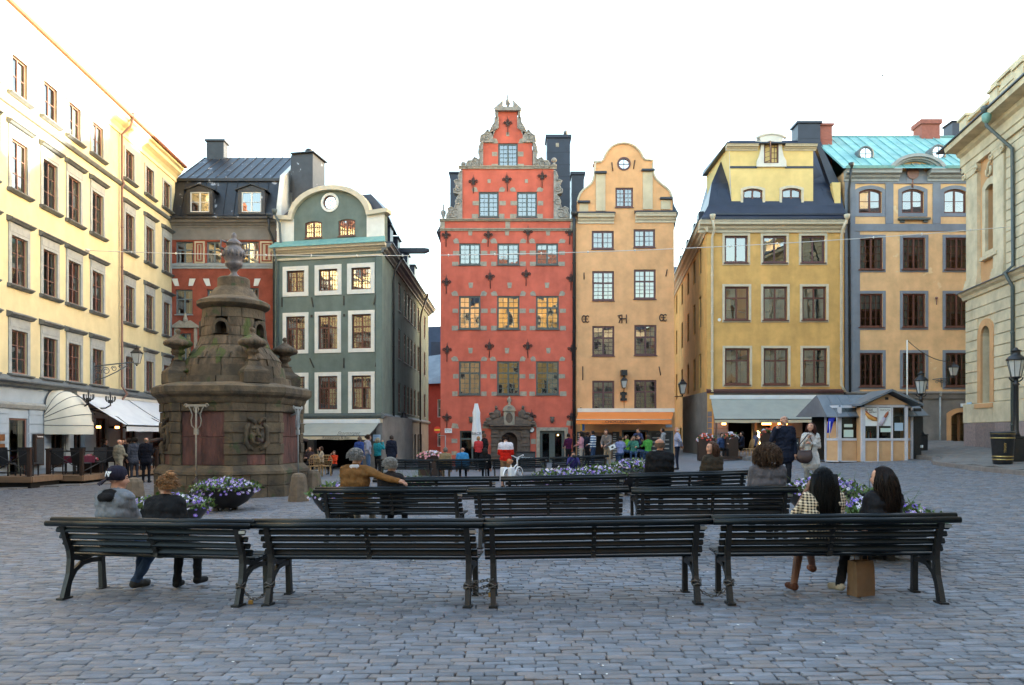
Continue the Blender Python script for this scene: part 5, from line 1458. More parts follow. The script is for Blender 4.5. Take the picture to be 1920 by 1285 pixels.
# =================================================================== ochre corner house
def ochre_house():
 Y = 42.0; s = FPX / Y; X0 = 1326.0
 pl = Plane((X0 - CX) / s, Y, 0); Z0 = .3
 root = thing('ochre_house', 'ochre yellow corner house with navy mansard and tall lemon dormer block', 'building', loc3(pl, -Z0))
 def U(x): return (x - X0) / s
 def Z(y): return EYE + (HZ - y) / s + Z0
 wr = []
 for x0, x1 in ((1358.5, 1402), (1430.5, 1474.5), (1502, 1546.5)): wr.append((U(x0), U(x1), Z(493), Z(442.5), ST_YEL_TOP))
 for x0, x1 in ((1358.5, 1404), (1431, 1476), (1504, 1549)): wr.append((U(x0), U(x1), Z(600.5), Z(537.5), ST_YEL))
 for x0, x1 in ((1359, 1405.5), (1431.5, 1477.5), (1505, 1550.5)): wr.append((U(x0), U(x1), Z(721.5), Z(653), ST_YEL))
 X1 = U(1582.5); H = Z(417); zl = Z(734)
 wall(root, [(0, zl), (X1, zl), (X1, H), (0, H)], [opening(*w[:4]) for w in wr], .5, 'plaster_ochre')
 for w in wr: window(root, *w)
 mb = MB(); molding(mb, -.5, X1 + .02, cornice_prof(Z(437), Z(416), .5)); mb.build('cornice', 'trim_cream', root)
 mb = MB(); molding(mb, -.05, X1, [(.02, zl - .1), (-.12, zl - .08), (-.16, zl + .02), (-.16, zl + .06), (.02, zl + .14)]); mb.build('shop_ledge', 'frame_plum', root)
 op = [(U(1366), U(1415), -.4, Z(793) + .3), (U(1420), U(1448), -.4, Z(793) + .3), (U(1505), U(1560), -.4, Z(770))]
 wall(root, [(0, -1), (X1, -1), (X1, zl - .01), (0, zl - .01)], [opening(*q) for q in op], 6, 'plaster_grey', name='shop_wall', y=.03)
 for k in range(9):
  z = .5 + k * .32
  for x0, x1 in ((.02, U(1341)), (U(1344), U(1364))): mb = MB(); mb.box(x0, x1, -.03, .03, z, z + .28); mb.build('rusticated_stone', 'plaster_bluegrey', root)
 mb = MB(); mb.box(U(1366), U(1415), 2.5, 2.6, -.4, 3); mb.box(U(1420), U(1448), 1.0, 1.05, -.4, 3, 1); mb.build('inner_wall', ['dark_void', 'room_shade'], root)
 mb = MB(); mb.prism(arc_top(U(1424), U(1434), .6, Z(808), .2), .8, .85); mb.build('lit_panel', 'lamp_warm', root)
 for i, x in enumerate((1353, 1432, 1462)):
  mb = MB(); mb.box(U(x) - (.1 if i == 0 else .24), U(x) + (.1 if i == 0 else .24), -.5, -.4, Z(797), Z(793.5)); mb.build('heater', 'lamp_glow', root)
 mb = MB(); mb.lathe([(.0, 0), (.09, 0), (.09, .03), (0, .03)], (0, 0), 12, 0, False); o = mb.build('round_sign', 'paper_white', root, (U(1348.6), -.0, Z(600))); o.rotation_euler = (R(90), 0, 0)
 # mansard
 zt = Z(345) + .3
 mb = MB()
 def ring(i, z, y0): return [(-.4 + i, y0, z), (X1 + .02, y0, z), (X1 + .02, 9.5, z), (.85 + i, 9.5, z)]
 R_ = [ring(-.05, H, -.5), ring(-.05, H + .12, -.5), ring(.12, H + .35, -.25), ring(.5, H + 1.0, .15), ring(.75, zt - .4, .55), ring(.85, zt, .75)]
 R_.append([(2.2, 3.2, zt + 3.4), (X1, 3.2, zt + 3.4), (X1, 7, zt + 3.4), (2.2, 7, zt + 3.4)])
 mb.loft(R_, 0, False); mb.build('roof', 'roof_navy', root)
 mb = MB()
 for k in range(12):
  x = .7 + k * .6
  mb.tube([(x, -.2, H + .4), (x, .2, H + 1.02), (x, .55, zt - .4)], .018, 4)
 mb.box(.1, X1, -.34, -.24, H + .32, H + .42)
 mb.build('roof_seam', 'roof_navy', root)
 # lemon block
 yb = .25; dz0, dz1 = Z(387), Z(269.5)
 w2 = [(U(1396), U(1432.5), Z(384), Z(351), ST_YEL_DORM), (U(1469), U(1505.5), Z(384), Z(350), ST_YEL_DORM)]
 sd = [(U(1374.5), dz0), (U(1528), dz0), (U(1528), dz1), (U(1370), dz1)]
 tw = (U(1434), U(1461.5), Z(304.5), Z(263.5))
 wall(root, sd, [opening(*w[:4], rise=.12) for w in w2], 5.0, 'plaster_lemon', name='dormer_wall', y=yb)
 for w in w2: window(root, *w[:4], w[4], y=yb)
 mb = MB(); mb.box(U(1371), U(1422), yb - .03, yb + .01, Z(313), Z(309)); mb.box(U(1475), U(1528), yb - .03, yb + .01, Z(313), Z(309)); mb.build('dormer_band', 'roof_navy', root)
 for x0, x1 in ((1363, 1423), (1473, 1533)):
  mb = MB(); molding(mb, U(x0), U(x1), cornice_prof(Z(280), Z(270), .3, yb)); mb.build('dormer_cornice', 'trim_cream', root)
 mb = MB(); mb.hexa([(U(1361), yb - .33, dz1), (U(1534), yb - .33, dz1), (U(1534), 5.3, dz1), (U(1361), 5.3, dz1), (U(1363), yb - .3, dz1 + .08), (U(1533), yb - .3, dz1 + .08), (U(1533), 5.2, dz1 + .3), (U(1363), 5.2, dz1 + .3)]); mb.build('dormer_roof', 'roof_navy', root)
 # white attic dormer with shaped outline
 a, b, c, d = tw
 o_ = [(U(1420.5), Z(311)), (U(1476.5), Z(311)), (U(1476), Z(300)), (U(1471), Z(291)), (U(1468), Z(278)), (U(1468), Z(262)), (U(1472), Z(256)), (U(1463), Z(251.5)), (U(1448), Z(249.5)), (U(1433), Z(251.5)), (U(1424), Z(256)), (U(1428), Z(262)), (U(1428), Z(278)), (U(1425), Z(291)), (U(1421), Z(300))]
 wall(root, o_, [opening(a, b, c, d, .1)], 3, 'plaster_white', name='attic_dormer', y=yb - .12)
 mb = MB(); mb.tube([(U(x), yb - .1, Z(y)) for x, y in ((1420, 257), (1428, 252.5), (1438, 249.8), (1448, 249), (1458, 249.8), (1468, 252.5), (1476, 257))], .09, 6); mb.build('dormer_molding', 'trim_white', root)
 mb = MB(); mb.box(a - .05, a + .06, yb - .1, yb + .1, c, d - .05); mb.box(b - .06, b + .05, yb - .1, yb + .1, c, d - .05); mb.box(a, b, yb - .1, yb + .1, c - .06, c + .05); mb.box(a, b, yb - .09, yb + .1, d - .1, d); mb.box((a + b) / 2 - .04, (a + b) / 2 + .04, yb - .06, yb + .04, c, d)
 for k in range(1, 4): mb.box((a + b) / 2, b, yb - .02, yb + .02, c + (d - c) * k / 4 - .015, c + (d - c) * k / 4 + .015)
 mb.box((a + b) * .25 + b * .5 - .015, (a + b) * .25 + b * .5 + .015, yb - .02, yb + .02, c, d)
 w_ = mb.build('attic_window', 'frame_brown', root)
 obj('pane', pane_mesh('glass'), w_, ((a + 3 * b) / 4, yb + .05, (c + d) / 2), scale=((b - a) / 2, 1, d - c))
 mb = MB(); L = (b - a) / 2
 mb.box(0, .05, 0, .03, 0, d - c - .1); mb.box(L - .05, L, 0, .03, 0, d - c - .1); mb.box(0, L, 0, .03, 0, .05); mb.box(0, L, 0, .03, d - c - .15, d - c - .1)
 for k in range(1, 4): mb.box(.05, L - .05, .004, .026, (d - c - .1) * k / 4 - .012, (d - c - .1) * k / 4 + .012)
 sash = mb.build('open_sash', 'frame_brown', w_, (a + .02, yb - .08, c + .03), R(-52))
 # gable side of the dormer block, right roof shoulder, fire wall to the neighbour
 mb = MB(); mb.add([(U(1374), yb + .02, dz0), (U(1370), yb + .02, dz1 - .1), (U(1352) + .8, 4.6, dz1 - .1), (U(1352) + .8, 4.6, dz0)], [(0, 1, 2, 3)]); mb.build('dormer_side', 'plaster_white', root, fix=False)
 mb = MB(); mb.hexa([(U(1528), yb + .4, Z(345)), (U(1566), .8, Z(345)), (U(1566), 4.5, Z(345)), (U(1528), 4.5, Z(345)), (U(1528), 1.6, Z(262)), (U(1538), 1.8, Z(262)), (U(1538), 5, Z(262)), (U(1528), 5, Z(262))]); mb.build('roof_shoulder', 'roof_navy', root)
 mb = MB(); mb.prism([(U(1564), Z(345)), (U(1579.5), Z(343)), (U(1579.5), Z(336)), (U(1569), Z(315)), (U(1545), Z(265)), (U(1536), Z(266))], .45, .8); mb.build('roof_edge', 'roof_navy', root)
 mb = MB(); mb.prism([(U(1563), Z(340)), (U(1579), Z(340)), (U(1579), Z(388)), (U(1569), Z(388))], .2, .5); mb.build('fire_wall', 'plaster_lemon', root)
 k = (Y + 3.5) / FPX
 zc = EYE + (HZ - 238) * k + Z0
 chimney(root, (1511 - CX) * k - pl.o.x, 3.5, Z(300), zc, 1.35, 1.0, 'roof_navy'); chimney(root, (1544 - CX) * k - pl.o.x, 3.7, Z(300), zc - .05, .8, 1.0, 'brick_chimney')
 for x, dx in ((1334.5, 0), (1576, 0)):
  u = U(x); pipe(root, [(u - .1 if x < 1400 else u + .12, -.55, H + .02), (u + .05 if x < 1400 else u - .03, -.35, Z(433)), (u, -.1, Z(446)), (u, -.1, zl + .1 if x < 1400 else zl + .35), (u + (0 if x < 1400 else .22), -.12, zl - .05)], .075, 'trim_cream')
 # lane side
 sa = math.atan2(1, (1132 - CX) / FPX) - PI
 L = 26.0
 M = Matrix.Rotation(sa, 4, 'Z') @ Matrix.Translation((-L, 0, 0))
 # local x runs from the far end towards the corner; local y points into the house
 sw = []
 for q in (2.6, 5.5, 9.0, 13.0, 17.2, 21.6):
  for zz in ((Z(600.5), Z(537.5)), (Z(721.5), Z(653)), (Z(493), Z(442.5))): sw.append((L - q - 1.0, L - q, zz[0], zz[1], ST_PLAIN))
 gl = [(L - 8.0 - k * 2.4, L - 6.8 - k * 2.4, -.4, 2.6) for k in range(6)]
 wall(root, [(0, -1), (L - .002, -1), (L - .002, H), (0, H)], [opening(*w[:4]) for w in sw + gl], .35, 'plaster_ochre', name='side_wall', M=M)
 for w in sw: window(root, *w[:4], w[4], M=M, rz=sa)
 for g in gl: window(root, *g, ST_PLAIN, M=M, rz=sa)
 mb = MB(M); molding(mb, -.2, L + .25, cornice_prof(Z(437), Z(416), .5)); mb.build('side_cornice', 'trim_cream', root)
 mb = MB(M); mb.box(0, L + .2, -.56, .3, H, H + .12); mb.add([(0, -.5, H + .12), (L - .2, -.5, H + .12), (L - .6, .9, H + .4), (0, .9, H + .4), (0, 5, H + 1.0), (L - 1, 5, H + 1.0)], [(0, 1, 2, 3), (3, 2, 5, 4)]); mb.build('side_roof', 'roof_navy', root)
 for q in (3, 5.5, 9.5, 14.0):
  mb = MB(M); mb.box(L - q - .9, L - q, -.1, 2, H + .2, H + 1.5); mb.build('roof_dormer', 'roof_navy', root)
 return root, pl, Z0
OCHRE, PL_OCHRE, YZ0 = ochre_house()
r, f0, f1, dz, pr, zv = awning('grey_awning', 'wide grey awning with a white box on the ochre corner house', PL_OCHRE, 1332, 1533, 748, 2.2, 786.5, 793, 'awning_grey', 'awning_band', 'awning_white', 1340, 1552)
add_awning_text(r, f0, f1, pr, zv / 2, 'DEGUSTO MENU', .17, 'letter_grey', 0)
# =================================================================== apricot house with blue-grey trim and copper roof
def apricot_house():
 Y = 42.3; s = FPX / Y; X0 = 1583.5
 pl = Plane((X0 - CX) / s, Y, 0); Z0 = .3
 root = thing('apricot_house', 'apricot house with blue-grey trim, arched pediment and pale copper roof', 'building', loc3(pl, -Z0))
 def U(x): return (x - X0) / s
 def Z(y): return EYE + (HZ - y) / s + Z0
 wr = []
 for x0, x1 in ((1610, 1653), (1690.5, 1732), (1769.5, 1812)): wr.append((U(x0), U(x1), Z(400), Z(354.5), ST_BLUE_TOP))
 for y0, y1 in ((446, 505.5), (551, 613.5), (662, 725)):
  for x0, x1 in ((1612, 1655), (1692.5, 1735), (1772.5, 1816)): wr.append((U(x0), U(x1), Z(y1), Z(y0), ST_BLUE))
 X1 = 26.0; H = Z(322); zl = Z(737)  # front lengthened out of view on the right to block the low sun
 ped = [(U(1740), H), (U(1760), Z(325)), (U(1752), Z(312)), (U(1738), Z(301.5)), (U(1715), Z(296.5)), (U(1692), Z(301.5)), (U(1678), Z(312)), (U(1668), Z(325)), (U(1690), H)]
 outl = [(0, zl), (X1, zl), (X1, H)] + [(U(1762), H), (U(1752), Z(312)), (U(1738), Z(301.5)), (U(1715), Z(296.5)), (U(1692), Z(301.5)), (U(1678), Z(312)), (U(1668), H)] + [(0, H)]
 wall(root, outl, [opening(*w[:4], rise=w[4].rise) for w in wr], .5, 'plaster_apricot')
 for w in wr: window(root, *w)
 mb = MB(); mb.box(.01, X1, .5, 11, -.5, H); mb.build('body', 'plaster_apricot', root)
 mb = MB()
 mb.box(0, U(1603), -.045, .01, zl, Z(345)); mb.box(U(1603), X1, -.045, .01, Z(434), Z(420.5))
 for x0, x1 in ((1660, 1674.5), (1748.5, 1763)): mb.box(U(x0), U(x1), -.045, .01, Z(420), Z(345))
 mb.box(U(1603), U(1612), -.03, .01, zl, Z(434.5))
 mb.build('trim_band', 'plaster_bluegrey', root)
 mb = MB(); mb.box(0, X1, -.05, .012, Z(345), Z(339)); mb.box(U(1677), U(1751), -.03, .012, Z(339), Z(322)); mb.build('frieze', 'plaster_bluegrey', root)
 for x0, x1 in ((1582, 1684), (1738, 2300)):
  mb = MB(); molding(mb, U(x0), U(x1), cornice_prof(Z(341), Z(321), .5)); mb.build('cornice', 'trim_grey', root)
 cx = U(1715.5)
 def arcp(r, z0, sq): return [(cx + r * math.cos(t), z0 + sq * r * math.sin(t)) for t in np.linspace(.12, PI - .12, 22)]
 for (r1, r0, y0) in ((1.66, 1.46, -.42), (1.48, 1.30, -.3), (1.32, 1.2, -.18)):
  mb = MB(); z0 = Z(329); mb.prism(arcp(r1, z0, .66) + list(reversed(arcp(r0, z0, .64))), y0, .4); mb.build('arched_molding', 'trim_grey', root)
 mb = MB(); mb.prism(arc_top(cx - .5, cx + .5, Z(345) , Z(307), .5), -.07, .01); mb.build('disc_surround', 'plaster_bluegrey', root)
 mb = MB(); mb.prism([(U(1710) + .34 * math.cos(t), Z(326) + .34 * math.sin(t)) for t in np.linspace(0, 2 * PI, 25)[:-1]], -.13, -.06); mb.tube([(U(1710), -.05, Z(336)), (U(1710), -.05, Z(352))], .05, 5); mb.build('red_disc', 'frame_redbrown', root)
 mb = MB(); mb.box(U(1683), U(1742), -.18, .01, Z(413.5), Z(409.5)); mb.box(U(1687), U(1695), -.1, .01, Z(418), Z(413.6)); mb.box(U(1730), U(1738), -.1, .01, Z(418), Z(413.6)); mb.build('window_shelf', 'frame_green', root)
 # copper roof: two tiers of seamed sheets, round dormers
 yr_, k = 4.2, (Y + 4.2) / FPX
 zr = EYE + (HZ - 258) * k + Z0
 zm, ym = (H + .1 + zr) / 2, 2.0
 roof_panels(root, -.25, U(1842), -.35, H + .12, yr_, zr, 14, 'roof_copper', name='copper_sheet')
 mb = MB(); mb.add([(-.3, -.5, H + .02), (X1, -.5, H + .02), (X1, .4, H + .5), (X1 - 1.6, yr_, zr), (-.3, yr_, zr), (X1, 9, H), (-.3, 9, H)], [(0, 1, 2, 3, 4), (4, 3, 5, 6), (2, 5, 3)]); mb.tube([(-.3, yr_, zr + .05), (X1 - 1.6, yr_, zr + .05)], .06, 6); mb.build('roof', 'roof_copper', root)
 mb = MB(); mb.box(-.1, U(1668), -.55, -.4, H, H + .16); mb.box(U(1764), X1, -.55, -.4, H, H + .16); mb.build('gutter', 'copper_edge', root)
 for x, y in ((1623, 289), (1759, 286)):
  d = .95; kk = (Y + d) / FPX
  u = (x - CX) * kk - pl.o.x; z = EYE + (HZ - y) * kk + Z0
  mb = MB(); mb.prism(arc_top(u - .44, u + .44, z - .46, z + .46, .44), d, d + 2.2, 0); mb.lathe([(.36, 0), (.46, 0), (.46, .07), (.36, .07)], (0, 0), 20) if False else None
  mb.tube([(u + .40 * math.cos(t), d - .02, z + .40 * math.sin(t)) for t in np.linspace(0, 2 * PI, 19)[:-1]], .07, 6, 0, closed=True)
  mb.box(u - .55, u + .55, d - .1, d + .1, z - .56, z - .44)
  mb.box(u - .02, u + .02, d - .03, d, z - .38, z + .38); mb.box(u - .38, u + .38, d - .031, d - .001, z - .02, z + .02)
  w_ = mb.build('round_dormer', 'trim_slate', root)
  mb = MB(); mb.prism([(u + .37 * math.cos(t), z + .37 * math.sin(t)) for t in np.linspace(0, 2 * PI, 17)[:-1]], d - .015, d - .011); mb.build('pane', 'glass', w_)
 for (x0, x1, y0, m, dep, cap) in ((1720, 1754, 239, 'brick_chimney', 4.4, .28), (1777, 1792, 235, 'roof_navy', 5.0, .06)):
  kk = (Y + dep) / FPX; chimney(root, ((x0 + x1) / 2 - CX) * kk - pl.o.x, dep, zr - 1.6, EYE + (HZ - y0) * kk + Z0, (x1 - x0) * kk, 1.0, m, cap=cap)
 mb = MB(); kk = (Y + 4.3) / FPX; u = (1655.5 - CX) * kk - pl.o.x; mb.tube([(u, 4.3, zr - .1), (u, 4.3, zr + 4.0)], .02, 4); mb.tube([(u - .1, 4.3, zr + 3.9), (u + .1, 4.3, zr + 3.9)], .05, 4); mb.build('aerial', 'cable_grey', root)
 # ground floor
 g = [(U(1783), U(1822), -.2 + .9, Z(773))]
 wall(root, [(0, -1), (X1, -1), (X1, zl - .01), (0, zl - .01)], [arc_top(*g[0], .25)], 5, 'plaster_grey', name='shop_wall', y=.03)
 window(root, *g[0], St('wood_door', 2, (1, 4), None, fw=.12, cm=.16, rise=.25, glass='glass_shop', curtain=0, rec=.25), name='shop_door')
 a, b, c, d = g[0]
 mb = MB(); mb.prism(arc_top(a - .24, b + .24, c, d + .24, .32), -.04, .03, 0, holes=[arc_top(a, b, c + .001, d, .25)]) ; mb.build('door_surround', 'stone_panel', root)
 mb = MB(); molding(mb, 0, X1, [(.03, zl - .35), (-.06, zl - .33), (-.12, zl - .1), (-.2, zl - .04), (-.2, zl + .02), (.03, zl + .1)]); mb.build('shop_ledge', 'plaster_grey', root)
 mb = MB(); mb.box(U(1801), U(1809), -.25, .0, Z(763), Z(757)); mb.build('wall_lamp', 'paper_white', root)
 pipe(root, [(U(1588.5), -.5, H + .05), (U(1589), -.3, Z(345)), (U(1590), -.12, Z(358)), (U(1592), -.12, zl)], .07, 'frame_dark')
 pipe(root, [(U(1761), -.1, zl - .2), (U(1761), -.1, .8)], .05, 'trim_grey')
 mb = MB(); mb.tube([(U(1754.5), -.08, Z(560)), (U(1754.5), -.08, Z(572))], .03, 5); mb.ball((U(1754.5), -.08, Z(559.5)), .08, 8, 6); mb.build('wall_anchor', 'frame_redbrown', root)
 # bracket lantern
 r = thing('wall_lantern', 'lantern on a fretwork bracket on the apricot house by the dark window', 'lantern', (pl.o.x + U(1764), Y - .02, Z(715) - Z0))
 mb = MB()
 for q in range(5): spiral(mb, -.25 + q * .13, -.05 + .1 * (q % 2), .11, -.05, 1.2, .018)
 mb.tube([(-.5, -.04, .1), (.1, -.3, .16), (.4, -.5, .2)], .022, 5); mb.tube([(0, -.02, -.35), (0, -.02, .2)], .02, 4); mb.build('bracket', 'trim_slate', r)
 lantern_head(r, (.42, -.5, .28), .19, .45)
 return root, pl
apricot_house()
# =================================================================== stock exchange on the right
def exchange():
 ox, oy = (1815 - CX) / FPX * 36.5, 36.5
 a = math.atan2(-1, -.157)
 pl = Plane(ox, oy, a); Z0 = .2
 root = thing('exchange_building', 'cream stone palace with ionic pilasters, rusticated base and balustrade at the right edge', 'building', loc3(pl, -Z0), a)
 def Q(px, py): u, z = pl(px, py); return u, z + Z0
 zs = Q(1815, 550)[1] # string course
 zc0 = 14.75
 u1, u2 = pl(1818, 500)[0], pl(1839, 500)[0]
 u3, u4 = pl(1869, 400)[0], pl(1889, 400)[0]
 wa, wb, wz0, wz1 = pl(1853, 400)[0], pl(1869, 400)[0] - .12, Q(1862, 468)[1], Q(1862, 345)[1]
 aa, ab, az0, az1 = pl(1844, 700)[0], pl(1861, 700)[0], Q(1852, 757)[1], Q(1852, 611)[1]
 rep = 5.6
 wins = []; arch = []
 for k in range(4):
  d = k * rep
  wins.append((wa + d, wb + d + .12, wz0, wz1)); arch.append((aa + d, ab + d, az0, az1))
 st_up = St('frame_green', 2, (1, 5), .72, (1, 2), fw=.07, cm=.07, rise=.12, curtain=0, rec=.22, glass='glass_shop')
 st_lo = St('frame_green', 2, (1, 6), .76, (1, 1), fw=.07, cm=.07, rise=.6, curtain=0, rec=.28, glass='glass_shop')
 L = 24
 wall(root, [(0, zs), (L, zs), (L, zc0 + .4), (0, zc0 + .4)], [arc_top(*w, .12) for w in wins], 14, 'stone_panel', name='upper_wall', thick=.4)
 wall(root, [(0, -1), (L, -1), (L, zs), (0, zs)], [arc_top(*w, .6) for w in arch], 14, 'stone_cream', name='lower_wall', y=-.04, thick=.4)
 for w in wins: window(root, *w, st_up)
 for w in arch: window(root, *w, st_lo)
 # pilasters with bases and ionic capitals
 def pilaster(x0, x1):
  mb = MB(); zb, zt = zs + .55, zc0 - .05
  mb.box(x0, x1, -.16, .01, zb, zt)
  mb.box(x0 - .09, x1 + .09, -.26, .01, zs, zb - .3); mb.box(x0 - .07, x1 + .07, -.23, .01, zb - .3, zb - .12); mb.box(x0 - .04, x1 + .04, -.2, .01, zb - .12, zb)
  cz = zt - .28
  mb.box(x0 - .05, x1 + .05, -.22, .01, cz + .18, zt + .02)
  for sg, x in ((-1, x0 - .02), (1, x1 + .02)):
   mb.tube([(x + sg * .0 + .17 * (1 - .8 * t) * math.cos(7 * t) * sg, -.24, cz + .17 * (1 - .8 * t) * math.sin(7 * t)) for t in np.linspace(0, 1, 18)], .05, 5)
   mb.lathe([(.15, -.2), (.15, .0)], (0, 0), 10) if False else None
  mb.box(x0 - .02, x1 + .02, -.2, .01, cz - .1, cz + .18)
  mb.build('pilaster', 'stone_cream', root)
 for k in range(4):
  pilaster(u1 + k * rep, u2 + k * rep); pilaster(u3 + k * rep, u4 + k * rep)
 # rusticated strips of the upper storey
 for k in range(2):
  x0, x1 = u4 + k * rep + .08, u1 + (k + 1) * rep - .12
  z = zs + .1
  while z < zc0: mb = MB(); mb.box(x0, x1, -.09, .01, z, z + .42); mb.build('rusticated_stone', 'stone_cream', root); z += .46
 # entablature and cornice
 mb = MB(); molding(mb, -.25, L, [(.0, zc0), (-.2, zc0), (-.2, zc0 + .3), (-.26, zc0 + .34), (-.26, zc0 + .75), (-.4, zc0 + .85), (-.45, zc0 + 1.0), (-.95, zc0 + 1.08), (-1.0, zc0 + 1.3), (.0, zc0 + 1.35)]); mb.build('cornice', 'stone_cream', root)
 mb = MB(); zt = zc0 + 1.32; mb.hexa([(-1.05, -1.08, zt), (L, -1.08, zt), (L, 4, zt), (-1.05, 4, zt), (-1.05, -1.08, zt + .06), (L, -1.08, zt + .06), (L, 4, zt + .5), (-.9, 4, zt + .5)]); mb.box(-.95, L, .02, 13.9, zc0 + .35, zt - .01); mb.build('roof', 'roof_navy', root)
 # balustrade
 zb = zt + .1
 mb = MB()
 for x in (-.1, 3.0, 5.2, 8.4, 11.6): mb.box(x - .38, x + .38, -.2, .5, zb, zb + 1.25); mb.box(x - .46, x + .46, -.28, .58, zb + 1.25, zb + 1.38)
 mb.box(0, 12, -.1, .4, zb, zb + .3); mb.box(0, 12, -.14, .44, zb + 1.0, zb + 1.16)
 mb.box(3.0, 5.2, -.1, .4, zb, zb + 1.45); mb.box(2.7, 5.5, -.2, .5, zb + 1.45, zb + 1.6)
 mb.build('balustrade', 'stone_cream', root)
 for k in range(28):
  x = .45 + k * .32
  if 2.6 < x < 5.6: continue
  if 'baluster' not in EXTRA:
   mb = MB(); mb.lathe([(.08, 0), (.08, .06), (.05, .1), (.11, .3), (.05, .5), (.08, .65), (.08, .7)], (0, 0), 8); EXTRA['baluster'] = mb.mesh('baluster', 'stone_cream')
  obj('baluster', EXTRA['baluster'], root, (x, .15, zb + .3))
 # string course with dark weathering strip
 mb = MB(); molding(mb, -.3, L, [(.0, zs - .35), (-.12, zs - .35), (-.18, zs - .2), (-.3, zs - .1), (-.36, zs), (.0, zs + .02)]); mb.build('string_course', 'stone_cream', root)
 mb = MB(); molding(mb, -.36, L, [(0, zs + .003), (-.42, zs + .003), (-.42, zs + .04), (0, zs + .22)]); mb.build('ledge_cap', 'roof_grey', root)
 # window dressings above
 for k in range(4):
  a0, b0 = wins[k][0], wins[k][1]
  mb = MB(); mb.prism(arc_top(a0 - .3, b0 + .3, wz0 - .2, wz1 + .35, .3), -.13, .01, 0, holes=[arc_top(a0, b0, wz0, wz1, .12)])
  mb.box(a0 - .4, b0 + .4, -.22, .01, wz0 - .36, wz0 - .2)
  c = (a0 + b0) / 2
  mb.tube([(c + .22 * math.cos(t), -.16, wz1 + .62 + .22 * math.sin(t)) for t in np.linspace(2.6, 7.0, 10)], .07, 6); mb.tube([(c - .12, -.16, wz1 + .4), (c + .05, -.18, wz1 + .9), (c + .2, -.16, wz1 + 1.0)], .08, 6)
  mb.build('window_surround', 'stone_cream', root)
  A, B, zA, zB = arch[k]
  r_ = (B - A) / 2
  mb = MB(); mb.prism(arc_top(A - .34, B + .34, zA, zB + .34, .98 * (r_ + .34)), -.13, -.03, 0, holes=[arc_top(A, B, zA + .001, zB, .6)]); mb.box(A - .45, B + .45, -.22, -.02, zA - .2, zA); mb.build('arch_surround', 'stone_panel', root)
 # lower rustication: courses broken round the arches
 for z in np.arange(Q(1815, 794)[1] + .95, zs - .5, .50):
  mb = MB(); h = .46
  segs = []
  x = 0.0
  for k in range(4):
   A, B, zA, zB = arch[k]
   if z + h < zA - .2 or z > zB + .3: continue
   segs.append((x, A - .38)); x = B + .38
  segs.append((x, L))
  for s0, s1 in segs: mb.box(s0 + .0, s1, -.11, -.03, z, z + h)
  mb.build('stone_course', 'stone_cream', root)
 # granite plinth blocks
 zg = Q(1815, 794)[1]
 for row, (za, zb_) in enumerate(((-.1, .55), (.55, 1.2), (1.2, zg), (zg, zg + .92))):
  x = -.05 - .3 * (row % 2)
  while x < 9:
   w = rng.uniform(.7, 1.3)
   mb = MB(); mb.box(max(x, -.12) + .006, x + w - .006, -.17 - rng.uniform(0, .012), -.03, za + .006, zb_ - .006, 0, .012)
   mb.build('granite_block', 'granite' if row < 3 else 'stone_cream', root); x += w
 ud = pl(1908, 400)[0]
 pipe(root, [(ud - .55, -1.05, zt - .1), (ud - .5, -1.0, zt - .7), (ud - .02, -.2, zc0 - .6), (ud, -.18, zs + .3), (ud, -.5, zs), (ud, -.2, zs - .6), (ud, -.2, .4)], .075, 'frame_green')
 mb = MB(); mb.lathe([(.07, zt - .6), (.17, zt - .45), (.2, zt - .22), (.16, zt - .18)], (ud - .5, -1.0), 12); mb.build('rain_head', 'copper_edge', root)
 mb = MB(); u, z = Q(1818, 757); mb.box(u + .02, u + .5, -.14, -.1, z - .2, z + .05); mb.build('street_sign', 'sign_paleblue', root)
 return root, pl
exchange()
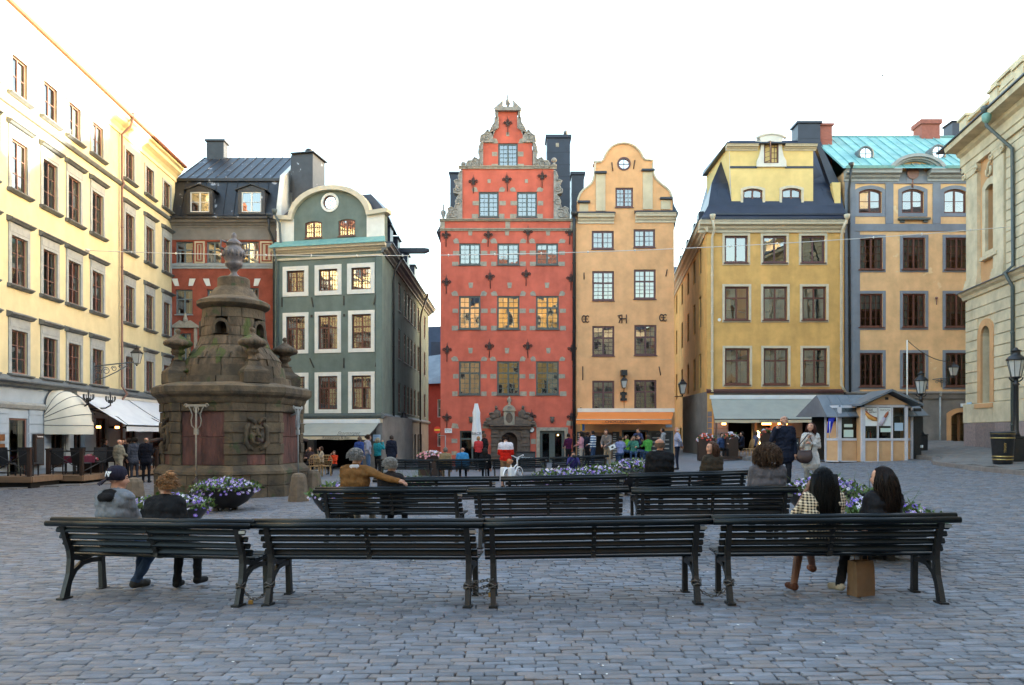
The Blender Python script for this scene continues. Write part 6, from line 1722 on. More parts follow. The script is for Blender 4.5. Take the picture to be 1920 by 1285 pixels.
# =================================================================== what closes the two lanes, and the houses behind the viewer
def lane_ends():
 r = thing('red_lane_house', 'low dark red house with slate roof at the end of the lane', 'building', (-7.6, 66, -.3))
 wl = [(1.0, 1.75, 1.0, 2.6), (1.0, 1.75, 3.6, 5.2), (2.5, 3.2, 1.0, 2.6), (2.5, 3.2, 3.6, 5.2)]
 wall(r, [(0, -1), (8, -1), (8, 7.0), (0, 6.6)], [opening(*w) for w in wl], 6, 'plaster_deep_red')
 for w in wl: window(r, *w, St('frame_white', 2, (1, 2), None, curtain=0))
 mb = MB(); mb.add([(-.5, -.4, 6.5), (8, -.4, 6.9), (8, 4, 10.6), (-.5, 4, 9.4), (-.5, 6.5, 6.5), (8, 6.5, 6.5)], [(0, 1, 2, 3), (3, 2, 5, 4), (0, 3, 4), (1, 5, 2)]); mb.build('roof', 'roof_grey', r)
 chimney(r, 1.6, 3.6, 8, 10.6, .5, .5, 'roof_navy')
 mb = MB(); mb.lathe([(.12, 2.2), (.2, 2.6), (.05, 2.8)], (1.9, -.3), 8); mb.box(1.85, 1.95, -.3, 0, 2.3, 2.36); mb.build('wall_lamp', 'black_iron', r)
 r = thing('dark_roof_house', 'tall house with a dark slate roof rising behind the lane', 'building', (-10.5, 76, -.3))
 mb = MB(); mb.box(0, 12, 0, 8, -1, 8); mb.build('wall', 'plaster_grey', r)
 mb = MB(); mb.hexa([(-.4, -.4, 8), (12.4, -.4, 8), (12.4, 8.4, 8), (-.4, 8.4, 8), (1.0, 2.5, 13.4), (11, 2.5, 13.8), (11, 5, 13.8), (1.0, 5, 13.4)]); mb.box(2.2, 3.2, .6, 2, 10, 11.6); mb.build('roof', 'roof_navy', r)
 # right lane: a sunny plaster house further in
 r = thing('lane_house', 'narrow ochre house with curved eaves far down the right lane', 'building', (13.1, 62, -.3), R(0))
 wl = [(.45, .95, 4.0, 5.8), (.45, .95, 7.4, 9.2), (.45, .95, 10.8, 12.2)]
 wall(r, [(-1.0, -1), (5, -1), (5, 14), (-1.0, 13)], [opening(*w) for w in wl], 8, 'plaster_ochre')
 for w in wl: window(r, *w, ST_PLAIN)
 mb = MB(); molding(mb, -1.2, 5, cornice_prof(12.8, 13.6, .6)); mb.build('cornice', 'trim_cream', r)
 mb = MB(); mb.add([(-1.2, -.6, 13.6), (5, -.6, 13.6), (5, 3, 17), (-1.2, 3, 16.5)], [(0, 1, 2, 3)]); mb.build('roof', 'roof_navy', r)
 r = thing('lane_lantern', 'iron lantern on an arm in the dark lane beside the orange house', 'lantern', (9.68, 44.6, 4.2))
 mb = MB(); mb.tube([(-.28, 0, -.2), (.55, 0, -.15)], .025, 5); mb.build('arm', 'black_iron', r); lantern_head(r, (.5, 0, .0), .2, .55)
 # row of houses behind the camera (they show in the window panes and close the square)
 cols = ['plaster_cream', 'plaster_apricot', 'plaster_ochre', 'plaster_pale']
 x = -27.0
 for i, (w, h, rf) in enumerate(((13, 17.5, 4.5), (11, 21, 5), (9.5, 22.5, 5), (12, 17.5, 4), (13, 14, 4))):
  b = thing('row_house', f'{["cream", "apricot", "ochre", "pale", "cream"][i]} plastered house closing the south side of the square, number {["one", "two", "three", "four", "five"][i]} from the west', 'building', (x, -13.5, -.6), 0, 'houses on the south side')
  mb = MB(); mb.box(0, w, -10, 0, -1, h); mb.build('wall', cols[i % 4], b)
  mb = MB(); mb.add([(-.1, .3, h), (w, .3, h), (w, -5, h + rf), (-.1, -5, h + rf), (-.1, -10, h), (w, -10, h)], [(0, 1, 2, 3), (3, 2, 5, 4), (0, 3, 4), (1, 5, 2)]); mb.build('roof', 'roof_navy' if i % 2 else 'roof_rust', b)
  n = int(w / 2.3)
  if 'rowwin' not in EXTRA:
   mb = MB(); mb.box(-.5, .5, -.02, .02, 0, 1.6, 0); mb.box(-.62, .62, -.0, .06, -.1, 0, 1); mb.box(-.62, -.5, 0, .06, 0, 1.6, 1); mb.box(.5, .62, 0, .06, 0, 1.6, 1); mb.box(-.62, .62, 0, .06, 1.6, 1.72, 1); mb.box(-.04, .04, 0, .05, 0, 1.6, 1); EXTRA['rowwin'] = mb.mesh('window', ['frame_dark', 'trim_cream'])
  for a in range(n):
   for z in np.arange(1.2, h - 2, 3.2): obj('window', EXTRA['rowwin'], b, ((a + .5) * w / n, .0, z))
  x += w
 for (x, y, w, d, h, lab) in ((40, 35, 12, 9, 16, 'unseen pale house added to block the low sun behind the palace'), (19.5, -12, 14, 24, 16.5, 'unseen pale house added south of the palace to shade the row behind')):  # unseen houses added to keep low sun off the street and south row
  b = thing('sun_block_house', lab, 'building', (x, y, -.5)); mb = MB(); mb.box(0, w, 0, d, -1, h); mb.build('wall', 'plaster_pale', b)
  mb = MB(); mb.loft([[(-.3, -.3, h), (w + .3, -.3, h), (w + .3, d + .3, h), (-.3, d + .3, h)], [(w * .4, d * .3, h + 3), (w * .6, d * .3, h + 3), (w * .6, d * .7, h + 3), (w * .4, d * .7, h + 3)]], 0, False); mb.build('roof', 'roof_navy', b)
lane_ends()
# =================================================================== pavements and kerbs
def pavement(poly, lift, name, label, m, size=.75):
 def inside(x, y):
  c = False; n = len(poly)
  for i in range(n):
   (x0, y0), (x1, y1) = poly[i], poly[i - 1]
   if (y0 > y) != (y1 > y) and x < (x1 - x0) * (y - y0) / (y1 - y0) + x0: c = not c
  return c
 xs = [p[0] for p in poly]; ys = [p[1] for p in poly]
 mb = MB(); y = min(ys); k = 0
 while y < max(ys):
  x = min(xs) - (.3 if k % 2 else 0)
  while x < max(xs):
   cs = [(x, y), (x + size, y), (x + size, y + size * .8), (x, y + size * .8)]
   if all(inside(*c) for c in cs) or inside(x + size / 2, y + size * .4):
    g = .006; zj = rng.uniform(-.004, .004)
    mb.hexa([(cs[0][0] + g, cs[0][1] + g, gz(*cs[0]) - .1), (cs[1][0] - g, cs[1][1] + g, gz(*cs[1]) - .1), (cs[2][0] - g, cs[2][1] - g, gz(*cs[2]) - .1), (cs[3][0] + g, cs[3][1] - g, gz(*cs[3]) - .1)] + [(cs[i][0] + (g if i in (0, 3) else -g), cs[i][1] + (g if i < 2 else -g), gz(*cs[i]) + lift + zj) for i in range(4)])
   x += size
  y += size * .8; k += 1
 r = thing(name, label, None)
 r['kind'] = 'structure'
 tag(mb.build('paving_slabs', m, r), kind='stuff')
 return r
def kerb(root, pts, lift, w=.3, step=1.1):
 pts = [Vector(p) for p in pts]
 for a, b in zip(pts, pts[1:]):
  L = (b - a).length; n = max(1, round(L / step)); d = (b - a) / n
  ang = math.atan2(d.y, d.x)
  for k in range(n):
   p, q = a + d * k, a + d * (k + 1)
   M = Matrix.Translation((p.x, p.y, 0)) @ Matrix.Rotation(ang, 4, 'Z')
   z0, z1 = gz(p.x, p.y), gz(q.x, q.y)
   l = d.length - .01; t = lift + .006 + rng.uniform(-.005, .005)
   mb = MB(M); mb.hexa([(0, 0, z0 - .1), (l, 0, z1 - .1), (l, w, z1 - .1), (0, w, z0 - .1), (0, .015, z0 + t), (l, .015, z1 + t), (l, w, z1 + t), (0, w, z0 + t)])
   mb.build('kerb_stone', 'kerb_stone', root)
pv = pavement([(15.2, 18), (15.75, 27.0), (17.3, 30.4), (17.4, 34.5), (11.4, 34.9), (11.4, 42), (24, 42), (24, 18)], .13, 'pavement', 'raised stone pavement along the palace on the right', 'paving_flag')
kerb(pv, [(11.1, 34.6), (17.1, 34.2), (17.0, 30.3), (15.55, 27.6), (15.1, 24), (14.65, 18)], .13)
lp = pavement([(-19.8, 18), (-17.6, 27.4), (-15.0, 29.8), (-14.9, 42.5), (-20.5, 42.5), (-20.5, 18)], .05, 'side_pavement', 'flagged pavement strip along the cream house', 'paving_flag')
kerb(lp, [(-20.0, 18), (-18.0, 27.0), (-15.0, 29.5), (-14.6, 42)], .05, .35)
mb = MB(); mb.box(15.9, 22.0, 37.9, 38.1, gz(18, 38) + .17, gz(18, 38) + .20); mb.build('yellow_line', 'yellow_line', pv)
# =================================================================== the old fountain well
def fountain():
 fx, fy = FOUNT[0] + .25, FOUNT[1] - .3
 g0 = gz(fx, fy)
 root = thing('fountain_well', 'weathered sandstone well tower with urns, carved masks and an urn on top', 'fountain', (fx, fy, g0 - .05)); root.scale = (.87, .87, 1)
 B = .05
 phi0 = R(-51.3)
 def oct_(ap, an, z, tot=8):
  L = []
  for k in range(8):
   ph = phi0 + R(45) * k; r = ap if k % 2 == 0 else an
   L.append((math.cos(ph), math.sin(ph), r))
  pts = []
  for k in range(8):
   a, b = L[k], L[(k + 1) % 8]
   det = a[0] * b[1] - a[1] * b[0]
   pts.append(((a[2] * b[1] - b[2] * a[1]) / det, (a[0] * b[2] - b[0] * a[2]) / det, z))
  return pts
 def rings(L, m, name, sm=False):
  mb = MB(); mb.loft([oct_(ap, an, z) for ap, an, z in L], 0, sm); return mb.build(name, m, root)
 rings([(2.44, 2.36, -.2), (2.44, 2.36, .02), (2.40, 2.3, .04)], 'sandstone', 'ground_step')
 rings([(2.04, 1.98, .0), (2.04, 1.98, 3.0)], 'sandstone', 'core')
 rings([(2.40, 2.30, .74), (2.38, 2.28, .82), (2.24, 2.12, .97), (2.20, 2.08, .99)], 'sandstone', 'base_molding')
 rings([(2.22, 2.12, 2.74), (2.26, 2.16, 2.80), (2.30, 2.20, 2.90), (2.42, 2.32, 2.98), (2.46, 2.36, 3.05), (2.46, 2.36, 3.20), (2.30, 2.2, 3.28), (1.95, 1.85, 3.34)], 'sandstone', 'cornice')
 # ashlar: every block its own piece
 def face(k): return Matrix.Rotation(phi0 + R(45) * k + R(90), 4, 'Z')
 def half(k, ap, an):
  p = oct_(ap, an, 0); a, b = Vector(p[k - 1][:2]), Vector(p[k][:2]); return (a - b).length / 2
 def block(M, x0, x1, y, d, z0, z1, m='sandstone'):
  mb = MB(M); j = rng.uniform(0, .012); mb.box(x0 + .006, x1 - .006, -y - j, -y + d, z0 + .005, z1 - .005, 0, .014); mb.build('stone_block' if m == 'sandstone' else 'red_slab', m, root)
 front = (7, 0, 1, 2, 6)
 for k in range(8):
  M = face(k); pier = k % 2 == 0
  hw = half(k, 2.24, 2.14)
  vis = k in front
  ap = 2.36 if pier else 2.27
  hb = half(k, 2.38, 2.28)
  for (za, zb) in ((.04, .40), (.40, .74)): # plinth courses
   n = 3 if vis else 1
   xs = [-hb] + sorted(rng.uniform(-hb * .45, hb * .45) for _ in range(n - 1)) + [hb]
   if n == 3 and xs[2] - xs[1] < .35: xs[1], xs[2] = -hb * .3, hb * .35
   for a, b in zip(xs, xs[1:]): block(M, a, b, ap, .4, za, zb)
  zz = [.99, 1.29, 1.6, 1.9, 2.2, 2.5, 2.74]
  if pier:
   for i, (za, zb) in enumerate(zip(zz, zz[1:])):
    pr = 2.14 + (.07 if i % 2 else .03)
    if vis:
     c = .30
     block(M, -hw, -c, pr, .3, za, zb); block(M, c, hw, pr, .3, za, zb)
     block(M, -c, c, pr - .02, .3, za, zb, 'sandstone' if i in (1, 4, 5) else 'sandstone_red')
    else: block(M, -hw, hw, pr, .3, za, zb)
  else:
   q = hw - .30
   for i, (za, zb) in enumerate(zip(zz, zz[1:])):
    pr = 2.05 + (.07 if i % 2 else .03)
    block(M, -hw, -q, pr, .3, za, zb); block(M, q, hw, pr, .3, za, zb)
   block(M, -q, q, 2.07, .3, 2.5, 2.74)
   if vis:
    xm = rng.uniform(-.08, .08)
    for za, zb in ((.99, 1.78), (1.78, 2.5)):
     block(M, -q, xm, 2.0, .2, za, zb, 'sandstone_red'); block(M, xm, q, 2.0, .2, za, zb, 'sandstone_red')
   else: block(M, -q, q, 2.0, .2, .99, 2.5, 'sandstone_red')
 # stepped tiers with pedestals
 def wedge(a0, a1, r0, r1, za, zb, m, name='stone_block', rt=None, nseg=3, rough=0.0):
  mb = MB(); rt = rt or r1
  A = np.linspace(a0 + .008, a1 - .008, nseg + 1)
  def ring(r, z): return [(r * math.cos(t), r * math.sin(t), z) for t in A]
  j = rng.uniform(0, rough)
  o0, o1, i1, i0 = ring(r1 + j, za + .006), ring(rt + j, zb - .006), ring(r0, zb - .006), ring(r0, za + .006)
  mb.loft([o0, o1, i1, i0, o0], 0, False, cap=False, closed=False)
  for e in (0, -1): mb.add([o0[e], o1[e], i1[e], i0[e]], [(0, 1, 2, 3)])
  return mb.build(name, m, root)
 def ring_blocks(n, r0, r1, za, zb, m, rt=None, rough=.02, off=0.0, skip=()):
  cuts = [off + 2 * PI * (k + rng.uniform(-.14, .14)) / n for k in range(n)]
  for k in range(n):
   a0, a1 = cuts[k], cuts[(k + 1) % n] + (2 * PI if k == n - 1 else 0)
   mid = ((a0 + a1) / 2) % (2 * PI)
   wedge(a0, a1, r0, r1, za, zb, m, rt=rt, rough=rough)
 ring_blocks(12, 1.2, 1.92, 3.30, 3.52, 'sandstone', 1.88, .03)
 ring_blocks(11, 1.1, 1.72, 3.52, 3.86, 'sandstone', 1.66, .03, .2)
 mb = MB(); mb.lathe([(1.25, 3.3), (1.2, 3.9), (1.0, 4.2), (.72, 4.4), (.72, 4.3), (.7, 5.5)], (0, 0), 20); mb.build('core', 'sandstone_tuff', root)
 ring_blocks(13, .9, 1.58, 3.84, 4.05, 'sandstone_tuff', 1.52, .09)
 ring_blocks(12, .9, 1.50, 4.05, 4.24, 'sandstone_tuff', 1.36, .09, .25)
 # tower with arched openings
 tocam = math.atan2(-fy, -fx)
 arches = [tocam + R(-22) + R(72) * k for k in range(5)]
 tz = [4.2, 4.46, 4.74, 5.02, 5.28, 5.56]
 rad = lambda z: 1.01 + .10 * (5.56 - z) / 1.3 + .30 * max(0, (4.72 - z) / .52) ** 1.6
 for i, (za, zb) in enumerate(zip(tz, tz[1:])):
  hole = i in (2, 3)
  for q, c in enumerate(arches):
   n_ = arches[(q + 1) % 5] + (2 * PI if q == 4 else 0)
   h = (.20 if i == 2 else .19) if hole else (.5 * R(72) * (.33 if i % 2 else .0))
   a0, a1 = c + h, n_ - h
   if not hole and i % 2: wedge(c - h, c + h, .62, rad(za), za, zb, 'sandstone_tuff', rt=rad(zb), rough=.03)
   mid = (a0 + a1) / 2 + rng.uniform(-.06, .06)
   wedge(a0, mid, .62, rad(za), za, zb, 'sandstone_tuff' if i < 4 else 'sandstone', rt=rad(zb), rough=.03); wedge(mid, a1, .62, rad(za), za, zb, 'sandstone_tuff' if i < 4 else 'sandstone', rt=rad(zb), rough=.03)
 for c in arches:
  M = Matrix.Rotation(c + R(90), 4, 'Z'); z0 = 4.78
  mb = MB(M); y = -rad(4.9) - .01
  mb.prism(arc_top(-.29, .29, z0, z0 + .45, .29), y - .03, y + .3, 0, holes=[arc_top(-.20, .20, z0 + .001, z0 + .36, .2)]); mb.build('arch_ring', 'sandstone', root)
 mb = MB(); mb.lathe([(.66, 4.7), (.66, 5.4)], (0, 0), 18); mb.build('tower_void', 'dark_void', root)  # near-black drum stands for the unlit hollow behind the arches
 mb = MB(); mb.lathe([(.92, 5.50), (1.0, 5.58), (1.06, 5.60), (1.17, 5.66), (1.20, 5.69), (1.20, 5.79), (1.15, 5.82), (.84, 5.94), (.72, 6.10), (.62, 6.22), (.56, 6.23), (.54, 6.27), (.53, 6.52), (.48, 6.56), (.2, 6.58)], (0, 0), 44, 0, False); mb.build('tower_cap', 'sandstone', root)
 mb = MB(); mb.lathe([(.26, 6.56), (.24, 6.6), (.12, 6.68), (.10, 6.76), (.17, 6.84), (.28, 6.92), (.30, 7.02), (.27, 7.06), (.32, 7.12), (.36, 7.3), (.34, 7.42), (.25, 7.48), (.23, 7.54), (.27, 7.57), (.25, 7.64), (.13, 7.72), (.08, 7.75), (.09, 7.79), (.10, 7.84), (.06, 7.92), (0, 7.95)], (0, 0), 24)
 for k in range(14):
  t = 2 * PI * k / 14; mb.ball((.35 * math.cos(t), .35 * math.sin(t), 7.28), (.05, .05, .10), 6, 5)
 for sg in (0, PI): mb.tube([(.28 * math.cos(sg + .6), .28 * math.sin(sg + .6), 7.36), (.45 * math.cos(sg + .6), .45 * math.sin(sg + .6), 7.46), (.42 * math.cos(sg + .6), .42 * math.sin(sg + .6), 7.66), (.25 * math.cos(sg + .6), .25 * math.sin(sg + .6), 7.62)], .04, 6)
 mb.build('crowning_urn', 'urn_metal', root)
 for k in range(4): # corner urns on pedestals
  ph = phi0 + R(90) * k; c = (1.82 * math.cos(ph), 1.82 * math.sin(ph))
  M = Matrix.Translation((c[0], c[1], 0)) @ Matrix.Rotation(ph, 4, 'Z')
  mb = MB(M); mb.box(-.42, .42, -.42, .42, 3.30, 3.62, 0, .02); mb.loft([[(sx * s_, sy * s_, z) for sx, sy in ((-1, -1), (1, -1), (1, 1), (-1, 1))] for s_, z in ((.42, 3.62), (.40, 3.68), (.24, 3.80), (.17, 3.94), (.19, 3.98))], 0, False); mb.build('pedestal', 'sandstone', root)
  mb = MB(); mb.lathe([(.19, 3.97), (.14, 4.02), (.10, 4.12), (.20, 4.18), (.23, 4.24), (.17, 4.28), (.21, 4.33), (.42, 4.40), (.46, 4.45), (.45, 4.51), (.40, 4.55), (.27, 4.61), (.14, 4.69), (.07, 4.73), (.05, 4.77), (.09, 4.82), (.06, 4.89), (0, 4.91)], c, 18); mb.build('corner_urn', 'sandstone_tuff', root)
 for k in (6, 0, 2): # carved spout masks
  M = face(k) @ Matrix.Translation((0, -2.17, 1.86)); mb = MB(M)
  mb.ball((0, 0, .0), (.27, .12, .38), 14, 10, noise_=.1); mb.ball((0, -.12, .06), (.06, .08, .13), 8, 6)
  for sg in (-1, 1):
   mb.ball((sg * .12, -.10, .17), (.09, .06, .045), 8, 6); mb.ball((sg * .11, -.11, .10), (.04, .04, .03), 8, 6); mb.ball((sg * .15, -.08, -.06), (.09, .07, .12), 8, 6)
   mb.tube([(sg * .22, -.02, .3), (sg * .34, -.04, .18), (sg * .33, -.03, -.05), (sg * .36, -.02, -.22), (sg * .26, -.02, -.36), (sg * .1, -.04, -.44)], [.06, .09, .07, .09, .08, .05], 7)
   mb.tube([(sg * .05, -.06, .3), (sg * .17, -.06, .42), (sg * .3, -.04, .46)], [.07, .06, .03], 7)
  mb.tube([(.15 * math.cos(t), -.11, -.13 + .13 * math.sin(t)) for t in np.linspace(0, 2 * PI, 13)[:-1]], .045, 6, closed=True)
  mb.build('spout_mask', 'sandstone', root)
  mb = MB(M); mb.ball((0, -.02, -.13), (.13, .1, .11), 10, 7, 0); mb.tube([(0, -.0, -.12), (0, -.28, -.16), (0, -.52, -.2)], [.06, .055, .05], 8, 1); mb.build('spout', ['dark_void', 'iron'], root)
 for k in (7, 1): # pump levers: scrolled iron hook and a long rod with a ball weight
  M = face(k) @ Matrix.Translation((-.1 if k == 7 else .05, -2.28, 0)); mb = MB(M)
  mb.tube([(0, 0, 2.62), (0, -.02, .62)], [.03, .022], 6); mb.box(-.34, .34, -.03, .03, 2.62, 2.68); mb.box(-.06, .06, -.05, .05, 1.85, 2.0)
  for sg in (-1, 1):
   mb.tube([(sg * .02, 0, 1.98), (sg * .15, 0, 2.1), (sg * .17, 0, 2.25), (sg * .13, 0, 2.4), (sg * .2, 0, 2.55), (sg * .25, 0, 2.62)], .02, 5)
   spiral(mb, sg * .34, 2.64, .07, 0, 1.1, .018, sg)
   mb.tube([(sg * .05, 0, 2.45), (sg * .08, 0, 2.55), (sg * .05, 0, 2.62)], .02, 5)
  mb.tube([(0, .3, 2.4), (0, 0, 2.5)], .03, 5)
  mb.build('pump_lever', 'trim_grey' if k == 1 else 'stone_trim', root)
  mb = MB(M); mb.lathe([(0, .40), (.09, .42), (.14, .50), (.14, .56), (.06, .63), (.03, .68)], (0, 0), 12); mb.build('ball_weight', 'iron', root)
 for (ph, r_, z, s_) in ((phi0 - R(75), 1.72, 3.62, .16), (phi0 + R(6), 1.45, 3.95, .1), (phi0 + R(30), 1.7, 3.55, .1)): # weeds in the joints
  mb = MB()
  for q in range(36):
   d = Vector((rng.gauss(0, 1), rng.gauss(0, 1), rng.uniform(.1, 1.3))).normalized(); c = Vector((r_ * math.cos(ph), r_ * math.sin(ph), z)); e = c + d * s_ * rng.uniform(.5, 1.1); sd = d.cross(Vector((0, 0, 1))) * s_ * .18
   mb.add([c, e - d * s_ * .3 + sd, e, e - d * s_ * .3 - sd], [(0, 1, 2, 3)])
  tag(mb.build('weeds', 'leaf', root, fix=False), kind='stuff')
fountain()
# =================================================================== benches
def bench_proto():
 r = thing('park_bench', 'x', 'bench')
 M_ = {}
 def part(nm, mb, m): return mb.build(nm, m, r)
 for y, z, rr in ((-.085, .815, .031), (-.005, .845, .033)):
  mb = MB(); mb.tube([(-1.14, y, z), (-.4, y, z), (.4, y, z), (1.14, y, z)], rr, 10); part('top_rail', mb, 'bench_paint')
 for k in range(4):
  t = k / 3; y = -.03 + .13 * t; z = .745 - .225 * t; h = .058 if k < 3 else .07
  mb = MB(Matrix.Translation((0, y, z)) @ Matrix.Rotation(R(-24), 4, 'X')); mb.box(-1.06, 1.06, -.014, .014, -h / 2, h / 2, 0, .008); part('back_slat', mb, 'bench_paint')
 for k in range(5):
  mb = MB(); mb.box(-1.06, 1.06, .155 + k * .083, .225 + k * .083, .445 - .008 * (k < 2), .473 - .008 * (k < 2), 0, .008); part('seat_slat', mb, 'bench_paint')
 for x in (-.98, .98):
  mb = MB()
  mb.bar([(x, -.03, 0), (x, .0, .12), (x, .045, .26), (x, .06, .42), (x, .05, .52), (x, -.005, .66), (x, -.05, .79)], .05, [.085, .07, .06, .055, .055, .05, .04])
  mb.box(x - .04, x + .04, -.10, .045, 0, .022); mb.box(x - .035, x + .035, .455, .59, 0, .02)
  mb.bar([(x, .52, 0), (x, .51, .2), (x, .50, .43)], .05, [.07, .06, .055])
  mb.bar([(x, .065, .44), (x, .2, .40), (x, .35, .415), (x, .56, .44)], .045, [.06, .045, .04, .03])
  mb.bar([(x, .03, .20), (x, .09, .29), (x, .19, .355), (x, .32, .375), (x, .42, .34), (x, .49, .25)] if False else [(x, .04, .19), (x, .11, .29), (x, .22, .35), (x, .34, .36), (x, .49, .35)], .04, .05)
  part('leg_frame', mb, 'bench_iron')
 mb = MB(); mb.bar([(0, .085, .455), (0, .085, .5), (0, .0, .70), (0, -.045, .80)], .045, .018)
 for z in (.52, .59, .67, .74): mb.ball((0, .045 - (z - .52) * .5, z), (.012, .012, .012), 6, 4)
 part('back_strap', mb, 'bench_iron')
 mb = MB(); mb.box(1.01, 1.075, -.062, -.05, .735, .765); part('name_plate', mb, 'steel')
 return r
BENCH = [None]
def bench(pa, pb, label, foot=.98, loc=None):
 """pa, pb: the two back feet (or rail ends when foot = 1.14) on the ground"""
 if BENCH[0] is None: BENCH[0] = b = bench_proto()
 else: b = copy_tree(BENCH[0])
 A, B = Vector(pa), Vector(pb); mid = (A + B) / 2; d = B - A
 b.location = (mid.x, mid.y, mid.z); b.rotation_euler = (0, -math.atan2(d.z, d.xy.length), math.atan2(d.y, d.x)); b.scale = (d.length / (2 * foot), 1, 1)
 return tag(b, label, 'bench', 'dark green slatted benches in rows')
def G(px, Y): return ground_at(px, Y)
BEN = {}
for key, xa, ya, xb, yb, lab, ft in (
 ('a', 125, 8.02, 450, 7.58, 'leftmost bench of the front row with a couple sitting on it', .98),
 ('b', 505, 7.60, 878, 7.40, 'empty front row bench, second from the left', .98),
 ('c', 925, 7.40, 1307, 7.40, 'empty front row bench, third from the left', .98),
 ('d', 1368, 7.36, 1762, 7.24, 'rightmost bench of the front row with two dark-haired women on it', .98),
 ('e', 593, 11.25, 877, 11.0, 'second row bench with the grey-haired couple', 1.14),
 ('f', 880, 10.75, 1180, 10.6, 'empty bench in the middle of the second row', 1.14),
 ('g', 1185, 10.4, 1495, 10.15, 'second row bench with the curly-haired person in grey', 1.14),
 ('h', 702, 13.7, 938, 13.6, 'left bench of the third row, partly hidden by the grey-haired couple', 1.14),
 ('i', 941, 13.5, 1176, 13.5, 'empty bench in the middle of the third row', 1.14),
 ('j', 1180, 13.6, 1408, 13.7, 'third row bench with the bald man in black', 1.14),
 ('k', 706, 30.2, 813, 30.2, 'far bench left of the man in the tan jacket', 1.14),
 ('l', 814, 30.0, 918, 30.0, 'far bench behind which the tan and blue jackets sit', 1.14),
 ('m', 920, 29.8, 1030, 29.8, 'far bench behind the white bicycle', 1.14),
 ('n', 1032, 29.4, 1143, 29.4, 'far bench behind the flower beds by the chocolate cafe', 1.14)):
 BEN[key] = bench(G(xa, ya), G(xb, yb), lab, ft)
def on_bench(key, x, y=.22, z=0.0):
 b = BEN[key]; M = Matrix.LocRotScale(b.location, b.rotation_euler, b.scale)
 return M @ Vector((x, y, z)), b.rotation_euler.z
# chains that lock the front benches together
def chain(p0, p1, sag, label, loops=1, lock=None):
 r = thing('chain', label, 'chain', p0, 0, 'chains between the front benches')
 if 'link' not in EXTRA:
  mb = MB(); mb.tube([(.014 * math.cos(t) * (1.7 if abs(math.cos(t)) > .4 else 1.7), .0, .013 * math.sin(t)) for t in np.linspace(0, 2 * PI, 11)[:-1]], .0042, 5, closed=True); EXTRA['link'] = mb.mesh('link', 'chain_steel')
 for q in range(loops):
  a, b = Vector((0, .0, .04 * q)), Vector(p1) - Vector(p0) + Vector((0, .0, .05 * q))
  L = (b - a).length * 1.12; n = max(6, int(L / .034)); pts = []
  for i in range(n + 1):
   t = i / n; p = a.lerp(b, t); p.z -= sag * 4 * t * (1 - t) * (1 - .35 * q); p.y += .02 * math.sin(9 * t + q); pts.append(p)
  for i in range(n):
   d = pts[i + 1] - pts[i]
   e = d.to_track_quat('X', 'Z').to_euler(); e.rotate_axis('X', (i % 2) * PI / 2 + .3)
   obj('link', EXTRA['link'], r, (pts[i] + pts[i + 1]) / 2, rot=e, scale=(1.0, 1.15, 1.15))
 for p in (Vector((0, 0, .02)), Vector(p1) - Vector(p0) + Vector((0, 0, .02))):
  mb = MB(); mb.tube([(p.x + .045 * math.cos(t), p.y + .055 * math.sin(t), p.z + .012 * math.sin(3 * t)) for t in np.linspace(0, 2 * PI, 13)[:-1]], .009, 5, closed=True); mb.tube([(p.x + .047 * math.cos(t), p.y + .057 * math.sin(t), p.z + .03 + .012 * math.cos(3 * t)) for t in np.linspace(0, 2 * PI, 13)[:-1]], .008, 5, closed=True); mb.build('loop', 'chain_steel', r)
 if lock:
  q = (Vector(p1) - Vector(p0)) * lock[0] - Vector((0, .01, sag * lock[1]))
  mb = MB(); mb.box(q.x - .022, q.x + .022, q.y - .012, q.y + .012, q.z - .06, q.z - .015, 0, .005); mb.tube([(q.x + .014 * math.cos(t), q.y, q.z - .015 + .03 * math.sin(t)) for t in np.linspace(0, PI, 8)], .005, 5, 1); mb.build('padlock', ['brass', 'steel'], r)
def leg_pt(key, x, z=.17):
 b = BEN[key]; return Matrix.LocRotScale(b.location, b.rotation_euler, b.scale) @ Vector((x, .02, z))
chain(leg_pt('a', .98), leg_pt('b', -.98), .11, 'chain with a brass padlock between the two left front benches', 1, (.35, .95))
chain(leg_pt('b', .98), leg_pt('c', -.98), .05, 'doubled chain between the two middle front benches', 3, (.9, .4))
chain(leg_pt('c', .98), leg_pt('d', -.98), .10, 'thin slack chain between the two right front benches', 1)
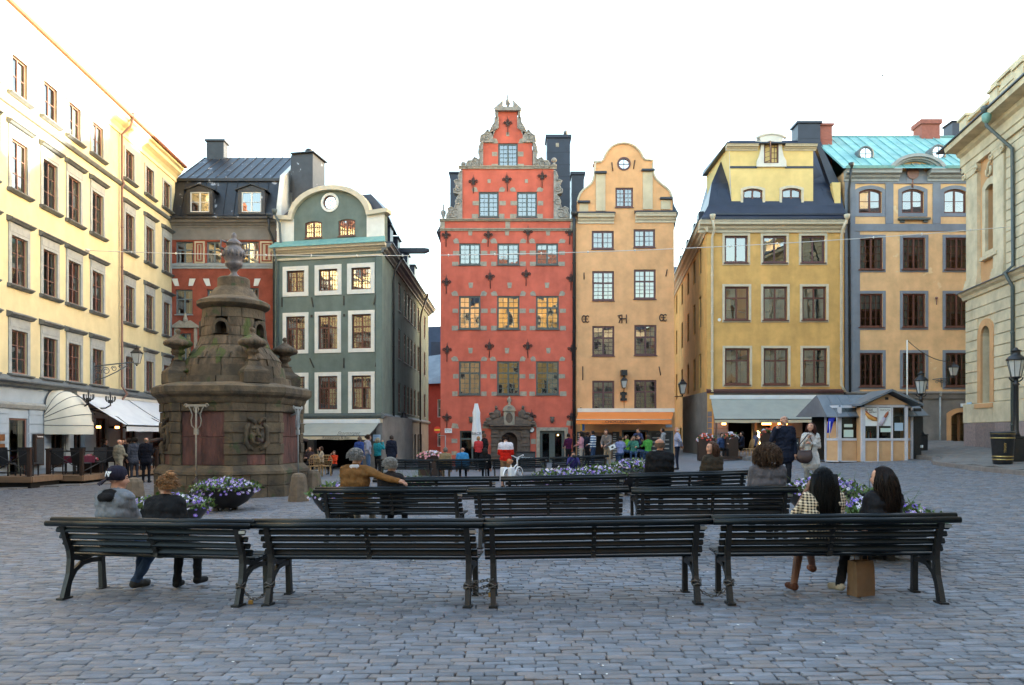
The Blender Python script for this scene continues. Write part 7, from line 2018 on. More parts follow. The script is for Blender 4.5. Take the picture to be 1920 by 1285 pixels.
# =================================================================== bowls of pansies
def pansies(r, rad, z, dome, n, leaves, sprigs=0, seed=1, kinds=('petal_violet', 'petal_white', 'petal_lilac'), size=.031, sq=1.0):
 rg = random.Random(seed)
 lv = MB()
 for k in range(int(leaves * 1.5)):
  a = rg.uniform(0, 2 * PI); q = rad * math.sqrt(rg.random()) * 1.04
  h = z + dome * max(0, 1 - (q / rad) ** 2) * rg.uniform(.35, 1.0) + rg.uniform(-.05, .04)
  c = Vector((q * math.cos(a), sq * q * math.sin(a), h)); d = Vector((rg.gauss(0, 1), rg.gauss(0, 1), rg.uniform(.1, 1.6))).normalized()
  L = rg.uniform(.05, .13); s = d.cross(Vector((rg.gauss(0, 1), rg.gauss(0, 1), 1))).normalized() * L * .26
  lv.add([c, c + d * L * .5 + s, c + d * L, c + d * L * .5 - s], [(0, 1, 2, 3)])
 for k in range(sprigs):
  a = rg.uniform(0, 2 * PI); q = rad * rg.uniform(.2, 1.0); c = Vector((q * math.cos(a), q * math.sin(a), z + dome * .5)); e = c + Vector((rg.gauss(0, .12), rg.gauss(0, .12), rg.uniform(.2, .36)))
  lv.tube([c, (c + e) / 2 + Vector((.01, 0, .02)), e], [.004, .003, .002], 3)
 tag(lv.build('foliage', 'leaf', r, fix=False), kind='stuff')
 fm = list(kinds) + ['petal_dark', 'petal_yellow']
 fl = MB(); nk = len(kinds)
 for k in range(n):
  a = rg.uniform(0, 2 * PI); q = rad * math.sqrt(rg.random()) * 1.03
  h = z + dome * max(0, 1 - (q / rad) ** 2.2) * rg.uniform(.8, 1.08) + rg.uniform(-.02, .05)
  if q > rad * .93: h -= rg.uniform(0, .12)
  c = Vector((q * math.cos(a), sq * q * math.sin(a), h))
  nrm = (Vector((math.cos(a), math.sin(a), 0)) * (q / rad) * .9 + Vector((rg.gauss(0, .35), -.5 + rg.gauss(0, .35), .8))).normalized()
  u = nrm.orthogonal().normalized(); v = nrm.cross(u); t0 = rg.uniform(0, 6)
  u, v = u * math.cos(t0) + v * math.sin(t0), v * math.cos(t0) - u * math.sin(t0)
  s = size * rg.uniform(.7, 1.15); m = rg.choices(range(nk), [3, 2, 1.4][:nk])[0]
  V, F, Mi = [c + nrm * .004], [], []
  for p in range(5):
   t = 2 * PI * p / 5; w = .62
   for dt, rr, up in ((-w, .55, .1), (-w * .5, 1.05, .22), (w * .5, 1.05, .22), (w, .55, .1)):
    V.append(c + (u * math.cos(t + dt) + v * math.sin(t + dt)) * s * rr + nrm * s * (up - .1 + rg.uniform(-.08, .08)))
   o = 1 + p * 4; F.append((0, o, o + 1, o + 2, o + 3))
  fl.add(V, F, m)
  if m != nk or True: fl.add([c + nrm * .008 + (u * math.cos(t) + v * math.sin(t)) * s * .28 for t in (0, 1.57, 3.14, 4.71)], [(0, 1, 2, 3)], nk if m != 0 else nk + 1)
 tag(fl.build('blossoms', fm, r, fix=False), kind='stuff')
def bowl(px, Y, label, rad=.70, n=330, leaves=700, seed=1, sprigs=0, x=None, kinds=('petal_violet', 'petal_white', 'petal_lilac'), dome=.2, h=.56):
 p = G(px, Y)
 r = thing('flower_bowl', label, 'flower bowl', p, 0, 'round black bowls planted with pansies')
 k = rad / .7; prof = [(.14, .06), (.24, .065), (.30, .10), (.46, .2), (.60, .36), (.68, .50), (.70, h), (.66, h), (.62, h - .06)]
 mb = MB(); mb.lathe([(a * k, b) for a, b in prof], (0, 0), 36)
 for q in range(4):
  t = q * PI / 2 + .5; mb.box(.2 * math.cos(t) - .05, .2 * math.cos(t) + .05, .2 * math.sin(t) - .05, .2 * math.sin(t) + .05, 0, .09)
 mb.build('bowl', 'bowl_black', r)
 mb = MB(); mb.lathe([(.001, h - .0), (rad * .9, h - .06)], (0, 0), 20); mb.build('soil', 'soil', r)
 pansies(r, rad * 1.02, h - .06, dome, n, leaves, sprigs, seed, kinds)
 return r
bowl(423, 16.9, 'round black bowl of violet and white pansies before the fountain', .72, 420, 900, 2)
bowl(318, 12.6, 'bowl of pansies half hidden behind the couple on the left front bench', .66, 330, 700, 3, dome=.16)
bowl(1640, 9.55, 'bowl of lilac pansies and tall sprigs between the two women on the right', .74, 360, 1300, 4, 26, dome=.24, kinds=('petal_violet', 'petal_lilac', 'petal_white'))
bowl(1548, 13.0, 'bowl of pansies behind the long black hair on the right', .72, 360, 800, 5, 8, dome=.24)
bowl(1052, 17.2, 'wide pansy bowl behind the third row, left one of the pair in the middle', .66, 330, 800, 6, 6, dome=.2, h=.66)
bowl(1120, 17.6, 'wide pansy bowl behind the third row, right one of the pair in the middle', .66, 330, 800, 16, 2, dome=.2, h=.66)
bowl(1186, 19.5, 'pansy bowl right of the pair, half covered by the bald man in black', .66, 300, 700, 7, 2, dome=.24, h=.72)
bowl(642, 14.6, 'pansy bowl behind the brown jacket of the grey-haired man', .62, 300, 700, 8, 10)
bowl(765, 17.5, 'bowl with thin pink sprigs behind the short-haired woman', .6, 90, 500, 9, 34, kinds=('petal_pink', 'petal_white'), dome=.12)
def planter(px, Y, label, w, kinds, seed, h=.55, n=60):
 r = thing('planter', label, 'planter', G(px, Y), 0, 'planters with bright flowers at the cafes')
 mb = MB(); mb.box(-w / 2, w / 2, -.18, .18, 0, h, 0, .02); mb.build('box', 'wood_dark', r)
 pansies(r, w / 2 + .05, h, .2, n, 160, 0, seed, kinds, .06, .5)
planter(808, 33.5, 'flower box of pink geraniums behind the far left bench', 1.1, ('petal_pink', 'petal_white'), 11, .9, 90)
planter(1324, 36.5, 'planter of red and white flowers at the corner of the lane', .8, ('petal_red', 'petal_white'), 12, 1.1)
planter(1371, 36.8, 'planter of red flowers beside the wicker chairs', .6, ('petal_red', 'petal_white'), 13, 1.1)
planter(1441, 36.8, 'planter of red flowers behind the man looking up', .7, ('petal_red', 'petal_white'), 14, 1.2)
planter(172, 31.3, 'planter of pink flowers on the restaurant terrace', .8, ('petal_pink', 'petal_red'), 15, .9)
# =================================================================== bollards, bin, lamp posts
def bollard(px, Y, label, h=.74):
 r = MB(); r.lathe([(.27, 0), (.265, .08), (.19, h - .1), (.15, h - .03), (.05, h)], (0, 0), 8, 0, False)
 o = r.build('stone_bollard', 'bollard_stone', None, G(px, Y), rng.uniform(0, 1)); tag(o, label, 'bollard', 'stone bollards round the fountain')
bollard(560, 19.3, 'tapered stone bollard standing clear to the right of the fountain'); bollard(588, 22.6, 'stone bollard behind the one at the right of the fountain'); bollard(252, 17.6, 'stone bollard between the heads of the left couple'); bollard(224, 18.6, 'stone bollard just right of the baseball cap')
def lamp_post(p, h, label, w=.27):
 r = thing('street_lamp', label, 'street lamp', p, 0, 'old gas style street lamps')
 mb = MB(); mb.box(-.2, .2, -.2, .2, 0, .82, 0, .02); mb.box(-.23, .23, -.23, .23, 0, .12); mb.box(-.22, .22, -.22, .22, .82, .88); mb.lathe([(.15, .88), (.1, 1.0), (.085, 1.1), (.08, h - 1.35), (.12, h - 1.3), (.08, h - 1.24), (.07, h - 1.1)], (0, 0), 12)
 mb.tube([(.24 * math.cos(t), 0, h - 1.05 + .16 * math.sin(t)) for t in np.linspace(PI, 2 * PI, 10)], .025, 5); mb.build('post', 'black_iron', r)
 mb = MB(); mb.lathe([(.15, h - 1.05), (.27, h - .45)], (0, 0), 8, 0, False); mb.build('lantern_glass', 'lantern_glass', r)
 mb = MB()
 for k in range(8):
  t = 2 * PI * k / 8; mb.tube([(.155 * math.cos(t), .155 * math.sin(t), h - 1.05), (.275 * math.cos(t), .275 * math.sin(t), h - .45)], .012, 4)
 mb.lathe([(.1, h - 1.1), (.17, h - 1.06), (.17, h - 1.03)], (0, 0), 12); mb.lathe([(.31, h - .46), (.31, h - .42), (.22, h - .32), (.14, h - .26), (.13, h - .14), (.18, h - .12), (.08, h - .08), (.05, h - .02), (0, h)], (0, 0), 14); mb.build('lantern_roof', 'black_iron', r)
p = G(1905, 26.2); p.z += .13; lamp_post(p, 4.0, 'tall black street lamp on the pavement at the right edge')
lamp_post(G(1727, 34.5), 3.8, 'street lamp rising behind the sausage kiosk roof')
lamp_post(Vector((-6.75, 46.6, -.1)), 3.3, 'street lamp standing in the lane beside the green house')
def litter_bin():
 p = G(1880, 25.2); p.z += .13
 r = thing('litter_bin', 'round black litter bin with gold bands on the right pavement', 'bin', p)
 mb = MB(); mb.lathe([(.27, 0), (.29, .05), (.36, 1.0), (.38, 1.04), (.38, 1.08), (.3, 1.1), (.28, 1.0)], (0, 0), 24); mb.build('body', 'black_iron', r)
 for z in (.14, .24, .86, 1.01): mb = MB(); q = .292 + .073 * z; mb.lathe([(q, z), (q + .008, z + .003), (q + .008, z + .035), (q, z + .04)], (0, 0), 24); mb.build('band', 'gold_paint', r)
 lettering('AVFALL', .10, 'gold_paint', r, (-.14, -.335, .55), R(-22), spin=R(-90))
litter_bin()
# =================================================================== sausage kiosk
def kiosk():
 Y = 31.0; s = FPX / Y; p = G(1645, Y)
 r = thing('sausage_kiosk', 'small beige kiosk with lilac-white frames, grey roof and sausage posters', 'kiosk', (p.x, Y, p.z), 0)
 def U(x): return (x - 1645) / s
 def Z(y): return EYE + (HZ - y) / s - p.z
 zb, zr, zt = Z(866), Z(823), Z(786)
 zt2 = Z(763)
 fr = 'kiosk_frame'
 mb = MB(); mb.box(U(1566), U(1722), .1, 2.6, Z(872), Z(867)); mb.build('chassis', 'black_iron', r)
 mb = MB()
 for x in (1586, 1600, 1642, 1690): mb.box(U(x), U(x) + .22, .2, .5, -.1, Z(872))
 mb.build('skid', 'wood_dark', r)
 posts = [(1581, 1587, .45), (1616, 1622.5, .0), (1645.5, 1648, .0), (1671.5, 1674.5, .0), (1697, 1702.5, .0), (1721, 1726, .55)]
 mb = MB()
 for x0, x1, y in posts: mb.box(U(x0), U(x1), y, y + .12, zb, zt2)
 mb.box(U(1564.5), U(1567), .9, 1.0, zb, zt2)
 for z0, z1 in ((Z(871), Z(865)), (Z(826.5), Z(822)), (Z(764), Z(759.5))):
  mb.box(U(1622.5), U(1697), .005, .1, z0, z1); mb.box(U(1587), U(1616), .455, .54, z0, z1); mb.box(U(1702.5), U(1721), .555, .64, z0, z1)
  mb.hexa([(U(1565.5), .92, z0), (U(1582), .47, z0), (U(1582), .55, z0), (U(1565.5), 1.0, z0), (U(1565.5), .92, z1), (U(1582), .47, z1), (U(1582), .55, z1), (U(1565.5), 1.0, z1)])
 mb.build('frame', fr, r)
 def panel(x0, x1, y):
  mb = MB(); mb.box(U(x0), U(x1), y + .05, y + .09, Z(865), Z(826.5)); mb.prism([(U(x0) + .12, Z(861)), (U(x1) - .12, Z(861)), (U(x1) - .12, Z(831)), (U(x0) + .12, Z(831))], y + .03, y + .05, 0); mb.build('panel', 'kiosk_panel', r)
 for x0, x1, y in ((1587, 1616, .45), (1622.5, 1645.5, 0), (1648, 1671.5, 0), (1674.5, 1697, 0), (1702.5, 1721, .55)): panel(x0, x1, y)
 mb = MB(); mb.hexa([(U(1566), .95, Z(866)), (U(1582), .5, Z(866)), (U(1582), .54, Z(866)), (U(1566), .99, Z(866)), (U(1566), .95, Z(790)), (U(1582), .5, Z(790)), (U(1582), .54, Z(790)), (U(1566), .99, Z(790))]); mb.build('panel', 'kiosk_panel', r)
 mb = MB(); mb.box(U(1702.5), U(1721), .6, .64, Z(822), Z(781)); mb.build('panel', 'kiosk_panel', r)
 for x0, x1, y in ((1587, 1616, .45), (1622.5, 1645.5, 0), (1648, 1671.5, 0), (1674.5, 1697, 0)):
  obj('pane', pane_mesh('glass_shop'), r, ((U(x0) + U(x1)) / 2, y + .07, (Z(822) + Z(764)) / 2), scale=(U(x1) - U(x0), 1, Z(764) - Z(822)))
 for x in (U(1616.3), U(1701)): mb = MB(); mb.box(x, x + .05, .12, .5, zb, zt2 - .02); mb.build('bay_side', 'kiosk_panel', r)
 mb = MB(); mb.box(U(1702.5), U(1721), .55, .9, Z(780.5), Z(765)); mb.build('cooler_box', 'black_iron', r)
 mb = MB(); mb.box(U(1568), U(1722), 2.5, 2.55, zb, zt2); mb.box(U(1721), U(1725), .6, 2.5, zb, zt2); mb.box(U(1587), U(1697), .8, 1.3, zb, Z(824)); mb.build('back_wall', 'room_shade', r)
 mb = MB(); mb.box(U(1726), U(1740), .5, 2.3, Z(868), Z(765)); mb.box(U(1738), U(1739.5), .35, .49, Z(840), Z(835), 1); mb.build('side_cabinet', ['black_iron', 'paper_white'], r)
 # posters: a hot dog and a lilac-wrapped sausage
 for x0, x1, l1, l2 in ((1622.5, 1645.5, 'Bröd', 'med korv'), (1648, 1671.5, 'Smask Hot Dog', '')):
  mb = MB(); mb.box(U(x0) + .01, U(x1) - .01, .02, .03, Z(799), Z(765)); o = mb.build('poster', 'paper_white', r)
  c = (U(x0) + U(x1)) / 2
  if l2:
   lettering(l1, .15, 'letter_black', o, (c - .1, .012, Z(769))); lettering(l2, .1, 'letter_black', o, (c + .06, .012, Z(773)), sx=.8)
   mb = MB(); P_ = [(-.24, .26), (-.1, .1), (.08, .0), (.24, -.04)]; zc = Z(785)
   mb.tube([(c + a, .012, zc + b - .03) for a, b in P_], [.04, .09, .08, .04], 6); mb.tube([(c + a, .0, zc + b + .05) for a, b in P_], [.03, .045, .045, .03], 6, 1); mb.build('hot_dog', ['bread', 'sausage'], o)
  else:
   lettering(l1, .062, 'letter_black', o, (c, .012, Z(769)))
   mb = MB(); zc = Z(783); mb.tube([(c - .2, .012, zc - .32), (c - .02, .012, zc - .02)], [.09, .075], 8, 0); mb.tube([(c - .03, .008, zc - .03), (c + .08, .008, zc + .15), (c + .13, .008, zc + .25)], [.055, .06, .02], 8, 1); mb.build('wrapped_sausage', ['sleeve_lilac', 'sausage'], o)
 for x0, x1, y0, y1, m, yy in ((1592, 1610, 820, 806, 'paper_mint', .49), (1593, 1609, 801, 795, 'paper_mint', .50), (1652, 1672, 810.5, 803, 'paper_mint', .04), (1678, 1694, 808, 793, 'sign_paleblue', .03)):
  mb = MB(); mb.box(U(x0), U(x1), yy, yy + .01, Z(y0), Z(y1)); mb.build('notice', m, r)
 for k in range(8):
  mb = MB(); x = U(1626 + k * 2.4); z = Z(821); hh = .18 + .05 * (k % 3); mb.lathe([(.022, z), (.022, z + hh * .6), (.01, z + hh * .8), (.012, z + hh)], (x, .3), 6); mb.build('bottle', ('paper_white', 'sign_red', 'bread', 'frame_green')[k % 4], r)
 # roof: hipped sheets and the little gable over the counter
 e = Z(779); rd = Z(737.5); mb = MB()
 A = [(U(1545), 0.1, Z(786) + .03), (U(1748), .1, Z(781) - .05), (U(1748), 2.9, Z(781)), (U(1545), 2.9, Z(786))]
 mb.add([(U(1543) + .3, .3, e - .05), (U(1750), .3, e), (U(1750), 3.0, e), (U(1543), 3.0, e), (U(1555), 1.3, rd), (U(1733), 1.3, rd)], [(0, 1, 5, 4), (1, 2, 5), (2, 3, 4, 5), (3, 0, 4), (0, 3, 2, 1)]); mb.build('roof', 'roof_grey', r)
 mb = MB()
 for k in range(1, 9):
  t = k / 9; a = Vector((U(1543) + .3, .3, e - .05)).lerp(Vector((U(1750), .3, e)), t); b = Vector((U(1555), 1.3, rd)).lerp(Vector((U(1733), 1.3, rd)), t); mb.tube([a, b], .018, 4)
 mb.tube([(U(1543) + .3, .28, e - .06), (U(1616), .28, e - .045)], .03, 5); mb.tube([(U(1703), .28, e - .02), (U(1750), .28, e - .01)], .03, 5); mb.build('roof_seam', 'roof_grey', r)
 c = U(1664); zg, ze = Z(733.5), Z(757.5); w0 = U(1606); w1 = U(1722)
 mb = MB()
 for sg, w in ((-1, w0), (1, w1)):
  mb.hexa([(w, -.42, ze - .09), (c, -.42, zg - .03), (c, 1.4, zg - .03), (w, 1.4, ze - .09), (w, -.42, ze), (c, -.42, zg + .06), (c, 1.4, zg + .06), (w, 1.4, ze)])
 mb.build('gable_roof', 'roof_grey', r)
 mb = MB(); mb.prism([(U(1622), Z(759)), (U(1703), Z(759)), (c, zg - .12)], -.02, .05); mb.build('gable_panel', 'kiosk_panel', r)
 mb = MB(); mb.box(U(1659), U(1665), -.04, .0, Z(750), Z(745)); mb.build('vent', 'black_iron', r)
 mb = MB(); n = 8; mb.loft([[(U(1560.5 + (12.5 - k * 1.1) * t) - .02 * k, .32 + .03 * math.sin(6 * t + k), Z(781 + k * 6.2)) for t in np.linspace(0, 1, n)] for k in range(6)], 0, True, cap=False, closed=False); mb.build('blue_pennant', 'flag_blue', r, fix=False)
 mb = MB(); mb.tube([(U(1561), .3, Z(822)), (U(1560), .2, Z(790))], .02, 5); mb.tube([(U(1575), .3, Z(822)), (U(1571), .1, Z(783))], .02, 5); mb.box(U(1562), U(1580), .2, .3, Z(824), Z(822)); mb.build('shutter_stay', 'kiosk_frame', r)
 # mast and its cable
 m = thing('mast', 'thin white mast behind the kiosk with a slack cable to the wall lantern', 'mast', G(1701, 35.5))
 mb = MB(); h = EYE + (HZ - 638) / FPX * 35.5 - m.location.z; mb.tube([(0, 0, 0), (0, 0, h)], .03, 6); mb.build('pole', 'trim_white', m)
 e_ = Vector(at(1778, 678, 41.6)) - m.location; mb = MB(); mb.tube([Vector((0, 0, h)).lerp(e_, t) - Vector((0, 0, 1.0 * t * (1 - t))) for t in np.linspace(0, 1, 12)], .02, 4); mb.build('cable', 'black_iron', m)
kiosk()
# =================================================================== cable over the square
mb = MB(); a, b = Vector(at(163, 470, 33.6)), Vector(at(1912, 424, 31.9))
pts = [a.lerp(b, t) - Vector((0, 0, 2.6 * t * (1 - t))) for t in np.linspace(0, 1, 41)]
mb.tube(pts, .016, 5)
for k in range(2, 39, 2): mb.ball(pts[k], (.04, .04, .06), 6, 4)
mb.ball(a, (.14, .14, .08), 8, 6)
tag(mb.build('overhead_cable', 'cloth_cable'), 'pale overhead cable slung across the square from wall to wall', 'cable')
# =================================================================== signs, parasol, boards
r = thing('no_entry_sign', 'red and yellow no entry sign on a bent pole at the red house', 'sign', G(835, 43.0))
s = FPX / 43.0; zg = r.location.z
def SZ(y): return EYE + (HZ - y) / s - zg
mb = MB(); mb.tube([(0, 0, 0), (0, 0, SZ(817)), (-.44, 0, SZ(817)), (-.44, 0, SZ(810))], .03, 6); mb.build('pole', 'trim_grey', r)
M = Matrix.Translation((-.46, -.05, SZ(806.5))) @ Matrix.Rotation(R(90), 4, 'X')
mb = MB(M); mb.lathe([(.0, 0), (.205, 0), (.205, .02), (0, .02)], (0, 0), 24, 0, False); mb.build('disc', 'sign_red', r)
mb = MB(); mb.box(-.62, -.30, -.08, -.072, SZ(808.2), SZ(804.8)); mb.build('bar', 'sign_yellow', r)
mb = MB(); mb.box(-.1, .32, .75, .8, SZ(812), SZ(803.5)); o = mb.build('text_plate', 'paper_white', r); lettering('Behöriga\n6 - 11', .1, 'letter_black', o, (.11, .74, SZ(807.5)))
r = thing('street_name_sign', 'pale blue street sign on the corner of the green house', 'sign', (PL_GREEN(700, 820)[0] * 0 + (706 - CX) / FPX * 40.9, 41.05, EYE + (HZ - 822) / FPX * 41))
mb = MB(); mb.box(-.2, .2, -.1, -.06, -.16, .2); mb.build('plate', 'sign_paleblue', r); lettering('Stortorget', .075, 'letter_blue', r, (0, -.106, .12)); lettering('P 7-15', .09, 'letter_blue', r, (0, -.106, -.05))
r = thing('folded_parasol', 'tall folded white parasol in front of the red house', 'parasol', G(893, 38.0)); s = FPX / 38.0; zg = r.location.z
mb = MB(); rings = []
for y, w in ((838, .23), (825, .235), (812, .225), (800, .20), (790, .17), (781, .165), (774, .175), (766, .12), (759, .085), (757, .08)):
 z = EYE + (HZ - y) / s - zg; rings.append([(w * (1 + .13 * math.cos(8 * t)) * math.cos(t) + .05 * (y - 757) / 80 * .6, w * (1 + .13 * math.cos(8 * t)) * math.sin(t), z) for t in np.linspace(0, 2 * PI, 41)[:-1]])
mb.loft(rings, 0, True); mb.build('canopy', 'awning_white', r)
mb = MB(); mb.tube([(0, 0, 0), (0, 0, 3.1)], .03, 6); mb.lathe([(.3, 0), (.3, .08), (.05, .1)], (0, 0), 12); mb.build('pole', 'trim_grey', r)
lettering('BRCB', .20, 'letter_black', r, (.03, -.29, EYE + (HZ - 813.5) / s - zg))
def a_board(px, Y, label, txt, w=.6, h=.95, m='wood_door'):
 r = thing('menu_board', label, 'board', G(px, Y), R(rng.uniform(-12, 12)))
 for sg in (-1, 1):
  mb = MB(Matrix.Translation((0, sg * .2, 0)) @ Matrix.Rotation(R(12 * sg), 4, 'X')); mb.box(-w / 2, -w / 2 + .05, -.015, .015, 0, h); mb.box(w / 2 - .05, w / 2, -.015, .015, 0, h); mb.box(-w / 2, w / 2, -.012, .012, h - .05, h); mb.box(-w / 2, w / 2, -.012, .012, .14, .19); mb.build('board_frame', m, r)
  mb = MB(Matrix.Translation((0, sg * .2, 0)) @ Matrix.Rotation(R(12 * sg), 4, 'X')); mb.box(-w / 2 + .05, w / 2 - .05, -.008, .008, .19, h - .05); mb.build('slate', 'slate_board', r)
 lettering(txt, .13, 'letter_white', r, (0, -.2 + .11, h * .72), tilt=78)
a_board(986, 33.0, 'black pavement board with white lettering behind the white bicycle', 'Kaffekoppen', .85, 1.05, 'black_iron'); a_board(1487, 34.5, 'wooden menu board beside the man looking up', 'Dagens', .6, 1.05)
# =================================================================== bicycle
def bicycle():
 r = thing('bicycle', 'white bicycle with a tan saddle held by the man in red and white', 'bicycle', G(962, 25.0), R(68))
 for x, nm in ((-.52, 'wheel'), (.54, 'wheel')):
  mb = MB(Matrix.Translation((x, 0, .34)) @ Matrix.Rotation(R(90), 4, 'X')); mb.tube([(.32 * math.cos(t), .32 * math.sin(t), 0) for t in np.linspace(0, 2 * PI, 29)[:-1]], .02, 6, 0, closed=True); mb.tube([(.29 * math.cos(t), .29 * math.sin(t), 0) for t in np.linspace(0, 2 * PI, 29)[:-1]], .014, 4, 1, closed=True)
  for k in range(14): t = 2 * PI * k / 14; mb.tube([(0, 0, .01 * (-1) ** k), (.29 * math.cos(t), .29 * math.sin(t), 0)], .003, 3, 1)
  mb.build('wheel', ['rubber', 'bike_white'], r)
  mb = MB(); mb.tube([(x + .37 * math.cos(t), 0, .34 + .37 * math.sin(t)) for t in np.linspace(.2, 2.9, 14)], .028, 5); mb.build('mudguard', 'bike_white', r)
 mb = MB()
 for L in (((-.52, .34), (-.1, .32)), ((-.1, .32), (-.2, .82)), ((-.1, .32), (.38, .72)), ((-.18, .6), (.37, .82)), ((-.52, .34), (-.18, .66)), ((.36, .98), (.40, .7)), ((.40, .7), (.54, .34))): mb.tube([(a, 0, b) for a, b in L], .024, 7)
 mb.build('frame', 'bike_white', r)
 mb = MB(); mb.tube([(.1, -.32, 1.12), (.22, -.28, 1.13), (.34, -.12, 1.08), (.36, 0, 1.02), (.34, .12, 1.08), (.22, .28, 1.13), (.1, .32, 1.12)], .018, 6); mb.tube([(.36, 0, .9), (.36, 0, 1.04)], .016, 6); mb.ball((.45, 0, 1.0), (.05, .05, .05), 8, 6); mb.build('handlebar', 'bike_white', r)
 mb = MB(); mb.tube([(-.2, 0, .8), (-.22, 0, .9)], .014, 6, 1); mb.tube([(-.36, 0, .93), (-.22, 0, .92), (-.06, 0, .94)], [.09, .08, .03], 8); mb.build('saddle', ['leather_tan', 'steel'], r)
 mb = MB(); mb.box(-.62, -.36, -.2, -.06, .42, .74, 0, .02); mb.box(-.62, -.36, .06, .2, .42, .74, 0, .02); mb.build('pannier', 'awning_white', r)
 mb = MB(); mb.lathe([(.09, -.01), (.09, .01)], (0, 0), 14); mb.box(-.015, .015, -.09, .09, .02, .03); mb.box(-.02, .02, -.13, -.05, .02, .035); mb.build('crank', 'steel', r, (-.1, -.06, .32)).rotation_euler = (R(90), 0, 0)
bicycle()
# paper bag under the right front bench
p, rz = on_bench('d', .38, .33); p.z = gz(p.x, p.y) + .005
r = thing('paper_bag', 'brown paper carrier bag under the rightmost front bench', 'bag', p, rz + R(24)); r.scale = (.78, .8, .92)
mb = MB(); mb.loft([[(sx * w + o, sy * d, z) for sx, sy in ((-1, -1), (-.02, -1.02), (1, -1), (1.0, -.02), (1, 1), (0, .97), (-1, 1), (-.93, 0))] for z, w, d, o in ((0, .15, .085, 0), (.16, .15, .08, .004), (.30, .152, .075, .0), (.385, .15, .062, -.006))], 0, False, cap=False); mb.box(-.15, .15, -.085, .085, 0, .004); mb.build('bag_body', 'paper_bag', r)
mb = MB()
for sy in (-.06, .06): mb.tube([(-.05, sy, .38), (-.045, sy, .45), (.045, sy, .45), (.05, sy, .38)], .006, 5)
mb.build('handle', 'paper_bag', r)
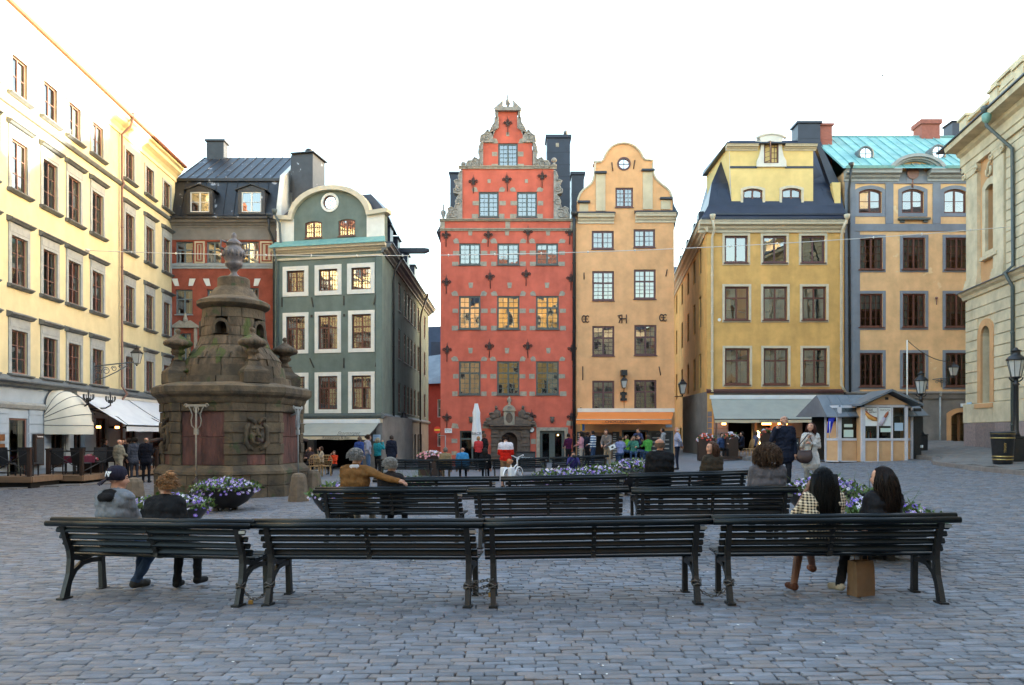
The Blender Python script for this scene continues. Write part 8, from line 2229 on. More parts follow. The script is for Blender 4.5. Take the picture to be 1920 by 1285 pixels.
# =================================================================== restaurant terrace on the left, cafe furniture
def terrace():
 r = thing('terrace_deck', 'raised wooden terrace deck with posts in front of the cream house', 'deck', (-18.3, 28.0, -.22))
 def deck(x0, x1, y0, y1, zt, n):
  for k in range(n):
   a, b = y0 + (y1 - y0) * k / n, y0 + (y1 - y0) * (k + 1) / n
   mb = MB(); mb.box(x0, x1, a + .006, b - .006, zt - .04, zt); mb.build('plank', 'wood_deck', r)
  mb = MB(); mb.box(x0 - .0, x1, y0 - .035, y0 - .001, zt - .2, zt - .002); mb.box(x1 + .001, x1 + .035, y0, y1, zt - .2, zt - .002); mb.build('fascia', 'wood_deck', r)
  mb = MB(); mb.box(x0, x1 - .1, y0 + .1, y1, 0, zt - .042); mb.build('deck_void', 'dark_void', r)  # near-black fill stands for the shade under the planks
 deck(-1.4, 1.0, -1.1, .7, .42, 9); deck(-1.0, 1.75, .8, 10.5, .36, 40)
 for (x, y, z0, lan) in ((-.55, -1.0, .42, 1), (-1.05, -1.05, .42, 1), (.85, -1.0, .42, 0), (.35, .9, .36, 0), (1.65, .9, .36, 0), (1.65, 4.0, .36, 0), (1.65, 7.0, .36, 0)):
  mb = MB(); mb.box(x - .06, x + .06, y - .06, y + .06, z0, z0 + 1.0); mb.box(x - .08, x + .08, y - .08, y + .08, z0 + 1.0, z0 + 1.05); mb.build('post', 'wood_dark', r)
  if lan: lantern_head(r, (x, y, z0 + 1.1), .13, .27)
 mb = MB()
 for x0, x1, y, z0 in ((-1.4, .85, -1.0, .42), (.35, 1.65, .9, .36)):
  mb.box(x0, x1, y - .02, y + .02, z0 + .92, z0 + .97); mb.box(x0, x1, y - .02, y + .02, z0 + .12, z0 + .16)
 for x0, x1, y in ((-1.0, -.55, -1.0), (-.5, .82, -1.0), (.4, 1.6, .9)): mb.tube([(x0, y, .56), (x1, y, 1.32)], .018, 4); mb.tube([(x0, y + .03, 1.32), (x1, y + .03, .56)], .018, 4)
 for y0, y1 in ((.9, 4), (4, 7)): mb.box(1.63, 1.67, y0, y1, 1.26, 1.31); mb.tube([(1.65, y0, .5), (1.65, y1, 1.28)], .018, 4)
 mb.build('railing', 'black_iron', r)
 zt = r.location.z + .36
 first = None
 for i, (x, y, a) in enumerate(((-18.0, 29.6, 20), (-17.1, 29.7, -20), (-18.1, 30.9, 170), (-17.2, 31.0, 190), (-17.5, 32.6, 10), (-16.9, 33.8, 180), (-17.3, 35.4, 0), (-18.7, 27.6, 0), (-17.9, 27.7, 10))):
  if first is None:
   c = first = thing('terrace_chair', '', 'chair')
   mb = MB(); mb.box(-.24, .24, -.24, .24, .42, .48, 0, .02); mb.build('seat', 'chair_black', c)
   mb = MB(); mb.hexa([(-.24, -.24, .4), (.24, -.24, .4), (.24, -.19, .4), (-.24, -.19, .4), (-.25, -.34, 1.06), (.25, -.34, 1.06), (.25, -.29, 1.06), (-.25, -.29, 1.06)]); mb.build('backrest', 'chair_black', c)
   for sx in (-.21, .21):
    for sy in (-.21, .21): mb = MB(); mb.box(sx - .02, sx + .02, sy - .02, sy + .02, 0, .42); mb.build('leg', 'chair_black', c)
  else: c = copy_tree(first)
  c.location = (x, y, zt + (.06 if i > 6 else 0)); c.rotation_euler = (0, 0, R(a))
  tag(c, 'black high-backed terrace chair ' + ('at the left of the nearer plum table, facing away', 'at the right of the nearer plum table', 'at the left beyond the nearer plum table', 'at the right beyond the nearer plum table', 'between the two plum tables', 'right of the further plum table', 'furthest along the deck', 'on the raised front deck, left one', 'on the raised front deck, right one')[i], 'chair', 'black terrace chairs')
 for i, (x, y) in enumerate(((-17.6, 30.3), (-17.4, 33.2))):
  t = thing('terrace_table', ['terrace table with a plum cloth, nearest to the deck front', 'terrace table with a plum cloth further along the deck'][i], 'table', (x, y, zt), 0, 'restaurant tables on the terrace')
  mb = MB(); mb.tube([(0, 0, 0), (0, 0, .7)], .04, 6); mb.box(-.3, .3, -.3, .3, 0, .03); mb.build('leg', 'black_iron', t)
  mb = MB(); mb.box(-.42, .42, -.42, .42, .7, .73); mb.box(-.43, .43, -.435, -.43, .45, .73); mb.box(.43, .435, -.43, .43, .45, .73); mb.build('tabletop', 'cloth_plum', t)
terrace()
first = None
for i, (px, Y, a, lab) in enumerate(((1377, 37.0, 200, 'left wicker cafe chair under the grey awning beside the red flowers'), (1402, 37.3, 100, 'middle wicker cafe chair under the grey awning'), (1412, 36.6, 80, 'right wicker cafe chair with the tall back under the grey awning'), (590, 33.0, 10, 'leftmost wicker chair at the green house restaurant'), (600, 34.2, -30, 'wicker chair in the middle of the green house restaurant group'), (612, 33.2, 20, 'wicker chair nearest the pansies at the green house restaurant'))):
 if first is None:
  c = first = thing('wicker_chair', '', 'chair')
  mb = MB(); mb.lathe([(.22, .43), (.23, .46), (.2, .47)], (0, 0), 14); mb.build('seat', 'wicker', c)
  mb = MB(); mb.tube([(-.2, -.16, .45), (-.22, -.24, .75), (-.12, -.28, .93), (.12, -.28, .93), (.22, -.24, .75), (.2, -.16, .45)], .022, 6)
  for q in (-.12, -.04, .04, .12): mb.tube([(q, -.2, .47), (q * 1.1, -.275, .9)], .012, 4)
  for z in (.58, .68, .78): mb.tube([(-.2, -.21 - (z - .58) * .15, z), (.2, -.21 - (z - .58) * .15, z)], .01, 4)
  mb.build('backrest', 'wicker', c)
  for sx in (-.16, .16):
   for sy in (-.15, .15): mb = MB(); mb.tube([(sx, sy, .44), (sx * 1.2, sy * 1.2, 0)], .018, 5); mb.build('leg', 'wicker', c)
 else: c = copy_tree(first)
 c.location = G(px, Y); c.rotation_euler = (0, 0, R(a)); tag(c, lab, 'chair', 'wicker cafe chairs')
r = thing('cafe_step', 'low dark timber step in front of the cafe under the grey awning', 'step', G(1400, 36.0)); mb = MB(); mb.box(-1.6, 3.2, 0, .35, 0, .14); mb.build('board', 'wood_dark', r)
# =================================================================== people
SKINS = {'fair': (.52, .27, .18), 'tan': (.42, .19, .11), 'brown': (.17, .075, .042)}
for k, c in SKINS.items(): mat('skin_' + k, c, tuple(q * .82 for q in c), scale=14, rough=.55, obj=True)
mat('eye_dark', (.02, .015, .012), rough=.2); mat('lips', (.36, .12, .09), rough=.5)
def cloth(c, f=.72):
 n = 'cloth_%03d_%03d_%03d' % tuple(int(q * 999) for q in c)
 return n if n in MATS else mat(n, c, tuple(q * f for q in c), scale=9, rough=.9, bump=1.6, bscale=16, obj=True, stretch=(1, 1, .6), spec=.15).name
def hairmat(c):
 n = 'hair_%03d_%03d_%03d' % tuple(int(q * 999) for q in c)
 return n if n in MATS else mat(n, c, tuple(q * .55 for q in c), scale=26, rough=.5, obj=True, stretch=(3, 3, .5), spec=.14, island=.4).name
def wave_cloth(name, a, b, scale, axis='Z', check=False):
 m = mat(name, a, rough=.9, spec=.2); N, L = m.node_tree.nodes, m.node_tree.links
 tc = N.new('ShaderNodeTexCoord'); mx = N.new('ShaderNodeMix'); mx.data_type = 'RGBA'; mx.inputs[6].default_value = (*a, 1); mx.inputs[7].default_value = (*b, 1)
 def wv(ax):
  w = N.new('ShaderNodeTexWave'); w.bands_direction = ax; w.inputs['Scale'].default_value = scale; w.inputs['Distortion'].default_value = .6
  r = N.new('ShaderNodeMath'); r.operation = 'GREATER_THAN'; r.inputs[1].default_value = .5; L.new(tc.outputs['Object'], w.inputs[0]); L.new(w.outputs['Fac'], r.inputs[0]); return r.outputs[0]
 f = wv(axis)
 if check:
  q = N.new('ShaderNodeMath'); q.operation = 'ADD'; q.inputs[1].default_value = 0; L.new(f, q.inputs[0]); L.new(wv('X'), q.inputs[1])
  h = N.new('ShaderNodeMath'); h.operation = 'MULTIPLY'; h.inputs[1].default_value = .5; L.new(q.outputs[0], h.inputs[0]); f = h.outputs[0]
 L.new(f, mx.inputs[0]); L.new(mx.outputs[2], N['Principled BSDF'].inputs['Base Color'])
 return name
wave_cloth('cloth_stripes', (.62, .66, .7), (.03, .09, .22), 2.6); wave_cloth('cloth_check', (.66, .55, .40), (.018, .012, .012), 11, 'Z', True)
JOBS = []
def capsule(mb, a, b, ra, rb, n=10):
 a, b = Vector(a), Vector(b); d = b - a
 if d.length < 1e-4: d = Vector((0, 0, 1e-3)); b = a + d
 d = d.normalized()
 pts = [a - d * ra * .98, a - d * ra * .8, a - d * ra * .4, a, b, b + d * rb * .4, b + d * rb * .8, b + d * rb * .98]
 mb.tube(pts, [ra * .1, ra * .6, ra * .92, ra, rb, rb * .92, rb * .6, rb * .1], n)
ARMS = { # elbow, wrist offsets from the shoulder for the right side (x outwards, y forward, z up)
 'down': ((.06, -.03, -.29), (.06, .05, -.54)), 'pocket': ((.12, -.06, -.28), (-.0, .07, -.46)), 'lap': ((.03, .10, -.27), (-.07, .32, -.36)), 'fold': ((.05, .02, -.28), (-.20, .20, -.20)),
 'face': ((.10, .18, -.22), (-.05, .20, .08)), 'photo': ((.06, .20, -.18), (-.10, .30, .10)), 'strap': ((.07, .02, -.27), (-.04, .19, -.07)), 'rail': ((.27, .02, -.10), (.50, .0, -.20)), 'table': ((.05, .16, -.24), (-.03, .42, -.22)), 'behind': ((.12, -.12, -.26), (-.08, -.17, -.44)), 'point': ((.1, .24, -.12), (.05, .48, -.05))}
def person(p, rz, label, top, legs, hair, style, H=1.72, sit=False, arms=('down', 'down'), yaw=0, pitch=0, lean=0.0, skin='fair', shoes=(.02, .02, .02), bulk=1.0, near=0, coat=0.0, coat_c=None, split=None, shorts=False, legpose=None, female=False, extra=None, cross=0):
 s = H / 1.75
 r = thing('person', label, 'person', p, rz)
 pr = [] # a, b, ra, rb, label
 def cap(a, b, ra, rb, l): pr.append((Vector(a) * s, Vector(b) * s, ra * s, rb * s, l))
 hz = .555 if sit else .94
 ln = Vector((0, math.sin(lean), math.cos(lean)))
 hip = Vector((0, 0, hz))
 def up(d, y=0, x=0): return hip + ln * d + Vector((x, y, 0))
 sw = (.155 if female else .175); k = bulk
 cap(hip + Vector((-.075, 0, 0)), hip + Vector((.075, 0, 0)), .118 * (1.05 if female else 1), .118, 'legs')
 cap(up(.06, x=-.06), up(.06, x=.06), .112 * k, .112 * k, 'top'); cap(up(.18, x=-.055), up(.18, x=.055), .108 * k, .108 * k, 'top'); cap(up(.32, .0, -.085), up(.32, .0, .085), .118 * k, .118 * k, 'top'); cap(up(.43, -.01, -.11), up(.43, -.01, .11), .098 * k, .098 * k, 'top')
 cap(up(.50, -.01, -sw + .03), up(.50, -.01, sw - .03), .068 * k, .068 * k, 'top'); cap(up(.04), up(.44), .10 * k, .115 * k, 'top'); cap(up(.50, -.012), up(.555, 0), .085, .062, 'top')
 nk = up(.55, .0); hd = up(.69, .025)
 cap(nk - ln * .03, up(.62, .012), .056, .054, 'skin')
 HM = Matrix.Translation(hd) @ Matrix.Rotation(-R(yaw), 4, 'Z') @ Matrix.Rotation(R(pitch), 4, 'X')
 def h(x, y, z): return HM @ Vector((x, y, z))
 cap(h(0, -.025, .03), h(0, .025, .03), .082, .078, 'skin'); cap(h(0, .035, -.01), h(0, .052, -.075), .062, .042, 'skin'); cap(h(-.02, .045, -.02), h(.02, .045, -.02), .055, .055, 'skin'); cap(h(0, .092, .02), h(0, .108, -.022), .011, .017, 'skin')
 for sg in (-1, 1): cap(h(sg * .079, -.008, .012), h(sg * .083, -.012, -.022), .019, .014, 'skin')
 extra_parts = MB()
 hands = []
 for sg, an in ((-1, arms[0]), (1, arms[1])):
  sh = up(.495, -.015, sg * sw); e, w = [Vector(q) for q in (ARMS[an] if isinstance(an, str) else an)]
  E, W = sh + Vector((e.x * sg, e.y, e.z)), sh + Vector((w.x * sg, w.y, w.z))
  bare = female and split == 'short'
  cap(sh, E, .062 * k, .048 * k, 'top'); cap(E, W, .048 if bare else .048 * k, .032 if bare else .038 * k, 'skin' if bare else 'top')
  hands.append((sg, E, W))
 for i, sg in enumerate((-1, 1)):
  if legpose: K, A = [Vector((q[0] * 1.0, q[1], q[2])) for q in legpose[i]]
  elif sit: K, A = Vector((sg * .12, .43, .53)), Vector((sg * .12, .44, .085))
  else: K, A = Vector((sg * .10, .02, .50)), Vector((sg * .105, -.01, .085))
  Hj = hip + Vector((sg * .085, .0, -.02 if not sit else 0))
  cap(Hj, K, .092, .064, 'legs'); cap(K, A, .060 if not shorts else .056, .046 if not shorts else .038, 'legs' if not shorts else 'skin');
  T = A + Vector((sg * .02, .15, -.045)); cap(A + Vector((0, -.02, -.03)), T, .046, .038, 'shoes')
 if coat:
  c0 = up(.05); n = 5
  for q in range(n):
   t = q / (n - 1); z = -coat * t
   cap(Vector((-.075, 0, hz + z)), Vector((.075, 0, hz + z)), .128 + .03 * t, .128 + .03 * t, 'coat')
 if extra == 'hood': cap(up(.50, -.12, -.06), up(.50, -.12, .06), .05, .05, 'collar' if coat_c else 'top'); cap(up(.54, -.07, -.06), up(.54, -.07, .06), .045, .045, 'collar' if coat_c else 'top')
 if extra == 'collar': cap(up(.545, -.06, -.04), up(.545, -.06, .04), .036, .036, 'collar')
 if extra == 'scarf': cap(up(.55, .02, -.03), up(.55, .02, .03), .062, .062, 'collar')
 src = MB()
 for a, b, ra, rb, l in pr: capsule(src, a, b, ra, rb)
 o = obj('body', src.mesh('body', []), r)
 md = o.modifiers.new('r', 'REMESH'); md.mode = 'VOXEL'; md.voxel_size = (.013 if near > 1 else .018 if near else .026) ; md.use_smooth_shade = True
 sm = o.modifiers.new('s', 'SMOOTH'); sm.factor = .5; sm.iterations = 4 if near > 1 else 3 if near else 2
 # hands: palm, four bent fingers of unequal length, thumb from the side of the palm
 for sg, E, W in hands:
  d = (W - E).normalized(); x = d.cross(Vector((0, 0, 1))); x = x.normalized() if x.length > .1 else Vector((1, 0, 0)); n = x.cross(d).normalized()
  if n.z > 0: n = -n
  W0 = (W + d * .015) * s
  mbh = extra_parts
  mbh.tube([W0 - d * .03, W0 + d * .02, W0 + d * .075 * s], [.026 * s, .034 * s, .030 * s], 6)
  for f in range(4):
   off = x * (f - 1.5) * .017 * s; L = (.072, .082, .078, .060)[f] * s; b0 = W0 + d * .07 * s + off
   mbh.tube([b0, b0 + d * L * .45 + n * L * .10, b0 + d * L * .75 + n * L * .38, b0 + d * L * .8 + n * L * .62], [.0095 * s, .009 * s, .008 * s, .006 * s], 5)
  tb = W0 + d * .02 - x * sg * .028 * s; mbh.tube([tb, tb + (d * .6 - x * sg * .5 + n * .3) * .04 * s, tb + (d * .9 - x * sg * .35 + n * .5) * .065 * s], [.012 * s, .010 * s, .008 * s], 5)
 for sg in (-1, 1): extra_parts.ball(tuple(h(sg * .03, .092, .014) * s), (.011, .008, .007), 6, 4, 1); extra_parts.tube([h(sg * .016, .103, .034) * s, h(sg * .045, .09, .036) * s], .004, 4, 1)
 extra_parts.tube([h(-.02, .092, -.052) * s, h(0, .097, -.052) * s, h(.02, .092, -.052) * s], [.004, .006, .004], 5, 2)
 cols = {'skin': 'skin_' + skin, 'top': top if isinstance(top, str) else cloth(top), 'legs': legs if isinstance(legs, str) else cloth(legs), 'shoes': cloth(shoes), 'coat': cloth(coat_c or (top if not isinstance(top, str) else (.02, .02, .02))), 'collar': cloth(coat_c or (.6, .58, .6)), 'up': cloth(split[1]) if isinstance(split, tuple) else None}
 JOBS.append((o, pr, cols, extra_parts, split, s))
 HS = Matrix.Scale(s, 4) @ HM
 make_hair(r, HS, hair, style, near)
 return r, HS, s
def make_hair(r, M, c, style, near):
 if style == 'bald':
  if c:
   mb = MB(M); mb.loft([[(q * math.cos(t), -.012 + q * 1.12 * math.sin(t), z) for t in np.linspace(2.9, 6.5, 13)] for q, z in ((.078, -.045), (.089, .0), (.086, .04))], 0, True, cap=False, closed=False); mb.build('hair', hairmat(c), r, fix=False)
  return
 m = hairmat(c); rg = random.Random(sum(map(ord, style)) + int(c[0] * 900))
 mb = MB(M)
 def shell(grow, zlow, front=.02, wob=.0):
  rings = []
  for j in range(7):
   t = j / 6; z = zlow + (.128 + grow - zlow) * t
   q = math.sqrt(max(0.02, 1 - ((z - .03) / (.10 + grow)) ** 2)) if z > .03 else 1.0
   ring = []
   for i in range(16):
    a = 2 * PI * i / 16; y = math.sin(a)
    rr = (.083 + grow) * q * (1 + wob * noise.noise(Vector((math.cos(a) * 3, y * 3, z * 30))))
    yy = -.012 + rr * 1.12 * y
    if y > 0 and z < .075: yy = min(yy, front)
    ring.append((rr * math.cos(a), yy, z))
   rings.append(ring)
  mb.loft(rings, 0, True)
 L, curl, n, spread = {'short': (.045, .35, 1100, .3), 'bob': (.14, .35, 700, .5), 'longstraight': (.48, .15, 1500, .7), 'longcurly': (.44, 1.6, 1400, .7), 'bushy': (.17, 1.3, 1200, 1.1), 'medium': (.25, .6, 700, .6), 'bun': (.05, .1, 500, .1), 'cap': (.04, .1, 60, .1)}[style]
 if style == 'cap':
  mb.loft([[((.093 * q) * math.cos(a), -.012 + .104 * q * math.sin(a), z) for a in np.linspace(0, 2 * PI, 21)[:-1]] for q, z in ((1.02, -.01), (1.04, .05), (.92, .105), (.62, .138), (.2, .15), (.03, .152))], 0, True)
  mb.loft([[(.086 * x, -.10 - .0 * y - .09 * y * (1 - .35 * x * x), .012 - .065 * y - .02 * x * x + dz) for x in np.linspace(-1, 1, 9)] for y, dz in ((0, 0), (.5, .006), (1, 0), (1, -.005), (.5, -.002), (0, -.006))], 0, True, cap=False, closed=False)
  mb.ball((0, -.012, .155), (.01, .01, .006), 6, 4)
  cap_ = mb.build('cap', cloth(c), r, fix=False)
  for ch, dx in (('N', -.008), ('Y', .006)):
   t = lettering(ch, .085, 'letter_white', cap_, (0, 0, 0)); t.matrix_local = M @ Matrix.Rotation(R(50), 4, 'Z') @ Matrix.Translation((dx * 1.4, -.128, .052)) @ Matrix.Rotation(R(78), 4, 'X')
  return
 zl = {'short': -.05, 'bun': -.04, 'bob': -.07, 'bushy': -.08}.get(style, -.09)
 shell(.010 if style != 'bushy' else .058, zl, .03, .2)
 if style == 'bun':
  mb.ball((0, -.10, .125), (.05, .05, .046), 10, 7, noise_=.3)
  for k in range(8): a = rg.uniform(0, 6); mb.tube([(.047 * math.cos(a + t), -.10 + .03 * math.sin(3 * t), .125 + .042 * math.sin(a + t)) for t in np.linspace(0, 3, 8)], .007, 4)
 if style in ('longstraight', 'longcurly', 'medium'):
  w = {'longcurly': .13, 'longstraight': .15}.get(style, .105); L0 = L
  mb.loft([[(x * w * f * (1 - .0 * t) + .006 * math.sin(9 * x + 5 * t), -.07 - .045 * math.cos(x * 1.5) * g - .03 * t, .05 - t * L0) for x in np.linspace(-1, 1, 11)] + [(x * w * f * .9, -.03 - .03 * t, .05 - t * L0) for x in np.linspace(1, -1, 7)] for t, f, g in ((0, .85, 1), (.3, 1.0, 1), (.6, 1.05, 1), (.85, .95, 1), (1, .7, .8))], 0, True)
 if near:
  G_ = (M.inverted() @ Vector((0, 0, -1, 0)).to_4d()).to_3d().normalized() if False else Vector((0, 0, -1))
  for k in range(n if near > 1 else n // 2):
   a = rg.uniform(0, 2 * PI); ph = rg.uniform(-.3, 1.5); d = Vector((math.cos(a) * math.cos(ph), math.sin(a) * math.cos(ph), math.sin(ph)))
   if d.y > .45 and d.z < .75: continue
   g = .1 if style != 'bushy' else .14
   q = Vector((d.x * g, -.012 + d.y * g * 1.1, .03 + d.z * g * .98)); pts = []; l = L * rg.uniform(.7, 1.12); p0 = rg.uniform(0, 6); rad = d.copy(); rad.z = 0
   for j in range(6):
    t = j / 5; c_ = curl * .022 * t
    v = q + d * (spread * .05 * math.sin(PI * min(1, t * 1.2))) + Vector((0, -.03 * t * (L > .2), -l * t * (1 - .35 * max(0, d.z) * (L < .2))))
    if L <= .05: v = q + d * .016 * math.sin(PI * t * .8) + Vector((d.x * .3 + .35 * math.sin(k), -.5 + .35 * math.cos(k * 1.7), -.5)) * l * t * .9
    pts.append(v + Vector((math.cos(p0 + 7 * t), math.sin(p0 + 7 * t), .3 * math.sin(p0 + 9 * t))) * c_)
   w = (.0042 if near > 1 else .007) * (1.5 if style == 'longcurly' else 1)
   mb.tube(pts, [w, w, w, w * .9, w * .7, w * .2], 3)
 mb.build('hair', m, r, fix=False)
def finish_people():
 bpy.context.view_layer.update()
 dg = bpy.context.evaluated_depsgraph_get()
 for o, pr, cols, ex, split, s in JOBS:
  me = o.evaluated_get(dg).to_mesh()
  n = len(me.vertices); co = np.empty(n * 3, np.float32); me.vertices.foreach_get('co', co); co = co.reshape(-1, 3)
  polys = [tuple(p.vertices) for p in me.polygons]
  fc = np.array([co[list(p)].mean(0) for p in polys])
  best = np.full(len(fc), 9e9); lab = np.zeros(len(fc), int); names = ['skin', 'top', 'legs', 'shoes', 'coat', 'collar', 'up']
  for a, b, ra, rb, l in pr:
   A, B = np.array(a), np.array(b); d = B - A; L = max(1e-9, d @ d); t = np.clip((fc - A) @ d / L, 0, 1)
   dist = np.linalg.norm(fc - (A + t[:, None] * d), axis=1) - (ra + (rb - ra) * t)
   if l in ('top', 'coat'): dist = dist - .006
   k = dist < best; best[k] = dist[k]; lab[k] = names.index(l)
  if isinstance(split, tuple): lab[(lab == 1) & (fc[:, 2] > split[0] * s)] = 6
  vl = np.zeros(n, bool)
  for p_, q_ in zip(polys, lab):
   if q_ in (1, 2, 4, 6): vl[list(p_)] = True
  nr = np.empty(n * 3, np.float32); me.vertices.foreach_get('normal', nr); nr = nr.reshape(-1, 3); amp = .009 * s
  for i_ in np.nonzero(vl)[0]:
   x_, y_, z_ = co[i_]; q_ = noise.noise(Vector((x_ * 5 + o.parent.location.x * 3, y_ * 5, z_ * 13 + x_ * 6))); co[i_] += nr[i_] * amp * (abs(q_) * 2.2 - .45)
  V = [tuple(v) for v in co]; F = polys; m_ = list(lab)
  base = len(V); V += [tuple(v) for v in ex.v]; F = F + [tuple(i + base for i in f) for f in ex.f]; m_ += [(0, 7, 8)[q] for q in ex.m]
  nm = bpy.data.meshes.new('body'); nm.from_pydata(V, [], F)
  for q in names: nm.materials.append(MATS[cols[q]] if cols.get(q) else None)
  nm.materials.append(MATS['eye_dark']); nm.materials.append(MATS['lips'])
  nm.polygons.foreach_set('material_index', m_); nm.polygons.foreach_set('use_smooth', [True] * len(F))
  o.to_mesh_clear(); o.modifiers.clear(); o.data = nm
BLK, NAVY, JEAN, KHAKI = (.012, .012, .014), (.014, .018, .034), (.045, .08, .16), (.33, .27, .19)
GRAY = (.40, .39, .37)
# ---- seated on the benches (backs to the viewer)
def seated(key, x, label, top, legs, hair, style, y=.27, dz=0.0, turn=0, **k):
 p, rz = on_bench(key, x, y); p.z -= dz
 return person(p, rz + R(turn), label, top, legs, hair, style, sit=True, **k)
rr, HM_, s_ = seated('a', -.62, 'man in a backwards baseball cap and grey and black hooded top on the front bench', (.20, .215, .24), JEAN, (.022, .02, .035), 'cap', near=2, yaw=48, pitch=-4, H=1.78, arms=('lap', 'lap'), extra='hood', coat_c=BLK, turn=-8, bulk=1.28, legpose=(((-.03, .40, .5), (.0, .30, .1)), ((.16, .42, .5), (.10, .16, .12))), shoes=(.06, .06, .06))
seated('a', -.03, 'woman with a bun in a black leather jacket on the front bench', (.016, .017, .020), BLK, (.30, .16, .075), 'bun', near=2, yaw=-55, pitch=-3, H=1.68, female=True, arms=('lap', 'lap'), turn=8, legpose=(((-.06, .42, .5), (-.06, .36, .1)), ((.16, .42, .5), (.17, .40, .14))), bulk=1.3)
seated('d', .0, 'woman with very long black hair and a checked shirt on the right front bench', 'cloth_check', BLK, (.0035, .003, .003), 'longstraight', near=2, bulk=1.15, skin='brown', yaw=8, pitch=-6, H=1.68, female=True, arms=('face', 'lap'), split='short', shorts=True, legpose=(((-.12, .40, .5), (-.26, .16, .11)), ((-.02, .45, .56), (.10, .66, .22))), shoes=(.12, .05, .03))
seated('d', .57, 'woman with long curly dark hair and dark jacket, rightmost on the front bench', (.022, .022, .026), BLK, (.017, .010, .0075), 'longcurly', near=2, yaw=-42, H=1.68, female=True, arms=('lap', 'lap'), turn=10, bulk=1.05, legpose=(((-.16, .40, .5), (-.40, .14, .12)), ((.08, .44, .5), (.06, .44, .1))), shoes=(.42, .36, .27))
seated('e', -.62, 'grey-haired man in a brown suede jacket, arm along the bench', (.20, .095, .032), KHAKI, (.36, .35, .34), 'short', near=2, yaw=20, H=1.82, dz=-.02, arms=('lap', ((.30, -.12, -.10), (.54, -.24, -.14))), extra='collar', bulk=1.14)
seated('e', -.08, 'short-haired grey woman in a dark cardigan on the second row bench', (.022, .02, .022), BLK, (.42, .40, .37), 'short', near=2, yaw=25, H=1.66, female=True, arms=('lap', 'lap'), bulk=1.15)
seated('g', .80, 'person with a bushy brown head of hair in a grey top', (.115, .105, .115), BLK, (.10, .06, .038), 'bushy', near=2, yaw=5, H=1.80, arms=('lap', 'lap'), bulk=1.28)
seated('j', -.50, 'bald man in a black top on the third row', BLK, BLK, (.16, .11, .08), 'bald', near=1, yaw=25, H=1.84, dz=-.06, arms=('lap', 'lap'), bulk=1.35, skin='tan')
seated('j', .50, 'brown-haired woman in a brown hooded jacket looking left', (.055, .042, .03), BLK, (.085, .04, .024), 'medium', near=1, yaw=-88, H=1.72, dz=-.06, female=True, arms=('lap', 'lap'), extra='scarf', coat_c=(.5, .06, .05), turn=15, bulk=1.15)
seated('l', -.70, 'man in a tan jacket on the far bench with his back turned', (.29, .215, .12), KHAKI, (.17, .15, .13), 'short', H=1.72, yaw=5, bulk=1.25)
seated('l', .0, 'bald man in a bright blue jacket on the far bench', (.05, .24, .48), BLK, None, 'bald', H=1.72, yaw=-20, bulk=1.4, skin='tan', lean=.15)
seated('l', .95, 'person with dark hair and a black hooded top on the far bench', BLK, BLK, (.012, .01, .01), 'medium', H=1.66, bulk=1.15)
# ---- standing in the square
def stand(px, Y, rz, label, top, legs, hair, style, **k):
 return person(G(px, Y), R(rz), label, top, legs, hair, style, **k)
stand(948, 25.2, 4, 'man in a white and red jacket and shorts standing by the white bicycle', (.62, .02, .012), (.26, .15, .08), (.04, .025, .02), 'short', near=1, H=1.80, pitch=-38, arms=('lap', 'fold'), split=(1.28, (.74, .68, .72)), shorts=True, bulk=1.25)
mm, Hm, sm_ = stand(1470, 18.7, 168, 'tall man in a dark jacket and glasses looking up with a bag over his shoulder', NAVY, (.02, .022, .03), (.42, .40, .38), 'bald', near=2, H=1.92, pitch=24, yaw=-14, arms=('down', ((.10, .06, -.24), (.0, .15, .0))), extra='collar', bulk=1.25, coat=.14)
stand(1520, 18.4, 172, 'woman in a pale blazer with a brown shoulder bag looking up', (.60, .58, .56), (.25, .24, .24), (.075, .03, .025), 'medium', near=2, H=1.72, pitch=14, yaw=30, female=True, arms=('fold', 'strap'), coat=.22, coat_c=(.60, .58, .56), bulk=1.06)
stand(1270, 31.0, 78, 'bald man in a lavender sweater standing at the mouth of the right lane', (.36, .37, .50), NAVY, (.5, .45, .42), 'bald', near=1, H=1.78, arms=('behind', 'down'), bulk=1.15, skin='tan')
stand(1243, 37.5, 70, 'woman in a light grey hooded top by the chalked door of the chocolate cafe', (.34, .34, .36), BLK, (.03, .02, .018), 'bob', H=1.68, female=True, arms=('fold', 'fold'), extra='hood')
stand(690, 32.4, -70, 'man in a grey hooded sweater and jeans outside the green house', (.31, .32, .40), (.075, .13, .23), (.09, .05, .03), 'short', near=1, H=1.84, arms=('pocket', 'pocket'), extra='hood', bulk=1.15)
stand(708, 33.0, -35, 'woman in a teal jacket with a cross-body strap outside the green house', (.02, .24, .28), BLK, (.45, .38, .27), 'bob', near=1, H=1.70, arms=('photo', 'photo'), bulk=1.2, female=True)
stand(674, 34.0, -20, 'person in a royal blue jacket half hidden behind the grey-haired man', (.03, .06, .22), JEAN, (.12, .08, .06), 'short', H=1.74, bulk=1.15)
stand(734, 35.5, -10, 'person in a long dark navy jacket walking into the lane', NAVY, JEAN, (.07, .05, .04), 'short', H=1.78, bulk=1.25, coat=.15)
stand(897, 36.5, 5, 'woman in a coral red jacket under the folded parasol', (.55, .05, .055), BLK, (.40, .25, .13), 'bob', H=1.68, arms=('lap', 'lap'), female=True, bulk=1.15)
stand(908, 37.2, 60, 'tall person in black beside the folded parasol', BLK, BLK, (.16, .09, .06), 'bob', H=1.82, bulk=1.1, coat=.2)
stand(1075, 26.5, 175, 'photographer in a violet jacket crouching with a camera behind the flower beds', (.05, .045, .20), NAVY, (.02, .016, .014), 'short', H=1.5, sit=True, lean=.35, arms=('photo', 'photo'), bulk=1.15)
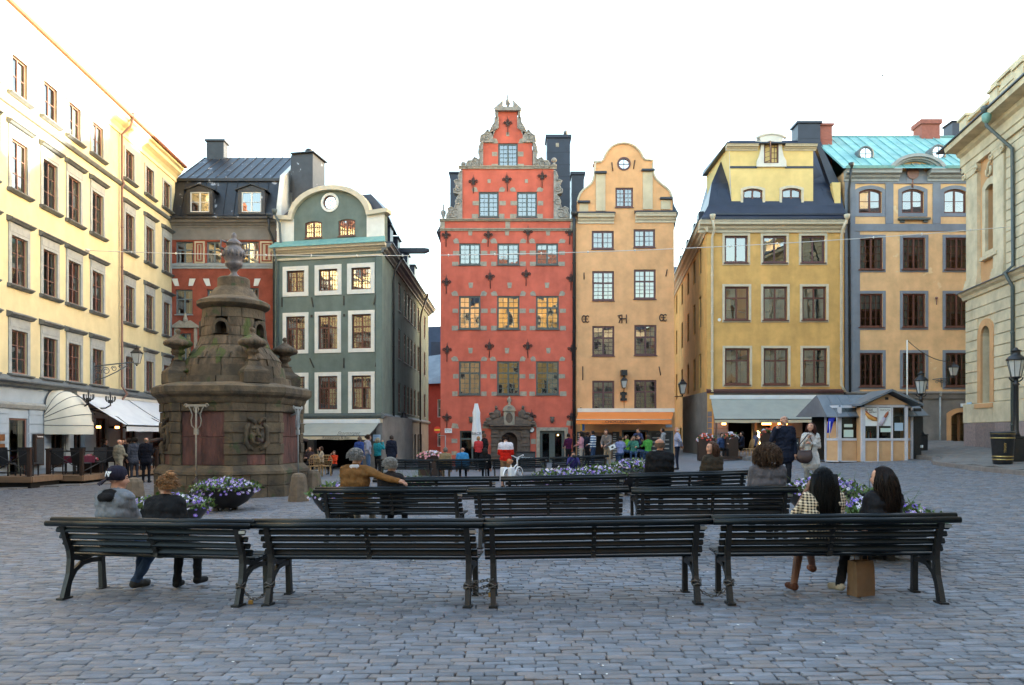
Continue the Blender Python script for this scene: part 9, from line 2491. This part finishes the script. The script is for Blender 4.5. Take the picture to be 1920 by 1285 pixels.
stand(1066, 36.5, 30, 'dark-haired person in a maroon top near the open green doors', (.07, .012, .05), BLK, (.015, .01, .01), 'short', H=1.66, arms=('lap', 'lap'))
for q in ((1090, 36.8, 80, 'person in a pink cardigan with dark curly hair at the chocolate cafe', (.62, .30, .36), (.5, .42, .34), 'bushy', (.02, .012, .01), 1.68, 'fold'), (1101, 37.6, -60, 'person in a dark suit jacket between the pink cardigan and the striped jumper', NAVY, BLK, 'short', (.04, .02, .015), 1.68, 'down'), (1112, 36.6, 60, 'person in a blue and white striped jumper at the chocolate cafe', 'cloth_stripes', JEAN, 'short', (.02, .014, .012), 1.74, 'down'), (1139, 34.0, 150, 'man in a taupe sweater leaning over with a leaflet', (.20, .165, .15), KHAKI, 'short', (.06, .035, .025), 1.82, 'lap'), (1196, 38.5, 160, 'person drinking at the counter in a blue sleeveless top', (.05, .06, .13), BLK, 'short', (.05, .03, .02), 1.72, 'face')):
 stand(q[0], q[1], q[2], q[3], q[4], q[5], q[7], q[6], H=q[8], arms=(q[9], 'lap'), bulk=1.12, lean=.18 if q[9] == 'lap' else 0)
for q in ((1163, 34.5, 0, 'seated person in a pale blue shirt behind the pansies', (.28, .32, .58), (.03, .02, .015)), (1176, 37.0, 100, 'seated person in a green waistcoat at the chocolate cafe', (.14, .36, .04), (.05, .03, .02)), (1188, 34.8, 170, 'seated young person in a teal green top behind the pansies', (.07, .22, .16), (.04, .025, .02)), (1193, 36.5, -120, 'seated person in a dark cap and coat at the chocolate cafe', BLK, (.012, .01, .01)), (1215, 34.6, 20, 'seated person in a bright green shirt behind the pansies', (.09, .36, .07), (.06, .04, .03))):
 p = G(q[0], q[1]); p.z += .12
 person(p, R(q[2]), q[3], q[4], JEAN, q[5], 'short', H=1.7, sit=True, arms=('table', 'face'))
for q in ((583, 34.5, 150, 'long-haired seated woman at the green house restaurant', (.05, .035, .04), 'medium', (.05, .025, .015)), (603, 34.8, 100, 'seated person in a cream top at the green house restaurant', (.45, .38, .28), 'bob', (.05, .03, .02)), (627, 34.6, 160, 'child in a red orange top at the green house restaurant', (.65, .06, .02), 'short', (.10, .06, .04)), (1392, 37.8, 80, 'seated man in a dark jacket eating under the grey awning', NAVY, 'short', (.03, .02, .015)), (1353, 37.0, 190, 'seated person with dark hair behind the brown-haired woman', (.06, .10, .22), 'short', (.03, .015, .01)), (1417, 37.9, -80, 'seated woman facing the man under the grey awning', (.10, .11, .18), 'bob', (.10, .06, .04))):
 person(G(q[0], q[1]), R(q[2]), q[3], q[4], BLK, q[6], q[5], H=1.66 if 'child' not in q[3] else 1.4, sit=True, arms=('table', 'face'))
for q in ((223, 30.2, -25, 'stout man in a beige jacket and pale trousers beside the terrace', (.30, .27, .20), (.40, .36, .28), None, 'bald', 1.74, 1.3), (196, 33.2, -70, 'waiter in black reaching out on the terrace', BLK, BLK, (.05, .03, .02), 'short', 1.76, 1.1), (240, 31.6, 120, 'man in a dark suit facing the beige jacket', BLK, BLK, (.05, .03, .02), 'short', 1.78, 1.1), (252, 30.6, 40, 'man in a slate grey suit bending his head', (.06, .065, .085), (.045, .05, .065), (.04, .028, .02), 'short', 1.80, 1.15), (274, 29.6, 10, 'broad man in a black suit next to the fountain', (.010, .011, .018), (.010, .011, .016), (.2, .14, .1), 'bald', 1.80, 1.25), (232, 33.5, 170, 'man in a white shirt and dark jacket at the back of the suited group', NAVY, BLK, (.04, .03, .02), 'short', 1.76, 1.1), (11, 29.0, -90, 'person in a bright blue jacket passing the terrace at the left edge', (.02, .16, .66), (.5, .46, .44), (.02, .015, .015), 'bob', 1.74, 1.2)):
 stand(q[0], q[1], q[2], q[3], q[4], q[5], q[6], q[7], H=q[8], bulk=q[9], arms=('point' if 'waiter' in q[3] else 'down', 'lap'), coat=.12 if 'suit' in q[3] else 0, near=1)
finish_people()
# ---- what they carry
r = thing('shoulder_bag', 'slouchy brown leather bag hanging from the woman in the pale blazer', 'bag', G(1520, 18.4) + Vector((-.22, -.16, .78)), R(-12))
mb = MB(); mb.loft([[(w * math.copysign(abs(math.cos(t)) ** .5, math.cos(t)) + .05 * z, d * math.copysign(abs(math.sin(t)) ** .6, math.sin(t)), z + .02 * math.cos(2 * t)) for t in np.linspace(0, 2 * PI, 21)[:-1]] for z, w, d in ((-.03, .12, .05), (.0, .17, .08), (.08, .19, .09), (.18, .175, .06), (.25, .15, .025), (.26, .13, .012))], 0, True); mb.build('bag_body', 'bag_leather' if 'bag_leather' in MATS else mat('bag_leather', (.040, .018, .014), (.028, .013, .011), scale=9, rough=.5, bump=.4, bscale=14).name, r)
mb = MB(); mb.tube([(-.16, 0, .26), (-.10, .0, .42), (.10, .08, .66)], .014, 5); mb.tube([(.16, 0, .26), (.2, .02, .42), (.12, .08, .66)], .014, 5); mb.build('handle', 'bag_leather', r)
mb = MB(Hm)
for sg in (-1, 1): mb.tube([(sg * .034 + .026 * math.cos(t), .106, .014 + .019 * math.sin(t)) for t in np.linspace(0, 2 * PI, 13)[:-1]], .0025, 4, closed=True); mb.tube([(sg * .058, .102, .018), (sg * .086, .0, .02)], .0025, 4)
mb.build('glasses', 'black_iron', mm, fix=False)
r = thing('leaflet', 'white printed leaflet in the hands of the man in the taupe sweater', 'paper', G(1139, 34.0) + Vector((.16, -.42, 1.02)), R(10)); mb = MB(Matrix.Rotation(R(-25), 4, 'Y')); mb.box(-.15, .15, -.005, .005, -.1, .1); mb.box(-.05, .06, -.008, -.005, -.05, .03, 1); mb.build('sheet', ['paper_white', 'letter_black'], r)
r = thing('camera', 'black camera held up by the crouching photographer', 'camera', G(1075, 26.5) + Vector((0, -.48, .98))); mb = MB(); mb.box(-.07, .07, -.04, .04, -.045, .045, 0, .01); mb.tube([(0, -.04, 0), (0, -.13, 0)], .035, 10); mb.build('camera_body', 'black_iron', r)
# lettering becomes plain mesh
bpy.context.view_layer.update(); dg = bpy.context.evaluated_depsgraph_get()
for o in [o for o in C.objects if o.type == 'FONT']:
 me = bpy.data.meshes.new_from_object(o.evaluated_get(dg)); n = obj('letters', me, o.parent); n.matrix_local = o.matrix_local.copy(); nm = o.name; bpy.data.objects.remove(o); n.name = 'lettering'
